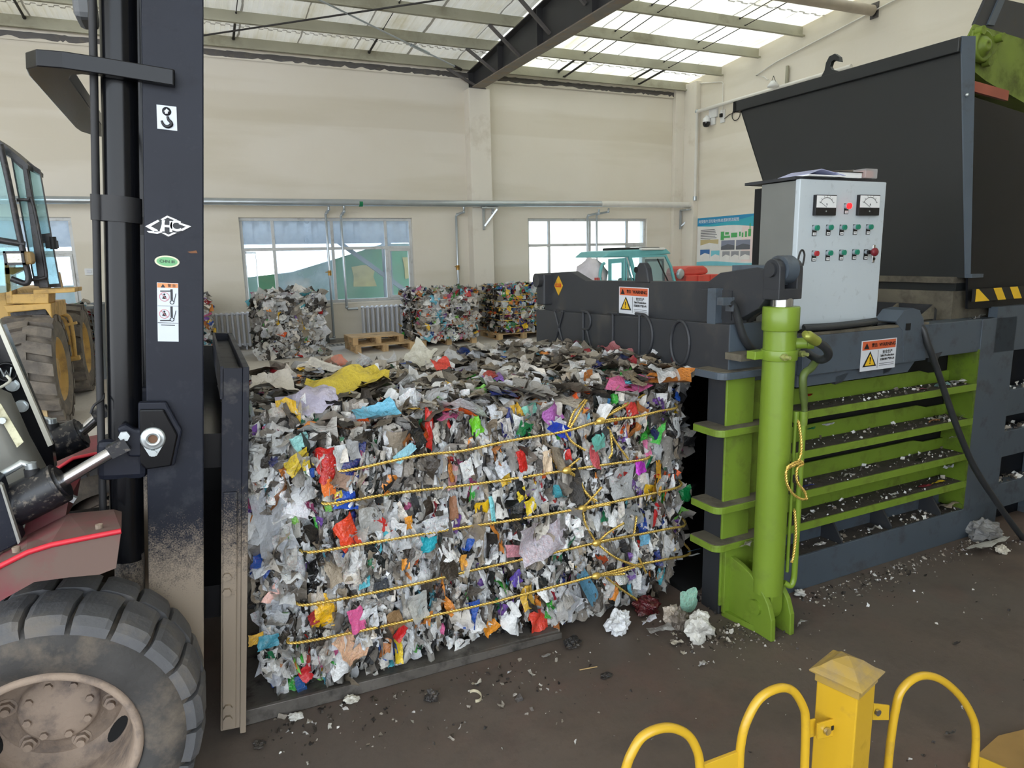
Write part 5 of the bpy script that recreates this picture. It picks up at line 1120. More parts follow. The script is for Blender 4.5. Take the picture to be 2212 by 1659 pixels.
# tilt cylinder lug plate on the mast
c = on_mast(331, 945, MY - .03)
g = G(); hexa = [(-.052, .125), (.035, .125), (.085, .02), (.06, -.105), (-.03, -.115), (-.052, -.09)]
g.prism([(c.x + a*.9 + .006, MY - .002, c.z + b_*.9) for a, b_ in hexa], (0, -.03, 0)); g.xf(TM).build('pivot_plate', M['mast'], fl, bevel=.006)
g = G(); g.prism([(c.x + a*.78 + .004, MY - .032, c.z + b_*.8 - .008) for a, b_ in hexa], (0, -.012, 0)); pv = g.xf(TM).build('pivot_cap', M['mastd'], fl, bevel=.005)
g = G(); g.lathe((c.x, MY - .042, c.z), (0, -1, 0), [(.014, .0), (.014, .012), (.022, .014), (.026, .008), (.03, .010), (.036, .006), (.036, .0)], 24)
g.prism([(c.x - .033, MY - .044, c.z - .012), (c.x - .01, MY - .044, c.z - .055), (c.x + .01, MY - .044, c.z - .055), (c.x + .033, MY - .044, c.z - .012)], (0, -.004, 0)); g.xf(TM).build('pin_retainer', M['zinc'], fl)
g = G(); g.cyl((c.x, MY - .05, c.z - .045), (c.x, MY - .058, c.z - .045), .011, n=6); g.xf(TM).build('bolt', M['zinc'], fl)
g = G(); g.cyl((c.x, MY - .047, c.z), (c.x, MY - .049, c.z), .014, n=16); g.xf(TM).build('pin', pm('rusty', S(110, 80, 60), .8), fl)
g = G(); g.cyl((c.x - .002, MY - .043, c.z + .045), (c.x - .002, MY - .046, c.z + .045), .006, n=10); g.xf(TM).build('grease_hole', M['gap'], fl)
# tilt cylinders: near and far
def tilt_cyl(y, pin, b0, b1, rb, rr_, tag_):
    P_, A_, B_ = ony(*pin, y), ony(*b0, y), ony(*b1, y); d = (B_ - A_)/np.linalg.norm(B_ - A_)
    g = G(); g.cyl(A_ - d*.12, B_, rb, n=28); cy_ = g.build('tilt_cylinder', M['mastt'], fl)
    g = G(); g.cyl(B_ - d*.006, B_ + d*.010, rb*.99, n=28); g.cyl(B_ + d*.010, B_ + d*.018, rb*.8, n=28); g.build('end_cap', M['mastt'], cy_)
    g = G(); g.cyl(B_, P_ - d*.03, rr_, n=20); g.build('piston_rod', M['chrome'], cy_)
    g = G(); g.beam(P_ - d*.075, P_ - d*.02, rr_*2.3, rr_*2.2); g.build('rod_eye', M['mastt'], cy_)
    g = G(); q = A_ + d*.10 + np.array([0, 0, rb]); g.cyl(q - np.array([0, 0, .01]), q + np.array([0, 0, .02]), .02, n=12); g.build('port', M['rubber'], cy_)
    g = G(); q = q + np.array([0, 0, .028]); g.tube([q, q + np.array([-.02, 0, .012]), q + np.array([-.10, 0, -.03]), q + np.array([-.2, .02, -.07])], .011, 8); g.cyl(q - np.array([0, 0, .012]), q + np.array([0, 0, .01]), .016, n=6); g.build('hose_fitting', M['zinc'], cy_)
    return P_
pn = tilt_cyl(MY - .05, (290, 950), (0, 1108), (124, 1046), .062, .018, 'near')
tilt_cyl(3.05, (245, 880), (60, 985), (170, 938), .062, .020, 'far')
# lug that takes the near rod
q = ony(275, 947, MY - .04); g = G(); g.prism([q + np.array(v) for v in ((-.025, 0, .035), (.0, 0, .045), (.02, 0, .028), (.03, 0, .022), (.05, 0, .03), (.05, 0, -.045), (.03, 0, -.065), (-.005, 0, -.06))], (0, .035, 0)); g.build('rod_lug', M['mast'], fl, bevel=.008)
q = ony(269, 941, MY - .05); g = G(); g.cyl(q, q + np.array([0, -.014, 0]), .016, n=6); g.build('bolt', M['zinc'], fl)
q = [ony(224, 850, 2.44), ony(222, 862, 2.42), ony(203, 876, 2.40), ony(196, 893, 2.40)]; g = G(); g.tube(spline(q), .004, 5); g.build('cable_tie', M['rubber'], fl)
# carriage with bale tray
CY0, CY1 = 2.44, 3.66
g = G(); g.box(-.085, -.02, CY0, CY0 + .02, .04, 1.355); g.xf(TM).build('end_plate', M['plate'], fl, bevel=.003)
g = G(); g.box(-.02, .0, CY0 - .006, CY1, .02, 1.36); g.xf(TM).build('back_plate', M['plate'], fl, bevel=.002)
g = G(); g.box(-.09, -.08, CY0, CY1, 1.25, 1.36); g.box(-.08, -.02, CY0 + .02, CY1, 1.315, 1.325); g.box(-.09, -.02, CY1 - .01, CY1, 1.2, 1.36); g.box(-.09, -.0, CY1, CY1 + .02, 1.0, 1.36); g.xf(TM).build('top_channel', M['plate'], fl)
g = G(); g.box(-.080, -.035, CY0 - .012, CY0, .05, .93); strip_ = g.xf(TM).build('wear_strip', M['plate'], fl, bevel=.004)
for px, py in ((490, 1245), (490, 1278), (492, 1528), (492, 1552)):
    c = on_mast(px, py, CY0 - .012); g = G(); g.cyl((c.x, CY0 - .012, c.z), (c.x, CY0 - .024, c.z), .015, n=6); g.xf(TM).build('bolt', M['plate'], strip_)
g = G(); g.box(-.32, -.02, CY1 - .03, CY1 - .01, .05, 1.30); g.xf(TM).build('gap_shade_panel', M['mastd'], fl)  # added dark panel closing the far end so the mast gap looks shaded
for z in (.45, 1.0):
    g = G(); g.box(-.14, -.02, CY0 + .06, CY1 - .02, z, z + .12); g.xf(TM).build('carriage_bar', M['mastd'], fl)
M['tray'] = pm('tray_steel', S(104, 99, 93), .5, .3, var=.2, scale=9, dirt=(S(40, 36, 34), .4, 12))
a, b_ = onz(540, 1562), onz(1192, 1382)
g = G(); g.box(.0, 1.33, 2.515, CY1, .012, .04); g.build('tray_floor', M['tray'], fl)
g = G(); g.prism([(.0, 2.50, .002), (1.34, 2.50, .002), (1.34, 2.50, .03), (.0, 2.50, .062)], (0, .016, 0)); g.build('tray_lip', M['tray'], fl, bevel=.002)
# stickers on the near mast rail
M['stw'] = pm('sticker_white', S(206, 214, 222), .4, var=.03); M['ink'] = pm('sticker_ink', S(28, 30, 36), .5, var=.05); M['stw2'] = pm('logo_white', S(238, 240, 242), .45, var=.02)
M['sto'] = pm('sticker_orange', S(222, 142, 84), .45); M['stp'] = pm('sticker_pink', S(210, 130, 140), .5); M['stg'] = pm('sticker_green', S(110, 176, 120), .45); M['stc'] = pm('sticker_cream', S(214, 214, 186), .5)
def decal(px, py): return on_mast(px, py, MY)
def flat(px, py, o=.001): p = decal(px, py); return (p.x, MY - o, p.z)
U_, V_ = (TM @ Vector((1, 0, 0))), (TM @ Vector((0, 0, 1)))
def dtext(body, px, py, size, o, mat, parent, name='lettering', align='CENTER', bold=0.0):
    g = G(); g.text(body, TM @ Vector(flat(px, py, o)), U_, V_, size, .0006, align, bold); return g.build(name, mat, parent)
def poly(pts, o=.002, e=.001): g = G(); g.prism([flat(a, b_, o) for a, b_ in pts], (0, e, 0)); return g
st = poly([(338, 226), (381, 231), (383, 283), (340, 278)]).xf(TM).build('hook_sticker', M['stw'], MAST)
k = G(); c = decal(360, 241); g = G(); g.lathe((c.x, MY - .0022, c.z), (0, -1, 0), [(0, 0), (.0125, 0), (.0125, .0008), (0, .0008)], 24); g.xf(TM).build('hook_eye', M['ink'], st)
poly([(360, 235), (366, 241), (362.5, 241), (362.5, 246), (356.5, 246), (356.5, 241), (354, 241)], .0034).xf(TM).build('arrow', M['stw'], st)
g = G(); hk = [flat(a, b_, .003) for a, b_ in ((362, 252), (364, 259), (369, 264), (370, 270), (364, 274), (357, 273), (352, 268), (349, 261))]; g.tube(spline(hk, 4), [.006 - .0045*abs(i/28 - .45) for i in range(29)], 6); g.xf(TM).build('hook', M['ink'], st)
# white diamond badge with HC
dm = poly([(312, 490), (362, 464), (415, 490), (364, 513)], .002).xf(TM).build('badge', M['ink'], MAST)
for pp_ in ([(314, 489), (341, 475), (345, 478), (326, 489), (341, 497), (341, 501), (334, 501)], [(317, 499), (345, 500), (352, 476), (357, 476), (350, 502), (340, 505), (322, 503)],
           [(347, 474), (361, 466), (383, 475), (376, 476), (362, 470), (352, 476)], [(413, 489), (388, 481), (386, 484), (402, 490), (386, 497), (394, 499)], [(349, 503), (364, 511), (382, 503), (375, 502), (364, 507), (356, 503)]):
    poly(pp_, .0035).xf(TM).build('chevron', M['stw2'], dm)
dtext('H', 361, 490, .044, .0035, M['stw2'], dm, 'letter_h', bold=.035); dtext('C', 379, 489, .044, .0035, M['stw2'], dm, 'letter_c', bold=.035)
c = decal(361, 565); g = G(); g.prism([(c.x + .0345*math.cos(a), MY - .002, c.z + .018*math.sin(a)) for a in np.linspace(0, 2*math.pi, 33)[:-1]], (0, .001, 0)); st = g.xf(TM).build('oval_sticker', M['stc'], MAST)
g = G(); g.prism([(c.x + .029*math.cos(a), MY - .003, c.z + .0135*math.sin(a)) for a in np.linspace(0, 2*math.pi, 33)[:-1]], (0, .0005, 0)); g.xf(TM).build('oval', M['stg'], st)
dtext('CHN III', 361, 565, .013, .004, M['ink'], st)
st = poly([(339, 610), (385, 612), (386, 738), (341, 737)]).xf(TM).build('warning_sticker', M['stw'], MAST)
poly([(340, 611), (384, 613), (384.5, 622), (340, 621)], .003).xf(TM).build('header', M['sto'], st)
poly([(352, 613), (357, 621), (347, 621)], .004).xf(TM).build('warning_triangle', M['ink'], st); dtext('警 告', 371, 617.5, .010, .004, M['ink'], st)
for dy in (0, 37):
    c = decal(355, 641 + dy); g = G(); g.tube([(c.x + .0135*math.cos(a), MY - .003, c.z + .0135*math.sin(a)) for a in np.linspace(0, 2*math.pi, 25)[:-1]], .0009, 5, closed=True); g.tube([(c.x - .0095, MY - .0032, c.z + .0095), (c.x + .0095, MY - .0032, c.z - .0095)], .0009, 5); g.xf(TM).build('prohibition_ring', M['stp'], st)
    c = decal(355, 636 + dy); g = G(); g.ball((c.x, MY - .003, c.z), .003, 8, 6, (1, .3, 1)); g.prism([(c.x - .003, MY - .003, c.z - .004), (c.x + .004, MY - .003, c.z - .004), (c.x + .006, MY - .003, c.z - .014), (c.x - .006, MY - .003, c.z - .014)], (0, .0008, 0)); g.xf(TM).build('figure', M['ink'], st)
    poly([(368, 625 + dy), (373, 625 + dy), (373.5, 648 + dy), (368.5, 648 + dy)], .003).xf(TM).build('mast_symbol', M['ink'], st)
    yb = 627.5 if dy == 0 else 691; poly([(346, yb), (369, yb), (369, yb + 2.5), (346, yb + 2.5)], .003).xf(TM).build('fork_symbol', M['ink'], st)
    c = decal(371.5, 653 + dy); g = G(); g.tube([(c.x + .0055*math.cos(a), MY - .003, c.z + .0055*math.sin(a)) for a in np.linspace(0, 2*math.pi, 17)[:-1]], .0012, 5, closed=True); g.tube([flat(376, 652 + dy, .003), flat(380, 634 + dy, .003)], .001, 5); g.xf(TM).build('wheel_symbol', M['ink'], st)
    poly([(341, 660 + dy - (1 if dy else 0)), (385, 661 + dy), (385, 661.6 + dy), (341, 660.6 + dy)], .003).xf(TM).build('divider', M['ink'], st)
poly([(348, 701), (378, 702), (378, 703.5), (348, 702.5)], .003).xf(TM).build('text_line', M['ink'], st)
poly([(405, 544), (424, 541), (427, 547), (412, 547)], .002).xf(TM).build('rust_chip', pm('rust', S(126, 84, 56), .8), MAST)

# front wheels
def front_wheel(yo, xo=-.5, R_=.40, w_=.33, near=True):
    s_ = 1 if near else -1; c = (xo, yo, R_); ax = (0, s_, 0)
    g = G(); g.lathe(c, ax, [(.232, .012), (.25, -.004), (.28, -.012), (.315, -.010), (.345, .0), (.362, .02), (.37, .05), (.372, w_*.5), (.37, w_ - .05), (.36, w_ - .01), (.3, w_), (.235, w_ - .02)], 72)
    wh = g.build('front_wheel', M['tyre_s'], fl)
    g = G(); nl = 22
    for i in range(nl):
        for side in (0, 1):
            a0 = 2*math.pi*(i + .5*side)/nl; da = 2*math.pi/nl*.87; vs = []
            yo_, yi_ = (.006, w_*.50) if side == 0 else (w_ - .006, w_*.55)
            for k in range(8):
                for y, r_, sk in ((yo_ - (.006 if side == 0 else -.006), .335, 0), (yo_, .372, 0), (yo_ + (.02 if side == 0 else -.02), .392, .0), ((yo_ + yi_)/2, .4, .03), (yi_, .4, .12), (yi_, .368, .12)):
                    a = a0 + da*(k/7) + sk*(2*math.pi/nl)*(1 if side == 0 else -1)
                    if y == yi_ and k == 7: a += .012
                    r2 = r_ - (.006 if k in (0, 7) and r_ > .38 else 0)
                    vs.append((c[0] + r2*math.sin(a), c[1] + s_*y, c[2] + r2*math.cos(a)))
            fs = []
            for k in range(7):
                for j in range(5): fs.append((k*6 + j, k*6 + j + 1, (k + 1)*6 + j + 1, (k + 1)*6 + j))
            fs += [(0, 5, 4, 3, 2, 1), (42, 43, 44, 45, 46, 47)]
            g.add(vs, fs)
    g.build('tread', M['tyre_f'], wh)
    g = G(); g.lathe(c, ax, [(.238, .012), (.236, .0), (.222, -.004), (.212, .01), (.207, .05), (.205, .20), (.200, .222), (.165, .264), (.12, .27)], 64); rim = g.build('rim', M['hubmud'], wh)
    g = G(); g.lathe(c, ax, [(.175, .268), (.158, .25), (.108, .247), (.106, .228), (.096, .22), (.06, .216), (.0, .212)], 48); hub = g.build('hub', M['hubmud'], wh)
    for k in range(8):
        a = k*math.pi/4 + .2; g = G(); g.cyl((c[0] + .083*math.cos(a), c[1] + s_*.228, c[2] + .083*math.sin(a)), (c[0] + .083*math.cos(a), c[1] + s_*.208, c[2] + .083*math.sin(a)), .011, n=6); g.build('hub_bolt', M['hubmud'], hub)
    for k in range(6):
        a = k*math.pi/3 - .22; x, z = c[0] + .134*math.cos(a), c[2] + .134*math.sin(a); g = G(); g.cyl((x, c[1] + s_*.255, z), (x, c[1] + s_*.232, z), .021, n=6); g.cyl((x, c[1] + s_*.232, z), (x, c[1] + s_*.216, z), .012, n=10); g.cyl((x, c[1] + s_*.258, z), (x, c[1] + s_*.246, z), .027, n=16); g.build('wheel_nut', M['hubmud'], hub)
    for a in (-.72, 1.37, 3.47):
        g = G(); x, z = c[0] + .184*math.cos(a), c[2] + .184*math.sin(a); t_, r_ = Vector((-math.sin(a), 0, math.cos(a))), Vector((math.cos(a), 0, math.sin(a)))
        g.prism([Vector((x, c[1] + s_*.2375, z)) + t_*(.045*math.cos(b_)) + r_*(.014*math.sin(b_)) + Vector((0, -s_*.0165*math.sin(b_), 0)) for b_ in np.linspace(0, 2*math.pi, 17)[:-1]], (0, -s_*.004, 0)); g.build('slot', M['gap'], rim)
    return wh
front_wheel(2.02); front_wheel(3.95, near=False)
# fenders
def fender(rails, red, ymat, name='fender'):
    g = G(); g.strip(rails); f = g.build(name, M['fred'], fl, solid=.008)
    g = G(); g.tube(red, .0075, 6); g.build('edge_stripe', M['stripe'], f); return f
yi, yo = 2.37, 2.05
inn = [ony(a, b_, yi) for a, b_ in ((-60, 1262), (10, 1190), (60, 1158), (150, 1112), (245, 1103), (263, 1108))]
out = [ony(a, b_, yo) for a, b_ in ((-60, 1265), (0, 1222), (60, 1192), (110, 1176), (190, 1160), (262, 1146))]
low = [ony(a, b_, yo - .004) for a, b_ in ((-60, 1345), (0, 1298), (75, 1256), (150, 1246), (215, 1240), (251, 1226))]
f = fender([inn, out, low], [(p[0], p[1] - .004, p[2]) for p in out], None)
for px, py in ((215, 1143), (36, 1192)):
    q = ony(px, py, 2.12); g = G(); g.cyl(q, q + np.array([0, -.0, .014]), .010, n=6); g.build('bolt', M['hubmud'], f)
inn = [ony(a, b_, 3.62) for a, b_ in ((90, 1040), (130, 985), (175, 948), (215, 940), (240, 945))]; out = [ony(a, b_, 3.95) for a, b_ in ((90, 1045), (115, 1012), (160, 990), (210, 982), (240, 985))]; inn2 = [ony(a, b_, 3.3) for a, b_ in ((90, 1052), (112, 1020), (158, 990), (205, 980), (240, 980))]
fender([[p + np.array([0, 0, .0]) for p in out], inn, inn2], inn2, None)
# body: cowl, black bulkhead with bolts, frame
g = G(); g.prism([ony(-70, 640, 2.75), ony(5, 702, 2.75), ony(112, 962, 2.75), ony(118, 1012, 2.75), ony(-70, 1080, 2.75)], (0, .05, 0)); bh = g.build('bulkhead', M['mastd'], fl)
g = G(); g.prism([ony(-8, 664, 2.745), ony(5, 700, 2.745), ony(116, 958, 2.745), ony(106, 962, 2.745), ony(-14, 680, 2.745)], (0, -.02, 0)); g.build('edge_trim', M['cream'], bh)
for px, py in ((27, 832), (47, 877)):
    q = ony(px, py, 2.745); g = G(); g.cyl(q, q + np.array([0, -.012, 0]), .016, n=6); g.cyl(q, q + np.array([0, -.004, 0]), .021, n=18); g.build('bolt', M['zinc'], bh)
q = ony(15, 804, 2.745); g = G(); g.lathe(q, (0, -1, 0), [(.034, 0), (.034, .006), (.028, .008), (.026, .003), (0, .003)], 24); kb = g.build('grommet', M['mastd'], bh)
g = G(); g.tube([q + np.array([-.016, -.006, .016]), q + np.array([-.008, -.006, -.014]), q + np.array([0, -.006, .006]), q + np.array([.008, -.006, -.014]), q + np.array([.016, -.006, .016])], .003, 5); g.build('emblem', M['zinc'], kb)
g = G(); g.tube(spline([ony(15, 812, 2.72), ony(22, 822, 2.70), ony(10, 832, 2.68), ony(-10, 842, 2.66)]), .005, 6); g.build('cable', M['cream'], bh)
r0 = [ony(a, b_, 2.62) for a, b_ in ((-80, 770), (-10, 838), (22, 852), (60, 940), (96, 1006), (108, 1030))]
r1 = [ony(a, b_, 2.46) for a, b_ in ((-120, 800), (-60, 880), (-20, 900), (20, 985), (58, 1040), (92, 1052))]
g = G(); g.strip([r0, r1, [p + np.array([-.35, 0, -.12]) for p in r1]], True); cw = g.build('dash_cowl', M['cowl'], fl, solid=.01)
g = G(); a = [ony(px, py, 2.53 - .05*(py > 920)) for px, py in ((-6, 884), (8, 876), (57, 958), (43, 970))]; g.prism([p + np.array([.0, -.03, .012]) for p in a], (0, .004, 0)); lb = g.build('label', pm('dusty_label', S(206, 202, 170), .6, dirt=(S(150, 140, 110), .4, 60)), cw)
q = ony(7, 907, 2.48); g = G(); g.cyl(q, q + np.array([0, -.014, 0]), .010, n=8); g.build('screw', M['zinc'], cw)
g = G(); g.prism([ony(-80, 990, 2.28), ony(0, 1038, 2.28), ony(46, 1168, 2.28), ony(36, 1176, 2.28), ony(-80, 1235, 2.28)], (0, .06, 0)); fr = g.build('side_frame', M['mast'], fl, bevel=.004)
g = G(); g.prism([ony(2, 1040, 2.275), ony(8, 1044, 2.275), ony(47, 1165, 2.275), ony(42, 1171, 2.275)], (0, -.02, 0)); g.build('edge', M['cowl'], fr)
g = G(); g.box(-1.9, -.42, 2.45, 3.5, .25, .62); g.build('chassis', M['mastd'], fl, bevel=.02)
g = G(); g.prism([ony(60, 1115, 2.40), ony(130, 1070, 2.40), ony(148, 1080, 2.40), ony(140, 1125, 2.40), ony(40, 1185, 2.40)], (0, .25, 0)); g.build('inner_panel', M['fred'], fl)
q = ony(145, 1072, 2.38); g = G(); g.beam(q, q + np.array([.02, 0, -.015]), .018, .018); g.build('bracket', M['zinc'], fl)
g = G(); q0, q1 = ony(150, -30, 2.9), ony(207, 42, 2.9); g.box(q0[0], q1[0], 2.9, 3.05, q1[2], q0[2] + .3); g.build('chain_guard', pm('grey_guard', S(96, 98, 100), .5), fl, bevel=.02)
# ------------------------------------------------------------------ yellow guard fence in front
M['fy'] = pm('guard_yellow', S(206, 164, 40), .32, var=.06, scale=4, dirt=(S(150, 118, 50), .15, 12), coat=.25)
M['fyc'] = pm('guard_yellow_dusty', S(170, 140, 66), .5, var=.1, scale=9, dirt=(S(140, 122, 92), .5, 18))
apex = at(1832, 1416, 1.5); fwd = np.array([math.sin(YAW), math.cos(YAW), 0]); rgt = np.array([math.cos(YAW), -math.sin(YAW), 0])
th = math.radians(22); FD = rgt*math.cos(th) + fwd*math.sin(th); FN = np.array([-FD[1], FD[0], 0])
pc = np.array([apex[0], apex[1], 0]); ztop = apex[2]
ra = math.radians(-2.0); fa = math.radians(45); A1 = (rgt*math.cos(fa) + fwd*math.sin(fa)); A2 = (-rgt*math.sin(fa) + fwd*math.cos(fa))
a_ = math.radians(-5); A1, A2 = A1*math.cos(a_) + A2*math.sin(a_), A2*math.cos(a_) - A1*math.sin(a_)
post = thing('guard_post', 'square yellow guard post with pyramid cap', 'post', pc)
hw = .0445; zc = ztop - .040
def sq(h, z): return [pc + A1*(i*h) + A2*(j*h) + np.array([0, 0, z]) for i, j in ((-1, -1), (1, -1), (1, 1), (-1, 1))]
g = G(); vs = sq(hw, 0) + sq(hw, zc); g.add(vs, [(0, 1, 5, 4), (1, 2, 6, 5), (2, 3, 7, 6), (3, 0, 4, 7), (0, 3, 2, 1), (4, 5, 6, 7)]); g.build('post', M['fy'], post, bevel=.003)
g = G(); rings = [sq(hw + .001, zc - .022), sq(hw + .003, zc - .022), sq(hw + .003, zc - .004), sq(hw + .012, zc), sq(hw + .013, zc + .004), sq(hw + .006, zc + .009), sq(hw*.95, zc + .013), sq(hw*.55, zc + .029), sq(.001, ztop - 0)]
vs = [p for r_ in rings for p in r_]; fs = []
for i in range(len(rings) - 1): fs += [(i*4 + j, i*4 + (j + 1) % 4, (i + 1)*4 + (j + 1) % 4, (i + 1)*4 + j) for j in range(4)]
g.add(vs, fs); g.build('cap', M['fyc'], post, bevel=.0012)
g = G(); q = sq(hw*1.9, 0); g.add(q + [p + np.array([0, 0, .01]) for p in q], [(0, 1, 5, 4), (1, 2, 6, 5), (2, 3, 7, 6), (3, 0, 4, 7), (4, 5, 6, 7)]); g.build('base_plate', M['fy'], post)
def FP(px, py): return onplane(px, py, pc, FN)
def hoop(px):
    """hoop tube through photo points on the fence plane, legs carried down to the floor rail"""
    pts = spline([FP(*p) for p in px], 8); lo = pts[-1].copy(); l0 = pts[0].copy(); l0[2] = .06; lo[2] = .06
    return [l0] + pts + [lo]
def panel(name, lab, hoops, plates, x0px, x1px):
    t = thing(name, lab, 'fence', FP((x0px + x1px)/2, 1650)*np.array([1, 1, 0]))
    for h in hoops: g = G(); g.tube(hoop(h), .0092, 14); g.build('hoop', M['fy'], t)
    for pl in plates:
        a = [FP(*p) for p in pl]; e = -FN*.004; g = G(); g.prism([p - e for p in a], e*2); g.build('link_plate', M['fy'], t, bevel=.001)
    a, b_ = FP(x0px, 1650)*np.array([1, 1, 0]), FP(x1px, 1650)*np.array([1, 1, 0])
    g = G(); g.beam(a + np.array([0, 0, .06]), b_ + np.array([0, 0, .06]), .04, .02); g.build('bottom_rail', M['fy'], t); return t
tl = panel('guard_fence', 'yellow guard fence of arched tubes left of the post', [[(1352, 1659), (1362, 1632), (1385, 1594), (1420, 1575), (1455, 1573), (1488, 1590), (1507, 1625), (1512, 1659)], [(1597, 1659), (1600, 1610), (1612, 1560), (1640, 1510), (1680, 1487), (1712, 1492), (1734, 1525), (1740, 1560), (1738, 1659)]],
           [[(1518, 1650), (1592, 1622), (1592, 1659), (1518, 1659)]], 1350, 1745)
tr = panel('guard_fence', 'yellow guard fence of arched tubes right of the post', [[(1918, 1659), (1924, 1600), (1934, 1535), (1948, 1490), (1985, 1461), (2030, 1467), (2075, 1505), (2103, 1555), (2108, 1600), (2104, 1659)]], [[(2112, 1632), (2190, 1665), (2190, 1800), (2112, 1800)]], 1915, 2212)
# slotted brackets joining the panels to the post
g = G(); a = [FP(*p) for p in ((1744, 1558), (1762, 1553), (1762, 1590), (1744, 1596))]; g.prism(a, FN*.004)
a = [FP(*p) for p in ((1757, 1557), (1796, 1545), (1796, 1582), (1757, 1590))]; g.prism([p - FN*.012 for p in a], FN*.004); br = g.build('slotted_bracket', M['fy'], tl, bevel=.001)
q = FP(1775, 1570) - FN*.013; g = G(); g.cyl(q, q - FN*.006, .0085, n=16); g.build('bolt', M['chrome'], br)
g = G(); q0, q1 = FP(1786, 1566) - FN*.0125, FP(1793, 1563) - FN*.0125; g.beam(q0, q1, .002, .010); g.build('slot', M['gap'], br)
g = G(); a = [FP(*p) for p in ((1888, 1520), (1922, 1524), (1920, 1556), (1886, 1556))]; g.prism(a, FN*.004); br = g.build('slotted_bracket', M['fy'], tr, bevel=.001)
q = FP(1893, 1537) - FN*.002; g = G(); g.cyl(q, q - FN*.005, .0075, n=16); g.build('bolt', M['chrome'], br)
a = [onz(2090, 1659), onz(2155, 1600), onz(2320, 1560), onz(2360, 1720)]
g = G(); g.prism([(p[0], p[1], .004) for p in a], (0, 0, .016)); tag(g.build('floor_plate', pm('tan_board', S(150, 118, 66), .7, var=.15, scale=6)), 'tan coloured board lying on the floor at the fence end', 'board')

# ------------------------------------------------------------------ litter on the floor
def crumple(name, lab, px, py, w_, h_, col, seed, cat='litter', film=0, rough=.5, z=None, y=None, parent=None, group=None):
    """balled-up sheet sitting on the floor at the photo point of its foot"""
    p = onz(px, py, 0 if z is None else z) if y is None else ony(px, py, y); k = depth_of(p)/F; rg = np.random.default_rng(seed)
    rx, rz = w_*k/2, h_*k/2; me = bpy.data.meshes.new(name); g = G()
    ov = Vector(rg.uniform(0, 50, 3))
    def f(q):
        n_ = 1 + .50*noise.noise(q*1.5 + ov) + .50*abs(noise.noise(q*2.9 + ov)) - .22 + .16*abs(noise.noise(q*6.5 + ov)); q = q*n_; return Vector((q.x*rx, q.y*rx*.8, max(q.z, -.86)*rz))
    g.ball((p[0], p[1] + rx*.4, p[2] + rz*.86), 1, 26, 16, f=f)
    off = g.base(); me.from_pydata([tuple(Vector(v) - off) for v in g.v], [], g.f); me.update()
    n = len(g.v)
    for an, val in (('Col', (*S(*col), 1)), ('Par', (rough, film, 0, 1))): a = me.attributes.new(an, 'FLOAT_COLOR', 'POINT'); a.data.foreach_set('color', np.tile(val, n))
    a = me.attributes.new('Puv', 'FLOAT_VECTOR', 'POINT'); a.data.foreach_set('vector', np.array(g.v).ravel()*30)
    me.materials.append(M['scrap']); o = put(name, me, None, off); return tag(o, lab, cat, group)
def sheet(name, lab, px, py, w_, h_, col, seed, tilt=0.0, up=.15, cat='litter', film=0, rough=.5, prt=0, z=.012, y=None, cr=.2, group=None, lift=0):
    p = onz(px, py, z) if y is None else ony(px, py, y); k = depth_of(p)/F; a = math.radians(tilt)
    u = np.array([math.cos(a), -.2*math.sin(a), math.sin(a)*up]); u /= np.linalg.norm(u); v = np.array([0, -1 + up, up]); v = v - u*(u @ v); v /= np.linalg.norm(v); v = -v if v[2] < 0 else v
    o = one_scrap(name, p, u, v, w_*k/2, h_*k/2, S(*col), (rough, film, prt), seed, None, nu=7, nv=6, crumple=cr, curl=.3, corner=.2, ragged=.1)
    zmin = min((o.matrix_basis @ v_.co).z + 0 for v_ in o.data.vertices) if False else min(v_.co.z for v_ in o.data.vertices) + o.location.z
    if zmin < z - .008 and y is None: o.location.z += (z - .006) - zmin
    return tag(o, lab, cat, group)
crumple('plastic_bag', 'white crumpled plastic bag on the floor at the lower right of the big bale', 1342, 1372, 58, 58, (226, 228, 230), 1)
crumple('plastic_bag', 'cream white crumpled bag on the floor beside the green cylinder foot', 1518, 1388, 64, 70, (216, 214, 206), 2, film=.1)
sheet('paper_card', 'mint green card leaning in the spilled litter pile', 1490, 1300, 46, 58, (158, 206, 186), 3, tilt=10, up=.9, cat='card', y=2.36, cr=.05, prt=.6)
crumple('plastic_bag', 'dark red film in the spilled litter beside the big bale', 1405, 1330, 66, 40, (84, 24, 30), 4, rough=.25)
sheet('paper_sheet', 'white printed paper in the spilled litter pile', 1402, 1348, 40, 28, (216, 216, 218), 5, tilt=30, up=.6, prt=1, z=.03)
crumple('paper_cup', 'beige crushed cup in the spilled litter pile', 1456, 1350, 44, 42, (198, 186, 172), 6)
sheet('plastic_bag', 'clear film flat on the floor below the spilled litter', 1425, 1362, 60, 30, (190, 188, 186), 7, film=.8, rough=.15)
crumple('plastic_bag', 'grey brown crumpled film behind the cream white bag', 1475, 1362, 44, 44, (122, 112, 102), 8, film=.2)
sheet('paper_scrap', 'small pale chip on the floor below the spilled litter', 1460, 1388, 26, 14, (212, 204, 192), 9, tilt=12)
crumple('plastic_bag', 'brown film lump against the baler gate post', 1530, 1300, 40, 36, (74, 62, 56), 10)
sheet('straw', 'white stick poking out of the right end of the big bale', 1498, 1198, 34, 10, (222, 224, 228), 11, tilt=-16, y=2.62, cr=.03)
sheet('straw', 'thin blue stick poking out of the right end of the big bale', 1500, 1188, 32, 5, (92, 140, 190), 12, tilt=4, y=2.63, cr=.03)
sheet('plastic_bag', 'green foil flap hanging off the right side of the big bale', 1483, 1070, 30, 46, (22, 124, 66), 13, tilt=24, up=.9, y=2.62, rough=.15)
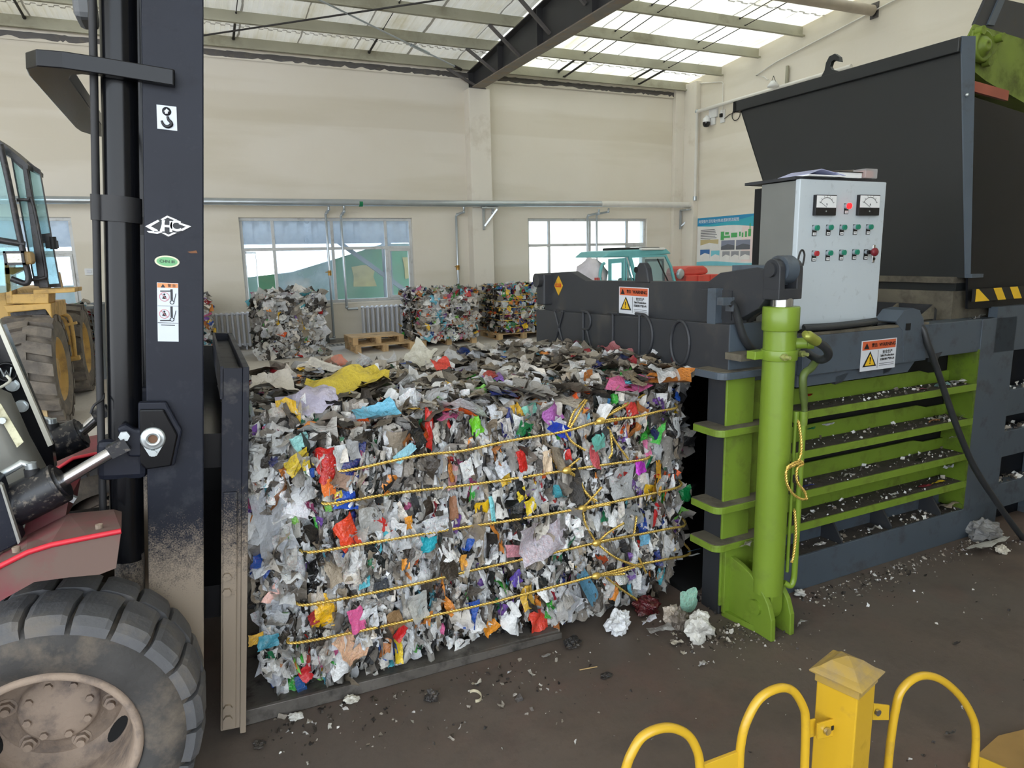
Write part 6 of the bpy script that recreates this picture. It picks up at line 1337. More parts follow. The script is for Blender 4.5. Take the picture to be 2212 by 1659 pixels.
sheet('plastic_bag', 'black film flap sticking out of the right side of the big bale', 1485, 955, 44, 22, (26, 26, 28), 14, tilt=-8, up=.9, y=2.7)
sheet('plastic_bag', 'wispy grey film sticking out near the top right of the big bale', 1470, 830, 56, 24, (150, 150, 150), 15, tilt=-38, up=.9, y=2.75, film=.6, rough=.15)
F_ = [(760, 1514, 32, 16, (206, 202, 190), 'curled white peel on the floor nearest the tray lip', 'peel'), (640, 1551, 32, 10, (214, 212, 206), 'small white torn scrap on the floor near the tray corner', 'scrap'), (1030, 1477, 22, 10, (214, 208, 190), 'cream chip on the floor right of the dark crumpled cup', 'chip'),
      (1241, 1393, 36, 22, (30, 28, 28), 'black clump of film on the floor right of the tray', 'scrap'), (560, 1612, 26, 16, (54, 48, 42), 'dark clod on the floor in front of the tyre', 'clod'), (1180, 1418, 20, 8, (150, 146, 138), 'bent grey sliver on the floor below the tray end', 'scrap'), (1100, 1454, 9, 7, (222, 222, 220), 'tiny white pellet on the floor under the tray', 'pellet'),
      (1516, 1437, 18, 12, (190, 188, 184), 'grey and white scrap on the floor left of the fence post cap', 'scrap'), (1312, 1462, 26, 8, (40, 36, 34), 'dark leaf like scrap on bare floor in the middle', 'scrap'), (1732, 1284, 26, 16, (216, 214, 208), 'white foam lump beside the press base channel', 'foam'), (1730, 1351, 18, 10, (212, 212, 212), 'white scrap on the floor right of the green cylinder foot', 'scrap'),
      (2050, 1587, 18, 12, (90, 88, 88), 'dark shiny scrap seen through the right fence hoop', 'scrap'), (2066, 1390, 14, 7, (60, 56, 52), 'brown chip on the floor above the right fence hoop', 'chip'), (2170, 1190, 30, 18, (206, 200, 186), 'cream scrap by the foot of the dark press at the right edge', 'scrap')]
for i, (px, py, w_, h_, c, lab, nm) in enumerate(F_):
    if w_ < 24: sheet(nm, lab, px, py, w_, h_*1.6, c, 50 + i, tilt=10*i % 40, up=.5, cat=nm, z=.008, cr=.3)
    else: crumple(nm, lab, px, py + h_*.35, w_, h_, c, 50 + i, cat=nm)
crumple('paper_cup', 'dark crumpled cup on the floor in front of the tray lip', 936, 1517, 30, 26, (52, 48, 46), 80, cat='cup')
c = onz(1026, 1507); g = G(); g.strip([[c + np.array([.024*math.cos(a), .034*math.sin(a), z]) for a in np.linspace(-2.0, 1.9, 20)] for z in (.002, .014)]); tag(g.build('peel_ring', pm('peel_cream', S(206, 196, 166), .6), solid=.002), 'open cream ring of plastic on the floor in front of the tray', 'ring')
a, b_ = onz(1252, 1449), onz(1290, 1442); g = G(); g.tube([a + np.array([0, 0, .004]), b_ + np.array([0, 0, .004])], .0025, 5); tag(g.build('straw', pm('straw_tan', S(190, 160, 110), .7)), 'thin tan straw lying on bare floor', 'straw')
crumple('plastic_bag', 'grey see through bag slumped at the foot of the press, far right', 2136, 1168, 80, 44, (150, 150, 150), 90, film=.35, rough=.25, cat='bag')
sheet('plastic_bag', 'white torn bag flat on the floor in front of the grey see through bag', 2132, 1185, 92, 40, (206, 204, 198), 91, tilt=4, up=.35, cat='bag')
sheet('paper_scrap', 'torn cream paper resting on the lowest gate bracket', 1613, 1172, 30, 22, (196, 190, 178), 92, tilt=10, up=.5, y=2.27)
# fine crumbs nobody could count
def crumbs(name, lab, fn, n, size, seed, pal):
    rg = np.random.default_rng(seed); C = np.array([fn(rg) for _ in range(n)]); u = rg.normal(0, 1, (n, 3)); u /= np.linalg.norm(u, axis=1)[:, None]; v = np.cross(u, rg.normal(0, 1, (n, 3))); v /= np.linalg.norm(v, axis=1)[:, None]
    s_ = size*np.exp(rg.normal(0, .6, n)); s_ = np.minimum(s_, size*3.2); C[:, 2] += s_*.4
    col = [S(*pal[rg.integers(len(pal))]) for _ in range(n)]; me = frag_mesh(name, C, u, v, s_, s_*rg.uniform(.5, 1, n), col, [(.6, 0, 0)]*n, seed, nu=3, nv=3, crumple=.5, curl=.6)
    off = _v(C.mean(0)*np.array([1, 1, 0])); o = put(name, shift(me, off), None, off); return tag(o, lab, 'litter', None, 'stuff')
PALC = [(216, 214, 208), (226, 226, 224), (190, 182, 168), (120, 110, 98), (70, 62, 56), (50, 46, 42), (160, 150, 134)]; PALD = [(60, 54, 50), (44, 40, 38), (90, 82, 74), (140, 132, 120), (200, 196, 188)]
def near_base(r):
    t_ = r.random(); p = onz(1715 + 440*t_, 1288 - 145*t_); return (p[0], p[1] - abs(r.normal(0, .09)) - .01, 0)
crumbs('foam_crumbs', 'white and brown crumbs strewn along the foot of the press', near_base, 520, .0036, 1, PALC)
def near_gate(r): p = onz(1560 + r.normal(0, 70), 1372 + r.normal(0, 22)); return (p[0], p[1], 0)
crumbs('dark_crumbs', 'dark crumbs around the green cylinder foot', near_gate, 420, .0034, 2, PALD + PALC[2:4])
def near_tray(r): p = onz(560 + 750*r.random(), 0); t_ = r.random(); p = onz(560 + 740*t_, 1560 - 175*t_ + abs(r.normal(0, 60))); return (p[0], p[1], 0)
crumbs('dark_crumbs', 'dark crumbs scattered on the floor below the tray lip', near_tray, 260, .0045, 3, PALD)
def anyf(r): return (r.uniform(0, 4.2), r.uniform(1.2, 2.3), 0)
crumbs('grit', 'sparse grit over the dark floor in front', anyf, 240, .0028, 4, PALD + PALC[:1])
# ------------------------------------------------------------------ horizontal baling press
BT = math.radians(1.8); BOR = np.array([2.10, 2.343, 0.0])
BM = Matrix.Translation(_v(BOR)) @ Matrix.Rotation(BT, 4, 'Z')
BL = np.array([[math.cos(BT), math.sin(BT), 0], [-math.sin(BT), math.cos(BT), 0], [0, 0, 1]])
def _loc(px, py, ax, val):
    c, d = BL @ (CAM - BOR), BL @ ray(px, py); return c + d*(val - c[ax])/d[ax]
by = lambda px, py, v=0.0: _loc(px, py, 1, v)
bx = lambda px, py, u=0.0: _loc(px, py, 0, u)
bz = lambda px, py, z: _loc(px, py, 2, z)
M['pr'] = pm('press_slate_lit', S(76, 86, 96), .45, var=.06, scale=3, dirt=(S(66, 62, 58), .25, 7))  # press paint with the front daylight put into the colour
M['prd'] = pm('press_slate_shaded', S(48, 50, 54), .5, var=.07, scale=3, dirt=(S(84, 80, 74), .18, 5))  # same press paint, shade of the turned-away faces put into the colour
M['hop'] = pm('hopper_dark', S(35, 38, 39), .42, var=.06, scale=1.6)
M['gloss'] = pm('hopper_gloss_black', S(16, 18, 23), .36, var=.3, scale=3, spec=.2)
M['lime'] = pm('press_lime', S(116, 142, 46), .42, var=.06, scale=4, dirt=(S(96, 104, 40), .3, 9))
M['limec'] = pm('cylinder_lime', S(120, 146, 46), .38, var=.04, scale=3, dirt=(S(110, 130, 40), .15, 9), coat=.2)
M['grime'] = pm('grime', S(64, 58, 52), .9, var=.3, scale=25, bump=.4, bscale=70)
M['dusty'] = pm('dusty_steel', S(104, 98, 84), .75, var=.2, scale=6, dirt=(S(60, 56, 50), .4, 7))
M['hose'] = pm('rubber_hose', S(44, 46, 48), .5, var=.12, scale=30)
pr = thing('baling_press', 'dark grey and lime green horizontal baling press with hopper', 'press', BM @ Vector((1.5, .9, 0)))
def B(g, name, mat, parent=None, **k): return g.xf(BM).build(name, mat, parent or pr, **k)
# --- gate frame: cross beam carrying the raised letters
g = G(); g.prism([(0, 0.0, 1.145), (0, 1.80, 1.085), (0, 1.80, 1.345), (0, 0.0, 1.385)], (.22, 0, 0)); beam_ = B(g, 'gate_beam', M['prd'], bevel=.004)
g = G(); g.box(.0, .22, -.006, 0, 1.146, 1.386); B(g, 'beam_end', M['pr'], beam_)  # thin sheet giving the end face the lit tone of the paint
def letter(px, py, w, h, strokes, name):
    c = bx(px, py, 0); g = G()
    for st in strokes: g.tube([(-.004, c[1] - (a - .5)*w, c[2] + (b_ - .5)*h) for a, b_ in st], .0085, 6)
    B(g, name, M['prd'], beam_)
arc = lambda cx_, cy_, rx, ry, a0, a1, n=14: [(cx_ + rx*math.cos(math.radians(a0 + (a1 - a0)*i/n)), cy_ + ry*math.sin(math.radians(a0 + (a1 - a0)*i/n))) for i in range(n + 1)]
LH = .215
letter(1208, 708, .13, LH, [[(.1, 1), (.95, 0)], [(.95, 1), (.1, 0)], [(.0, 1), (.25, 1)], [(.8, 1), (1.05, 1)], [(.0, 0), (.25, 0)], [(.8, 0), (1.05, 0)]], 'letter_x')
letter(1268, 713, .12, LH, [[(.2, 1), (.2, 0)], [(.0, 1), (.5, 1)], [(.0, 0), (.4, 0)], [(.5, 1)] + arc(.5, .76, .38, .24, 90, -90) + [(.2, .52)], [(.5, .52), (.95, 0), (1.05, 0)]], 'letter_r')
letter(1325, 718, .10, LH, [[(.5, 1), (.5, 0)], [(.0, 1), (1, 1)], [(.2, 0), (.8, 0)]], 'letter_i')
letter(1392, 724, .16, LH, [[(.25, 1), (.25, 0)], [(.05, 1), (.4, 1)] + arc(.4, .5, .55, .5, 90, -90) + [(.05, 0)]], 'letter_d')
letter(1470, 741, .135, LH, [arc(.5, .5, .5, .5, 0, 360, 28)], 'letter_o')
# --- rising gate seen above the beam
g = G(); gp = [(1.74, 1.30), (1.76, 1.45), (1.735, 1.585), (1.42, 1.60), (1.25, 1.548), (.19, 1.566), (.115, 1.607), (-.10, 1.632), (-.17, 1.62), (-.19, 1.54), (-.12, 1.46), (.0, 1.40), (.0, 1.3)]
g.prism([(.04, a, b_) for a, b_ in gp], (.06, 0, 0)); gate = B(g, 'gate_plate', M['prd'], bevel=.004)
g = G(); g.prism([(.03, a, b_) for a, b_ in ((.745, 1.55), (.73, 1.625), (.705, 1.652), (.665, 1.652), (.64, 1.625), (.62, 1.55))], (.035, 0, 0)); lug = B(g, 'lifting_lug', M['prd'], gate, bevel=.006)
c = bx(1374, 583, .03); g = G(); g.cyl((.028, c[1], c[2]), (.031, c[1], c[2]), .016, n=16); B(g, 'hole', M['gap'], lug)
g = G(); a, b_ = bx(1540, 622, .03), bx(1556, 694, .03); g.box(.0, .04, b_[1], a[1], 1.38, a[2]); B(g, 'stiffener', M['pr'], gate)
g = G(); g.box(.035, .04, .03, .26, 1.40, 1.53); B(g, 'doubler_plate', M['prd'], gate)
# far side pin of the gate and far cylinder
c = bx(1172, 605, .0); g = G(); g.cyl((-.05, c[1], c[2]), (.12, c[1], c[2]), .045, n=20); B(g, 'gate_pin', M['prd'], gate)
g = G(); g.box(-.02, .1, c[1] - .05, c[1] + .05, c[2] - .16, c[2] + .04); B(g, 'gate_clevis', M['prd'], gate, bevel=.01)
g = G(); g.cyl((.16, 1.66, .2), (.16, 1.66, 1.40), .09, n=28); g.cyl((.16, 1.66, 1.37), (.16, 1.66, 1.455), .105, n=28); B(g, 'gate_cylinder', M['limec'])
# --- columns, throat and chamber
g = G(); g.box(0, .165, 1.67, 1.80, 0, 1.12); B(g, 'gate_column', M['prd'])
g = G(); g.box(.005, .165, 0.012, .13, 0, 1.15); B(g, 'gate_column', M['prd'], bevel=.004)
g = G(); g.box(.0, .165, 0, .012, .05, 1.15); B(g, 'column_facing', M['lime'], bevel=.003)
g = G(); g.box(.19, .25, .03, .05, .2, 1.13); B(g, 'column_rib', M['lime'])
g = G(); g.box(.01, .19, -.018, 0, .02, .335); B(g, 'foot_plate', M['lime'], bevel=.003)
g = G(); g.box(.165, .44, .05, .13, 0, 1.3); B(g, 'throat_side', M['prd'])
g = G(); g.box(.17, 2.0, .175, .19, .02, 1.20); g.box(.17, 2.0, 1.66, 1.68, .02, 1.20); g.box(.17, 2.0, .15, 1.66, 1.20, 1.24); g.box(.0, 2.0, .15, 1.66, .0, .03); g.box(1.98, 2.0, .15, 1.66, .03, 1.2); B(g, 'chamber', M['gap'])  # black walls: the shade of the inside put into the colour
def rounded(u0, u1, v0, v1, z, t, r=.045, n=5):
    pts = []
    for cx_, cy_, a0 in ((u1 - .005, v0 + .005, -90), (u1 - .005, v1, 0), (u0 + .005, v1, 90), (u0 + r, v0 + r, 180)):
        rr_ = r if a0 == 180 else .005; k = n if a0 == 180 else 1
        pts += [(cx_ + rr_*math.cos(math.radians(a0 + 90*i/k)), cy_ + rr_*math.sin(math.radians(a0 + 90*i/k)), z) for i in range(k + 1)]
    g = G(); g.prism(pts, (0, 0, t)); return g
for z, mt in ((1.150, 'pr'), (.893, 'lime'), (.535, 'lime'), (.352, 'lime')):
    b_ = B(rounded(-.085, .26, -.055, .12, z, .032), 'gate_bracket', M[mt], bevel=.003)
    B(rounded(-.08, .255, -.05, .12, z + .0325, .002), 'dust', M['dusty'], b_)
# --- near lift cylinder
CU, CV = .105, -.185
cyl = B(G().cyl((CU, CV, .19), (CU, CV, 1.44), .067, n=40), 'lift_cylinder', M['limec'])
B(G().lathe((CU, CV, 0), (0, 0, 1), [(.0, 1.37), (.073, 1.37), (.075, 1.374), (.075, 1.466), (.072, 1.47), (.0, 1.47)], 40), 'end_cap', M['limec'], cyl)
B(G().cyl((CU, CV, 1.46), (CU, CV, 1.505), .046, n=24), 'piston_rod', M['chrome'], cyl)
g = G(); g.box(CU - .066, CU + .066, CV - .045, CV + .045, 1.50, 1.545)
for s_ in (-1, 1):
    c = CU + s_*.050; pts = [(c - .016, CV - .045, 1.54), (c - .016, CV + .045, 1.54)] + [(c - .016, CV + .045*math.cos(a), 1.622 + .045*math.sin(a)) for a in np.linspace(0, math.pi, 11)]; g.prism(pts, (.032, 0, 0))
fork = B(g, 'rod_clevis', M['prd'], cyl, bevel=.004)
B(G().cyl((CU - .08, CV, 1.622), (CU + .08, CV, 1.622), .029, n=24), 'clevis_pin', M['prd'], fork, bevel=.004)
g = G(); pts = [(CU - .035, CV + .0, 1.56)] + [(CU - .035, CV + .072*math.cos(a), 1.622 + .062*math.sin(a)) for a in np.linspace(-2.2, 2.2, 15)] + [(CU - .035, CV + .25, 1.66), (CU - .035, CV + .25, 1.52)]
g = G(); g.cyl((CU - .031, CV, 1.622), (CU + .031, CV, 1.622), .058, n=30); g.box(.05, CU + .03, CV, .05, 1.56, 1.64); B(g, 'gate_eye', M['pr'], gate)
g = G(); q = (CU + .082, CV, 1.625); g.tube(spline([(q[0], q[1], q[2]), (q[0] + .004, q[1], q[2] + .05), (q[0] + .02, q[1], q[2] + .075), (q[0] + .036, q[1], q[2] + .055), (q[0] + .03, q[1], q[2] + .01)]), .004, 6); B(g, 'pin_clip', M['rod'], fork)
g = G(); g.lathe((CU, CV, 0), (0, 0, 1), [(.067, 1.245), (.075, 1.245), (.075, 1.29), (.067, 1.29)], 36)
g.box(CU - .115, CU - .05, CV + .02, CV + .07, 1.25, 1.285); g.box(CU + .05, CU + .105, CV - .02, CV + .02, 1.25, 1.285); clamp = B(g, 'cylinder_clamp', M['limec'], cyl, bevel=.003)
for du, dv in ((-.045, -.06), (.092, -.03)):
    g = G(); g.cyl((CU + du, CV + dv + .03, 1.267), (CU + du, CV + dv - .04, 1.267), .008, n=10); g.cyl((CU + du, CV + dv - .005, 1.267), (CU + du, CV + dv - .018, 1.267), .015, n=6); B(g, 'clamp_bolt', pm('bolt_lime', S(170, 176, 110), .4, .4), clamp)
g = G(); g.box(-.02, .12, CV + .09, -.0, 1.235, 1.265); B(g, 'clamp_arm', M['dusty'], cyl)
# hydraulic line along the cylinder
g = G(); g.tube(spline([(CU + .052, CV - .045, .235), (CU + .078, CV - .060, .22), (CU + .096, CV - .060, .25), (CU + .098, CV - .060, .32)], 5) + [(CU + .098, CV - .060, .98), (CU + .097, CV - .060, 1.0)], .0135, 10); B(g, 'hydraulic_line', M['limec'], cyl)
g = G(); g.tube([(CU + .074, CV - .04, .28), (CU + .074, CV - .04, 1.02)], .008, 8); B(g, 'hydraulic_line', M['limec'], cyl)
g = G(); g.cyl((CU + .098, CV - .060, .96), (CU + .098, CV - .060, 1.02), .019, n=6); g.cyl((CU + .075, CV - .04, .97), (CU + .075, CV - .04, 1.02), .015, n=6); B(g, 'pipe_nut', M['lime'], cyl)
g = G(); a = by(1590 + 118, 965, CV - .07); g.cyl((CU + .068, CV - .05, .72), (CU + .085, CV - .058, .72), .018, n=12); B(g, 'pipe_clip', M['grime'], cyl)
P3 = lambda px, py, v: by(px, py, v)
g = G(); g.cyl((CU + .045, CV - .045, 1.315), (CU + .075, CV - .075, 1.318), .023, n=16); g.cyl((CU + .075, CV - .075, 1.318), (CU + .095, CV - .092, 1.318), .026, n=6); B(g, 'port_fitting', M['lime'], cyl)
q0 = np.array([CU + .095, CV - .092, 1.318]); hs = spline([q0, P3(1740, 722, CV - .14), P3(1765, 738, CV - .14)], 6); B(G().tube(hs, [.015 + (.006 if i > 7 else 0) for i in range(len(hs))], 10), 'hose_ferrule', pm('ferrule', S(150, 156, 70), .35, .4), cyl)
hs = spline([P3(1763, 737, CV - .14), P3(1784, 752, CV - .14), P3(1789, 768, CV - .12), P3(1774, 777, CV - .08), P3(1752, 768, CV), P3(1735, 752, -.06), P3(1722, 740, -.02)], 8); B(G().tube(hs, .0175, 12), 'hydraulic_hose', M['hose'], cyl)
hs = spline([(CU + .098, CV - .060, 1.0), (CU + .10, CV - .060, 1.035), P3(1735, 815, CV - .07), P3(1752, 795, CV - .06), P3(1766, 775, CV - .02)], 7); B(G().tube(hs, [.013 if i < 9 else .0165 for i in range(len(hs))], 10), 'hydraulic_hose', pm('hose_overspray', S(88, 104, 50), .5, var=.25, scale=12), cyl)
hs = spline([P3(1578, 650, -.03), P3(1588, 668, -.03), P3(1597, 700, -.03), P3(1607, 730, -.03), P3(1622, 752, -.02), P3(1640, 768, .02)], 7); B(G().tube(hs, .017, 12), 'hydraulic_hose', M['hose'])
g = G(); a, b_ = P3(1556, 643, -.02), P3(1577, 652, -.02); g.box(a[0], b_[0], -.04, .0, b_[2] - .012, a[2]); g.box(b_[0] - .006, b_[0], -.045, .0, b_[2] - .04, a[2]); B(g, 'hose_bracket', M['pr'])
hs = spline([P3(1615, 700, .05), P3(1630, 678, .05), P3(1660, 662, .06)], 7); B(G().tube(hs, .017, 12), 'hydraulic_hose', M['hose'])
# foot clevis
for u, nm in ((.042, 'foot_clevis'), (.158, 'foot_clevis')):
    pts = [(u, -.01, .0), (u, -.01, .30 if u < .1 else .26), (u, -.08, .285 if u < .1 else .255)] + [(u, CV - .075 + .075*math.cos(a) - .0, .155 + .10*math.sin(a)) for a in np.linspace(math.pi/2 - .2, .0, 7)][:0]
    pts += [(u, -.14, .265), (u, -.20, .225), (u, -.25, .165), (u, -.275, .10), (u, -.28, .0)]
    B(G().prism(pts, (.026, 0, 0)), nm, M['lime'], bevel=.004)
g = G(); g.prism([(.015, -.0, .0), (.015, -.02, .0), (.06, -.28, .0), (.06, 0, .0)], (0, 0, .028)); B(g, 'foot_base', M['lime'])
g = G(); pts = [(.076, CV + .055*math.cos(a), .125 + .07*math.sin(a)) for a in np.linspace(math.pi, 2*math.pi, 11)]; pts = pts + [(.076, CV + .055, .22), (.076, CV - .055, .22)]; g.prism(pts[::-1], (.07, 0, 0)); B(g, 'foot_eye', M['limec'], cyl, bevel=.006)
g = G(); g.cyl((.028, CV - .0, .125), (.205, CV - .0, .125), .033, n=24); B(g, 'foot_pin', M['lime'], bevel=.003)
# --- slatted side
for i, z in enumerate((.935, .735, .528, .36)):
    s_ = B(G().box(.42, 1.86, -.002, .010, z - .038, z), 'slat_lip', M['lime'], bevel=.002)
    B(G().box(.42, 1.86, .010, .150, z - .012, z - .004), 'slat_ledge', M['grime'])
    zt2 = z + .078
    g = G(); g.prism([(.42, .15, z - .01), (1.62, .15, z - .01), (1.86, .15, z - .01), (1.86, .15, zt2 - .02), (1.66, .15, zt2 - .02), (1.58, .15, zt2), (.42, .15, zt2)], (0, .012, 0)); B(g, 'slat_back', M['lime'])
B(G().box(.165, 2.20, .0, .014, .0, .185), 'base_channel', M['pr'], bevel=.003)
B(G().box(.42, 1.86, .014, .14, .165, .178), 'channel_floor', M['grime'])
B(G().prism([(.42, .14, .165), (1.86, .14, .165), (1.86, .14, .30), (1.7, .14, .325), (.42, .14, .325)], (0, .012, 0)), 'channel_back', M['pr'])
for px in (1800, 1905, 2008):
    u = by(px, 1110, .07)[0]; g = G(); g.prism([(u, .012, .17), (u, .14, .17), (u, .14, .32), (u, .10, .32), (u, .012, .20)], (.012, 0, 0)); B(g, 'gusset', M['prd'])
B(G().box(1.845, 1.86, .0, .165, .19, 1.13), 'end_cheek', pm('cheek_lime', S(96, 120, 30), .5, var=.15, dirt=(S(60, 66, 30), .4, 7)))
B(G().box(1.86, 2.19, .0, .03, .0, 1.30), 'end_post', M['pr'], bevel=.003)
B(G().box(.165, 1.99, .005, .12, 1.118, 1.30), 'top_beam', M['pr'], bevel=.004)
tb = B(G().box(.43, 1.34, -.028, .005, 1.118, 1.305), 'beam_cover', M['pr'], bevel=.003)
B(G().box(.43, 1.34, -.028, .005, 1.306, 1.318), 'cover_top', M['dusty'], tb)
B(G().prism([(.43, .0, 1.06), (1.24, .0, 1.06), (1.30, .0, 1.118), (.43, .0, 1.118)], (0, .012, 0)), 'skirt', M['pr'])
for px, py in ((1805, 822), (1908, 800), (2012, 775)):
    q = by(px, py, -.0); g = G(); g.prism([(q[0], .0, q[2] + .02), (q[0] + .09, .0, q[2] + .03), (q[0] + .05, .0, q[2] - .012), (q[0], .0, q[2] - .02)], (0, .02, 0)); B(g, 'welded_cleat', M['prd'])
B(G().box(.165, 2.4, .12, 1.7, 1.20, 1.30), 'deck', M['dusty'])
# cable guide arch on the top beam
g = G(); a = [by(px, py, -.03) for px, py in ((1952, 782), (1950, 715), (1936, 696), (1954, 672), (1972, 667), (1988, 672), (1996, 690), (1997, 775))]; g.prism([(p[0], -.03, p[2]) for p in a], (0, .012, 0)); ga = B(g, 'cable_guide', M['pr'], bevel=.003)
g = G(); a = [by(px, py, -.03) for px, py in ((1936, 696), (1954, 672), (1972, 667), (1988, 672))]; g.strip([[(p[0], -.03, p[2]) for p in a], [(p[0], .09, p[2] - .0) for p in a]]); B(g, 'guide_roof', M['pr'], ga, solid=.008)
g = G(); q = by(1960, 708, -.031); g.box(q[0] - .012, q[0] + .022, -.034, -.029, q[2] - .012, q[2] + .022); B(g, 'opening', M['gap'], ga)
# warning signs
M['sg_o'] = pm('sign_orange', S(206, 96, 58), .5, var=.03); M['sg_w'] = pm('sign_white', S(216, 220, 226), .45, var=.02); M['sg_k'] = pm('sign_black', S(24, 24, 26), .5); M['sg_y'] = pm('sign_yellow', S(232, 188, 40), .5); M['sg_y2'] = pm('sign_diamond', S(206, 160, 40), .5, dirt=(S(120, 100, 50), .3, 30))
def warning(O_, xd, yd, nd, w, h, parent):
    """orange headed warning sign; O_ top left corner, in world space"""
    O_, xd, yd, nd = (np.array(k, float) for k in (O_, xd, yd, nd)); P = lambda u, v, o=.002: O_ + xd*(u*w) - yd*(v*h) + nd*o
    def q(u0, u1, v0, v1, o, m_, nm, par): g = G(); g.prism([P(u0, v0, o), P(u1, v0, o), P(u1, v1, o), P(u0, v1, o)], -nd*.001); return g.build(nm, m_, par)
    s_ = q(0, 1, 0, 1, .002, M['sg_w'], 'warning_sign', parent)
    q(.03, .97, .03, .31, .0032, M['sg_o'], 'header', s_)
    g = G(); g.prism([P(.14, .08, .0045), P(.07, .27, .0045), P(.21, .27, .0045)], -nd*.001); g.build('warning_triangle', M['sg_k'], s_)
    g = G(); g.text('警告', P(.36, .175, .005), xd, yd, h*.14, .0006); g.text('WARNING', P(.725, .175, .005), xd, yd, w*.098, .0006); g.build('lettering', M['sg_k'], s_)
    g = G(); c = [P(.25, .36, .004), P(.06, .86, .004), P(.44, .86, .004)]; g.prism(c, -nd*.001); tri = g.build('warning_triangle', M['sg_k'], s_)
    g = G(); g.prism([P(.25, .44, .0052), P(.115, .82, .0052), P(.385, .82, .0052)], -nd*.001); g.build('triangle_face', M['sg_y'], tri)
    g = G(); g.prism([P(.235, .55, .0064), P(.265, .55, .0064), P(.258, .70, .0064), P(.242, .70, .0064)], -nd*.001); g.prism([P(.237, .73, .0064), P(.263, .73, .0064), P(.263, .77, .0064), P(.237, .77, .0064)], -nd*.001); g.build('exclamation_mark', M['sg_k'], tri)
    g = G(); g.text('安全生产', P(.74, .43, .005), xd, yd, h*.125, .0006); g.build('lettering', M['sg_k'], s_)
    g = G(); g.text('Safe Production', P(.74, .545, .005), xd, yd, w*.062, .0006); g.text('注意危险 严禁入内', P(.74, .67, .005), xd, yd, w*.05, .0006); g.build('lettering', M['sg_k'], s_)
    q(.475, .48, .35, .94, .0035, M['sg_k'], 'divider', s_)
    for v in (.80, .86): q(.53, .95, v, v + .012, .0035, M['sg_k'], 'text_line', s_)
    return s_
wl = lambda p: np.array(BM @ _v(p)); bd = lambda v: np.array(BM.to_3x3() @ _v(v))
a, b_ = by(1861, 738, -.028), by(1932, 790, -.028)
warning(wl((a[0], -.028, a[2] + .002)), bd((1, 0, 0)), bd((0, 0, 1)), bd((0, -1, 0)), b_[0] - a[0], .152, tb)
a, b_ = bx(1338, 619, .04), bx(1402, 620, .04)
warning(wl((.04, a[1], a[2])), bd((0, -1, 0)), bd((0, 0, 1)), bd((-1, 0, 0)), a[1] - b_[1], .145, gate)
c = bx(1207, 617, .04); g = G(); g.prism([(.037, c[1] + .055, c[2]), (.037, c[1], c[2] + .062), (.037, c[1] - .055, c[2]), (.037, c[1], c[2] - .062)], (.003, 0, 0)); dsn = B(g, 'diamond_sign', M['sg_y2'], gate)
g = G(); g.box(.035, .037, c[1] - .036, c[1] + .036, c[2] - .009, c[2] + .013); B(g, 'red_band', pm('sign_red', S(186, 60, 30), .5), dsn)
g = G(); g.text('注意安全', wl((.034, c[1], c[2] + .002)), bd((0, -1, 0)), bd((0, 0, 1)), .015, .0004); g.build('lettering', M['sg_y2'], dsn)
# --- hopper
HU = 1.75
tl, tr = bx(1590, 218, HU), bx(2080, 84, HU); bl_, br_ = bx(1640, 385, HU), bx(2092, 600, HU)
sl = (tl[1] - bl_[1])/(tl[2] - bl_[2] - .06); zb0 = 1.53; vbl = bl_[1] - sl*(bl_[2] - zb0); zrim = (tl[2] + tr[2])/2
HB = 3.9
g = G(); g.prism([(HU, tr[1], zrim - .07), (HU, tl[1] - .05, zrim - .07), (HU, vbl, zb0), (HU, br_[1] + .02, zb0)], (.012, 0, 0)); hp = B(g, 'hopper_wall', M['hop'])
g = G(); g.prism([(HU, vbl, zb0), (HU, tl[1] - .05, zrim - .07), (HB, tl[1] - .05, zrim - .07), (HB, vbl, zb0)], (0, -.01, 0)); B(g, 'hopper_wall', M['hop'])
g = G(); g.prism([(HU, tr[1], zrim), (HU, tl[1], zrim), (HU, tl[1], zrim - .075), (HU, tr[1], zrim - .075)], (-.03, 0, 0)); g.box(HU - .03, HB, tl[1] - .04, tl[1], zrim - .075, zrim); B(g, 'hopper_rim', M['hop'], bevel=.004)
g = G(); g.box(HU - .002, HU + .10, br_[1] - .02, br_[1] + .015, zb0, zb0 + .02); g.prism([(HU - .012, tr[1], zrim + .005), (HU + .06, tr[1] - .03, zrim + .005), (HU + .02, br_[1], zb0), (HU - .004, br_[1] + .01, zb0)], (0, .008, 0)); B(g, 'corner_flange', M['pr'])
g = G(); g.prism([(HU + .05, tr[1] - .04, zrim - .30), (HB, tr[1] - .04, zrim - .52), (HB, br_[1], 1.30), (HU + .02, br_[1], 1.36)], (0, .012, 0)); hs_ = B(g, 'hopper_side', M['gloss'])
for px, py in ((2089, 205), (2094, 370), (2097, 478)):
    q = bx(px, py, HU); q = by(px, py, tr[1] - .05); g = G(); g.ball((q[0], q[1], q[2]), .009, 10, 6); B(g, 'rivet', M['zinc'], hs_)
for z0, z1, d, mt in ((1.50, 1.535, .03, 'dusty'), (1.455, 1.50, .0, 'hop'), (1.30, 1.455, .02, 'dusty')):
    B(G().box(HU - d, HU + .5, .1, 1.66, z0, z1), 'hopper_neck', M[mt])
g = G(); q = (HU - .15); g.prism([(q, .12, 1.30), (q, .12, 1.36), (q, .15, 1.385), (q, 1.6, 1.385), (q, 1.6, 1.30)], (.03, 0, 0)); B(g, 'deck_flange', M['prd'])
for px, py in ((1935, 678), (2012, 678)):
    c = bx(px, py, HU - .16); g = G(); g.prism([(HU - .16, c[1], 1.385), (HU - .16, c[1], 1.31), (HU - .30, c[1], 1.31)], (0, -.015, 0)); B(g, 'gusset', M['dusty'])
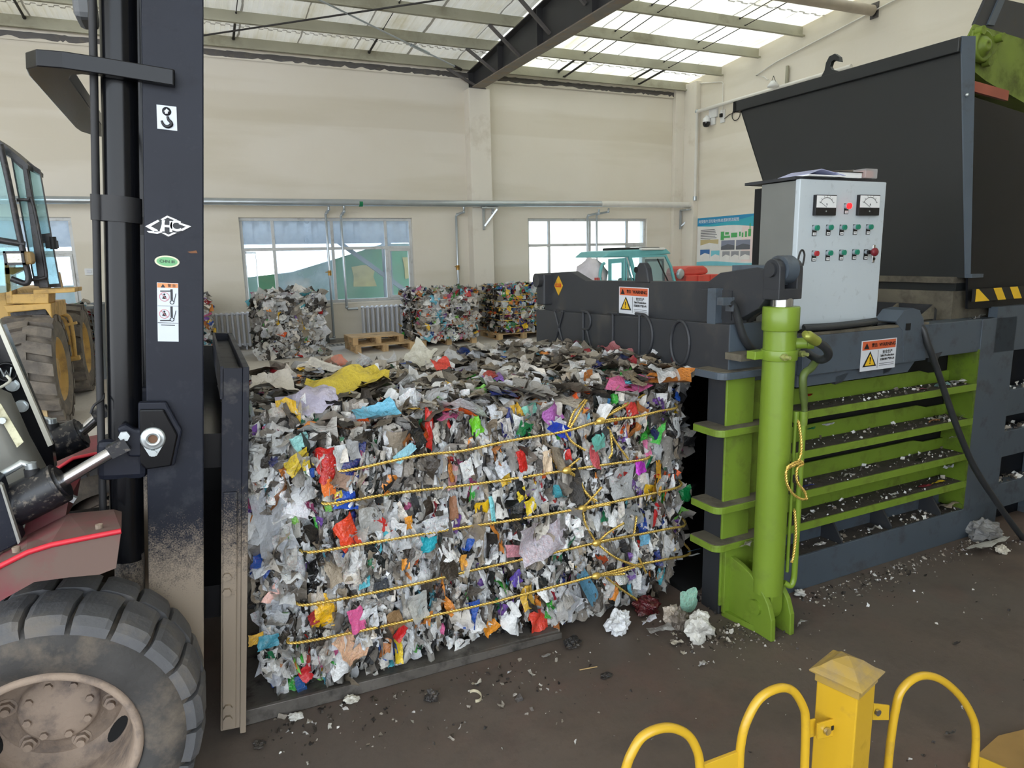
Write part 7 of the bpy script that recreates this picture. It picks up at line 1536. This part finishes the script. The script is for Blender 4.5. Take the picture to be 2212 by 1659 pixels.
c = bx(1776, 160, HU); hk = spline([c + np.array([0, 0, -.06]), bx(1777, 150, HU), bx(1780, 133, HU), bx(1792, 122, HU), bx(1806, 122, HU), bx(1815, 134, HU)], 6)
hook = [(1771, 175), (1783, 152), (1786, 136), (1793, 122), (1805, 116), (1815, 123), (1817, 134), (1812, 133), (1804, 130), (1798, 134), (1795, 144), (1798, 150), (1812, 154), (1820, 165)]
g = G(); g.prism([(HU - .01, bx(a, b_, HU)[1], bx(a, b_, HU)[2]) for a, b_ in hook], (.03, 0, 0)); B(g, 'lifting_hook', M['hop'], bevel=.003)
g = G(); lo = [by(2105, 625, -.01), by(2205, 626, -.01)]
u0, z1 = lo[0][0], lo[0][2]; z0 = by(2105, 652, -.01)[2]
hz = B(G().box(u0, u0 + .75, -.008, .0, z0, z1), 'hazard_band', M['sg_k'])
for i in range(4):
    u = u0 + .02 + i*.155; g = G(); g.prism([(u + (.055 if i else 0), -.0095, z0), (u + .0, -.0095, z1), (u + (.075 if i else .02), -.0095, z1), (u + .13, -.0095, z0)], (0, .001, 0)); B(g, 'yellow_stripe', M['sg_y'], hz)
# --- main frame going on to the right
B(G().box(1.99, 4.2, .0, .05, 1.10, 1.36), 'frame_side', M['pr'])
B(G().box(2.19, 4.2, .10, .12, .0, 1.12), 'frame_web', M['gloss'])
for z in (.855, .60, .27):
    b_ = B(G().box(2.19, 2.62, .02, .10, z - .16, z), 'frame_ledge', M['pr'], bevel=.004); 
B(G().box(2.62, 2.70, -.02, .10, .0, 1.12), 'frame_post', M['pr'], bevel=.004)
B(G().box(2.70, 4.2, .02, .10, .0, 1.3), 'frame_web', M['gloss'])
# --- black power cable from the guide to the floor
cable = thing('power_cable', 'thick black cable hanging from the press guide down to the floor at right', 'cable', wl((1.9, -.1, 0)))
hs = spline([by(1890, 703, .06), by(1960, 702, .03), by(1990, 706, -.02), by(2005, 745, -.05), by(2025, 800, -.06), by(2045, 860, -.07), by(2070, 930, -.09), by(2105, 1010, -.11), by(2150, 1080, -.14), by(2200, 1150, -.18), by(2260, 1225, -.2)], 8)
G().tube(hs, .0165, 12).xf(BM).build('cable', M['hose'], cable)
for k, (y0, dv) in enumerate(((722, .02), (716, .05), (728, .0))):
    hs = spline([by(1735, y0 + 8, .02 + dv), by(1790, y0 + 2, -.01 + dv), by(1850, y0 - 2, .0 + dv), by(1890, y0 - 8, .03 + dv)], 6); G().tube([(p[0], p[1], max(p[2], 1.335)) for p in hs], .014, 8).xf(BM).build('cable_loop', M['hose'], cable)

# --- control cabinet on the press
M['cabw'] = pm('cabinet_grey_white', S(196, 206, 212), .42, var=.02, scale=6, dirt=(S(150, 156, 160), .10, 22)); M['cabs'] = pm('cabinet_side_shaded', S(118, 120, 116), .5, var=.05)  # body grey is the light cabinet paint with side shade put in
CF = .095; A0, A1 = by(1727, 386, CF), by(1911, 390, CF); C0 = by(1722, 712, CF); cu0, cu1, cz0, cz1 = (A0[0] + C0[0])/2 - .012, (A1[0] + by(1897, 697, CF)[0])/2 - .0, C0[2] - .002, A0[2]
cab_ = thing('control_cabinet', 'light grey electric control cabinet with meters and push buttons on the press', 'cabinet', wl((cu0 + .3, .25, cz0)))
def Cb(g, name, mat, parent=None, **k): return g.xf(BM).build(name, mat, parent or cab_, **k)
CD = .335
Cb(G().box(cu0 + .004, cu1 - .004, CF + .03, CD, cz0 - .02, cz1 - .004), 'body', M['cabs'], bevel=.003)
door = Cb(G().box(cu0, cu1, CF, CF + .028, cz0, cz1), 'door', M['cabw'], bevel=.004)
Cb(G().box(cu0 - .01, cu1 - .05, CF + .02, CD + .10, cz1, cz1 + .014), 'rain_cover', M['prd'])
Cb(G().box(cu0 + .01, cu1, CD, CD + .05, cz0, cz1 - .02), 'back_plate', M['gap'])
dpt = lambda px, py: by(px, py, CF)
for px0, py0, px1, py1, ch in ((1757, 421, 1799, 466, 'V'), (1851, 421, 1892, 466, 'A')):
    a, b_ = dpt(px0, py0), dpt(px1, py1); w_ = b_[0] - a[0]; hh = a[2] - b_[2]; zm_ = b_[2] + hh*.38
    mt = Cb(G().box(a[0], b_[0], CF - .018, CF, b_[2], a[2]), 'panel_meter', M['sg_k'], door, bevel=.002)
    Cb(G().box(a[0] + .004, b_[0] - .004, CF - .0195, CF - .018, zm_, a[2] - .004), 'scale_face', P_['white'], mt)
    c = (a[0] + w_*.5, zm_ - hh*.02)
    g = G(); g.tube([(c[0] + w_*.36*math.cos(t_), CF - .0205, c[1] + w_*.36*math.sin(t_)*.95) for t_ in np.linspace(.5, math.pi - .5, 14)], .0012, 4)
    for t_ in np.linspace(.5, math.pi - .5, 7): g.tube([(c[0] + w_*.36*math.cos(t_), CF - .0205, c[1] + w_*.36*math.sin(t_)), (c[0] + w_*.42*math.cos(t_), CF - .0205, c[1] + w_*.42*math.sin(t_))], .0008, 4)
    g.tube([(c[0], CF - .021, c[1] + .004), (c[0] - w_*.32, CF - .021, c[1] + w_*.2)], .0009, 4); Cb(g, 'dial', M['sg_k'], mt)
    g = G(); g.text(ch, wl((c[0], CF - .0212, c[1] + hh*.16)), bd((1, 0, 0)), bd((0, 0, 1)), .016, .0003); g.build('letter', M['sg_k'], mt)
    Cb(G().cyl((c[0], CF - .018, b_[2] + hh*.2), (c[0], CF - .0205, b_[2] + hh*.2), .0035, n=10), 'zero_screw', M['zinc'], mt)
BG = pm('button_green', S(30, 130, 104), .3, var=.05); BR = pm('button_red', S(176, 48, 56), .35, var=.05); BK = pm('button_dark_red', S(120, 32, 42), .4)
LAMP = emit('lit_red_lamp', S(255, 24, 28), 2.2)
def button(px, py, mat, nm, r=.0125, lamp=False):
    c = dpt(px, py); k = Cb(G().box(c[0] - .015, c[0] + .014, CF - .003, CF, c[2] - .034, c[2] + .017), nm, M['sg_k'], door, bevel=.001)
    Cb(G().cyl((c[0] - .004, CF - .003, c[2] + .003), (c[0] - .004, CF - .016, c[2] + .003), r + .001, n=20), 'bezel', M['galvpipe'], k)
    Cb(G().cyl((c[0] - .004, CF - .016, c[2] + .003), (c[0] - .004, CF - .026, c[2] + .003), r, n=20), 'cap', mat, k, bevel=.002)
    Cb(G().box(c[0] - .011, c[0] + .010, CF - .004, CF - .003, c[2] - .031, c[2] - .018), 'name_plate', P_['white'], k)
    Cb(G().box(c[0] - .008, c[0] + .007, CF - .0045, CF - .004, c[2] - .026, c[2] - .023), 'text_line', P_['ink'], k); return k
button(1828, 447, LAMP, 'indicator_lamp', .0135)
for px, py in ((1759, 494), (1789, 493), (1818, 493), (1847, 492), (1875, 492)): button(px, py, BG, 'push_button')
for px, py, m_ in ((1758, 549, BR), (1788, 548, BG), (1817, 547, BG), (1845, 546, BG)): button(px, py, m_, 'push_button')
c = dpt(1872, 546); k = button(1870, 546, M['sg_k'], 'emergency_stop', .010)
Cb(G().lathe((c[0] - .0, CF, c[2] + .003), (0, -1, 0), [(.009, .02), (.009, .034), (.018, .036), (.0205, .042), (.0205, .050), (.016, .055), (0, .056)], 24), 'mushroom_cap', BK, k)
c = dpt(1886, 548); hd = Cb(G().box(c[0] - .009, c[0] + .009, CF - .006, CF, c[2] - .045, c[2] + .045), 'door_latch', M['chrome'], door, bevel=.004)
Cb(G().cyl((c[0], CF - .006, c[2] - .026), (c[0], CF - .010, c[2] - .026), .007, n=14), 'keyhole', M['sg_k'], hd)
# things lying on the cabinet
zc_ = cz1 + .014
a, b_ = dpt(1742, 380), dpt(1822, 384)
g = G(); u0, u1 = a[0], b_[0]; g.box(u0, u1, CF - .015, CF + .20, zc_, zc_ + .006); t = thing('document_folder', 'clear blue white folder lying on top of the control cabinet', 'folder', wl((u0, .15, zc_)))
g.xf(BM).build('back_cover', P_['white'], t); g = G(); g.strip([[(u0 + .0, CF - .012, zc_ + .007), (u0 + .10, CF + .0, zc_ + .034), (u1, CF - .012, zc_ + .008)], [(u0 + .02, CF + .19, zc_ + .008), (u0 + .11, CF + .19, zc_ + .036), (u1, CF + .19, zc_ + .009)]]); g.xf(BM).build('sheet', pm('folder_sheet', S(186, 190, 226), .3), t, solid=.002)
a, b_ = dpt(1812, 384), dpt(1862, 372)
g = G(); g.box(a[0], b_[0], CF + .0, CF + .14, zc_, zc_ + .024); t = thing('notebook', 'thick notebook with dark cover lying on the control cabinet', 'notebook', wl((a[0], .15, zc_))); g.xf(BM).build('pages', P_['white'], t)
g = G(); g.box(a[0] - .004, b_[0] + .004, CF - .004, CF + .145, zc_ + .024, zc_ + .028); g.xf(BM).build('cover', M['sg_k'], t)
a, b_ = dpt(1868, 384), dpt(1895, 365)
t = thing('clear_box', 'clear plastic box with pinkish contents on the right of the cabinet top', 'box', wl((a[0], .15, zc_)))
g = G(); g.box(a[0], b_[0], CF - .005, CF + .16, zc_, zc_ + (b_[2] - zc_)); g.xf(BM).build('box', glass('clear_plastic', (.9, .9, .9), .3, (.8, .8, .8), .08), t, bevel=.004)
g = G(); g.box(a[0] + .008, b_[0] - .008, CF + .01, CF + .14, zc_ + .004, zc_ + .04); g.xf(BM).build('contents', pm('pink_thing', S(190, 140, 132), .5), t, bevel=.006)
a, b_ = dpt(1800, 375), dpt(1868, 366); g = G(); g.prism([(a[0], CF + .14, zc_), (b_[0] + .02, CF + .06, zc_), (b_[0] + .02, CF + .06, zc_ + .05), (a[0] + .06, CF + .14, zc_ + .042)], (0, .05, 0)); tag(g.xf(BM).build('glasses_case', pm('case_brown', S(92, 84, 76), .35), bevel=.008), 'dark brown long case behind the notebook on the cabinet', 'case')

# --- conveyor above the hopper at the right edge
CVV = .32
cvp = lambda px, py, v=CVV: by(px, py, v)
cv = thing('feed_conveyor', 'lime green feed conveyor end with bearing above the hopper', 'conveyor', wl(cvp(2180, 300)*np.array([1, 1, 0])))
def Cv(g, name, mat, parent=None, **k): return g.xf(BM).build(name, mat, parent or cv, **k)
LD = pm('conveyor_lime', S(112, 132, 44), .5, var=.12, scale=6, dirt=(S(70, 74, 36), .4, 5))
Cv(G().prism([cvp(2106, 52), cvp(2700, 236), cvp(2700, 500), cvp(2212, 205), cvp(2130, 160), cvp(2086, 118), cvp(2086, 92)], (0, .012, 0)), 'side_plate', LD)
Cv(G().prism([cvp(2134, -10), cvp(2700, 120), cvp(2700, 236), cvp(2106, 52)], (0, .02, 0)), 'cover', M['prd'])
Cv(G().prism([cvp(2158, -10), cvp(2172, -10), cvp(2144, 56), cvp(2130, 54)], (0, -.01, 0)), 'cover_strap', M['pr'])
Cv(G().prism([cvp(2700, 500), cvp(2212, 205), cvp(2130, 160), cvp(2086, 118), cvp(2080, 135), cvp(2130, 175), cvp(2212, 222), cvp(2700, 530)], (0, .9, 0)), 'belt_frame', LD)
q = cvp(2108, 104); pl = Cv(G().prism([cvp(2096, 66), cvp(2150, 80), cvp(2157, 90), cvp(2124, 142), cvp(2086, 128)], (0, -.02, 0)), 'bearing_plate', LD, bevel=.006)
Cv(G().lathe((q[0], CVV - .02, q[2]), (0, -1, 0), [(.085, 0), (.085, .028), (.072, .034), (.066, .018), (.054, .02), (.050, .034), (.036, .036), (.034, .05), (.014, .052), (.012, .047), (0, .047)], 30), 'bearing', LD, pl)
for px, py in ((2102, 71), (2145, 86), (2117, 139)):
    k = cvp(px, py); Cv(G().cyl((k[0], CVV - .02, k[2]), (k[0], CVV - .06, k[2]), .024, n=12), 'bearing_bolt', LD, pl)
g = G(); q0, q1 = cvp(2082, 168, .25), cvp(2180, 196, .25); g.prism([q0, q1, q1 + np.array([0, 0, -.055]), q0 + np.array([0, 0, -.055])], (0, .02, 0)); Cv(g, 'red_band', pm('rusty_red', S(160, 84, 66), .5))
# --- gold cord snagged on the cylinder line
t = thing('gold_cord', 'loose gold cord tangled on the pipe of the green cylinder', 'cord', wl((CU + .15, CV - .1, .4)))
for k, pts in enumerate(([(1724, 908), (1728, 930), (1731, 960), (1729, 985), (1720, 1003), (1705, 1010), (1698, 1020), (1700, 1045), (1712, 1066), (1730, 1078), (1744, 1078)], [(1702, 1008), (1715, 1000), (1729, 996), (1735, 1003), (1722, 1012), (1722, 1040), (1738, 1062), (1742, 1076)], [(1716, 1100), (1719, 1150), (1714, 1200), (1710, 1215)], [(1700, 1010), (1718, 1004), (1732, 999)])):
    rope(spline([by(a, b_, CV - .105) for a, b_ in pts], 5), .0062, pitch=.026).xf(BM).build('cord', M['gold'], t)
# --- rubbish lying on the ledges of the press
def ledge_sheet(name, lab, px, py, w_, h_, col, seed, v=.06, **k):
    q = wl(by(px, py, v)); o = sheet(name, lab, px, py, w_, h_, col, seed, y=float(q[1]), **k)
    zs = [p.co.z for p in o.data.vertices]; lo_ = min(zs) + o.location.z
    for lz in (.932, .732, .525, .357, .179):                       # rest it on its ledge
        if v < .1 and abs(lo_ - lz) < .07: o.location.z += lz - lo_; break
    return o
ledge_sheet('plastic_scrap', 'pink plastic cap lying on the top green slat', 1990, 834, 30, 14, (206, 96, 140), 201, tilt=-8, cr=.1); ledge_sheet('plastic_scrap', 'red wrapper caught behind the top green slat near the cylinder', 1743, 852, 26, 14, (206, 44, 36), 202, v=.11)
for i, (px, py, w_, h_, c, lab) in enumerate(((2070, 822, 42, 16, (206, 206, 204), 'white film lying at the right end of the top green slat'), (2098, 830, 26, 8, (214, 214, 210), 'white strip at the very right end of the top slat'), (2034, 820, 24, 18, (110, 140, 140), 'teal grey film under the black cable on the top slat'),
        (2020, 886, 14, 22, (206, 150, 100), 'tan flap standing on the second green slat'), (2028, 900, 24, 20, (196, 196, 186), 'cream crumple beside the tan flap on the second slat'), (2084, 890, 24, 10, (222, 222, 224), 'white lid lying at the right end of the second slat'), (1752, 926, 16, 12, (40, 130, 76), 'green and white wrapper on the second slat near the cylinder'), (1788, 916, 28, 12, (196, 198, 202), 'grey white sheet behind the second slat'),
        (1835, 1010, 30, 14, (206, 202, 196), 'white crumple lying mid way on the third green slat'), (1990, 968, 28, 14, (36, 34, 34), 'black lump on the third green slat'), (2058, 944, 16, 12, (206, 206, 204), 'white chip at the right end of the third slat'), (2050, 1008, 22, 14, (206, 210, 212), 'white card at the right end of the fourth slat'), (1998, 1038, 32, 12, (150, 44, 56), 'dark red strip on the fourth green slat'), (1932, 1044, 14, 12, (220, 220, 216), 'white foam bit mid way on the fourth green slat'),
        (2026, 1056, 30, 12, (226, 196, 40), 'yellow wrapper under the fourth green slat'), (1772, 1168, 22, 18, (216, 214, 208), 'white scrap in the base channel near the cylinder'), (1888, 1132, 26, 18, (206, 206, 202), 'white flake in the middle bay of the base channel'), (1738, 1138, 28, 12, (196, 198, 198), 'grey white film behind the base channel near the cylinder'), (2050, 1085, 40, 26, (150, 138, 120), 'heap of tan scraps at the right end of the base channel'), (2110, 685, 34, 20, (176, 176, 172), 'grey white paper on the press top near the hazard stripes'), (1745, 1070, 28, 8, (60, 70, 150), 'blue wrapper behind the third slat near the cylinder'))):
    ledge_sheet('plastic_scrap', lab, px, py, w_, h_, c, 210 + i, v=.05, tilt=(i*23) % 30 - 14, up=.3, cr=.28, group='scraps lying on the press ledges')
def on_ledges(r):
    z = (.935, .735, .528, .36, .18)[r.integers(5)]; u = .44 + 1.4*r.random()**.7; return wl((u, .015 + .125*r.random(), z + (-.002 if z > .2 else .0)))
crumbs('foam_crumbs', 'white foam crumbs sprinkled over the slat ledges of the press', on_ledges, 620, .0036, 6, PALC[:5])
def on_right(r): z = (.857, .602, .272)[r.integers(3)]; return wl((2.2 + .4*r.random(), .03 + .06*r.random(), z))
crumbs('foam_crumbs', 'crumbs heaped on the dark ledges at the far right of the press', on_right, 160, .006, 7, PALC)
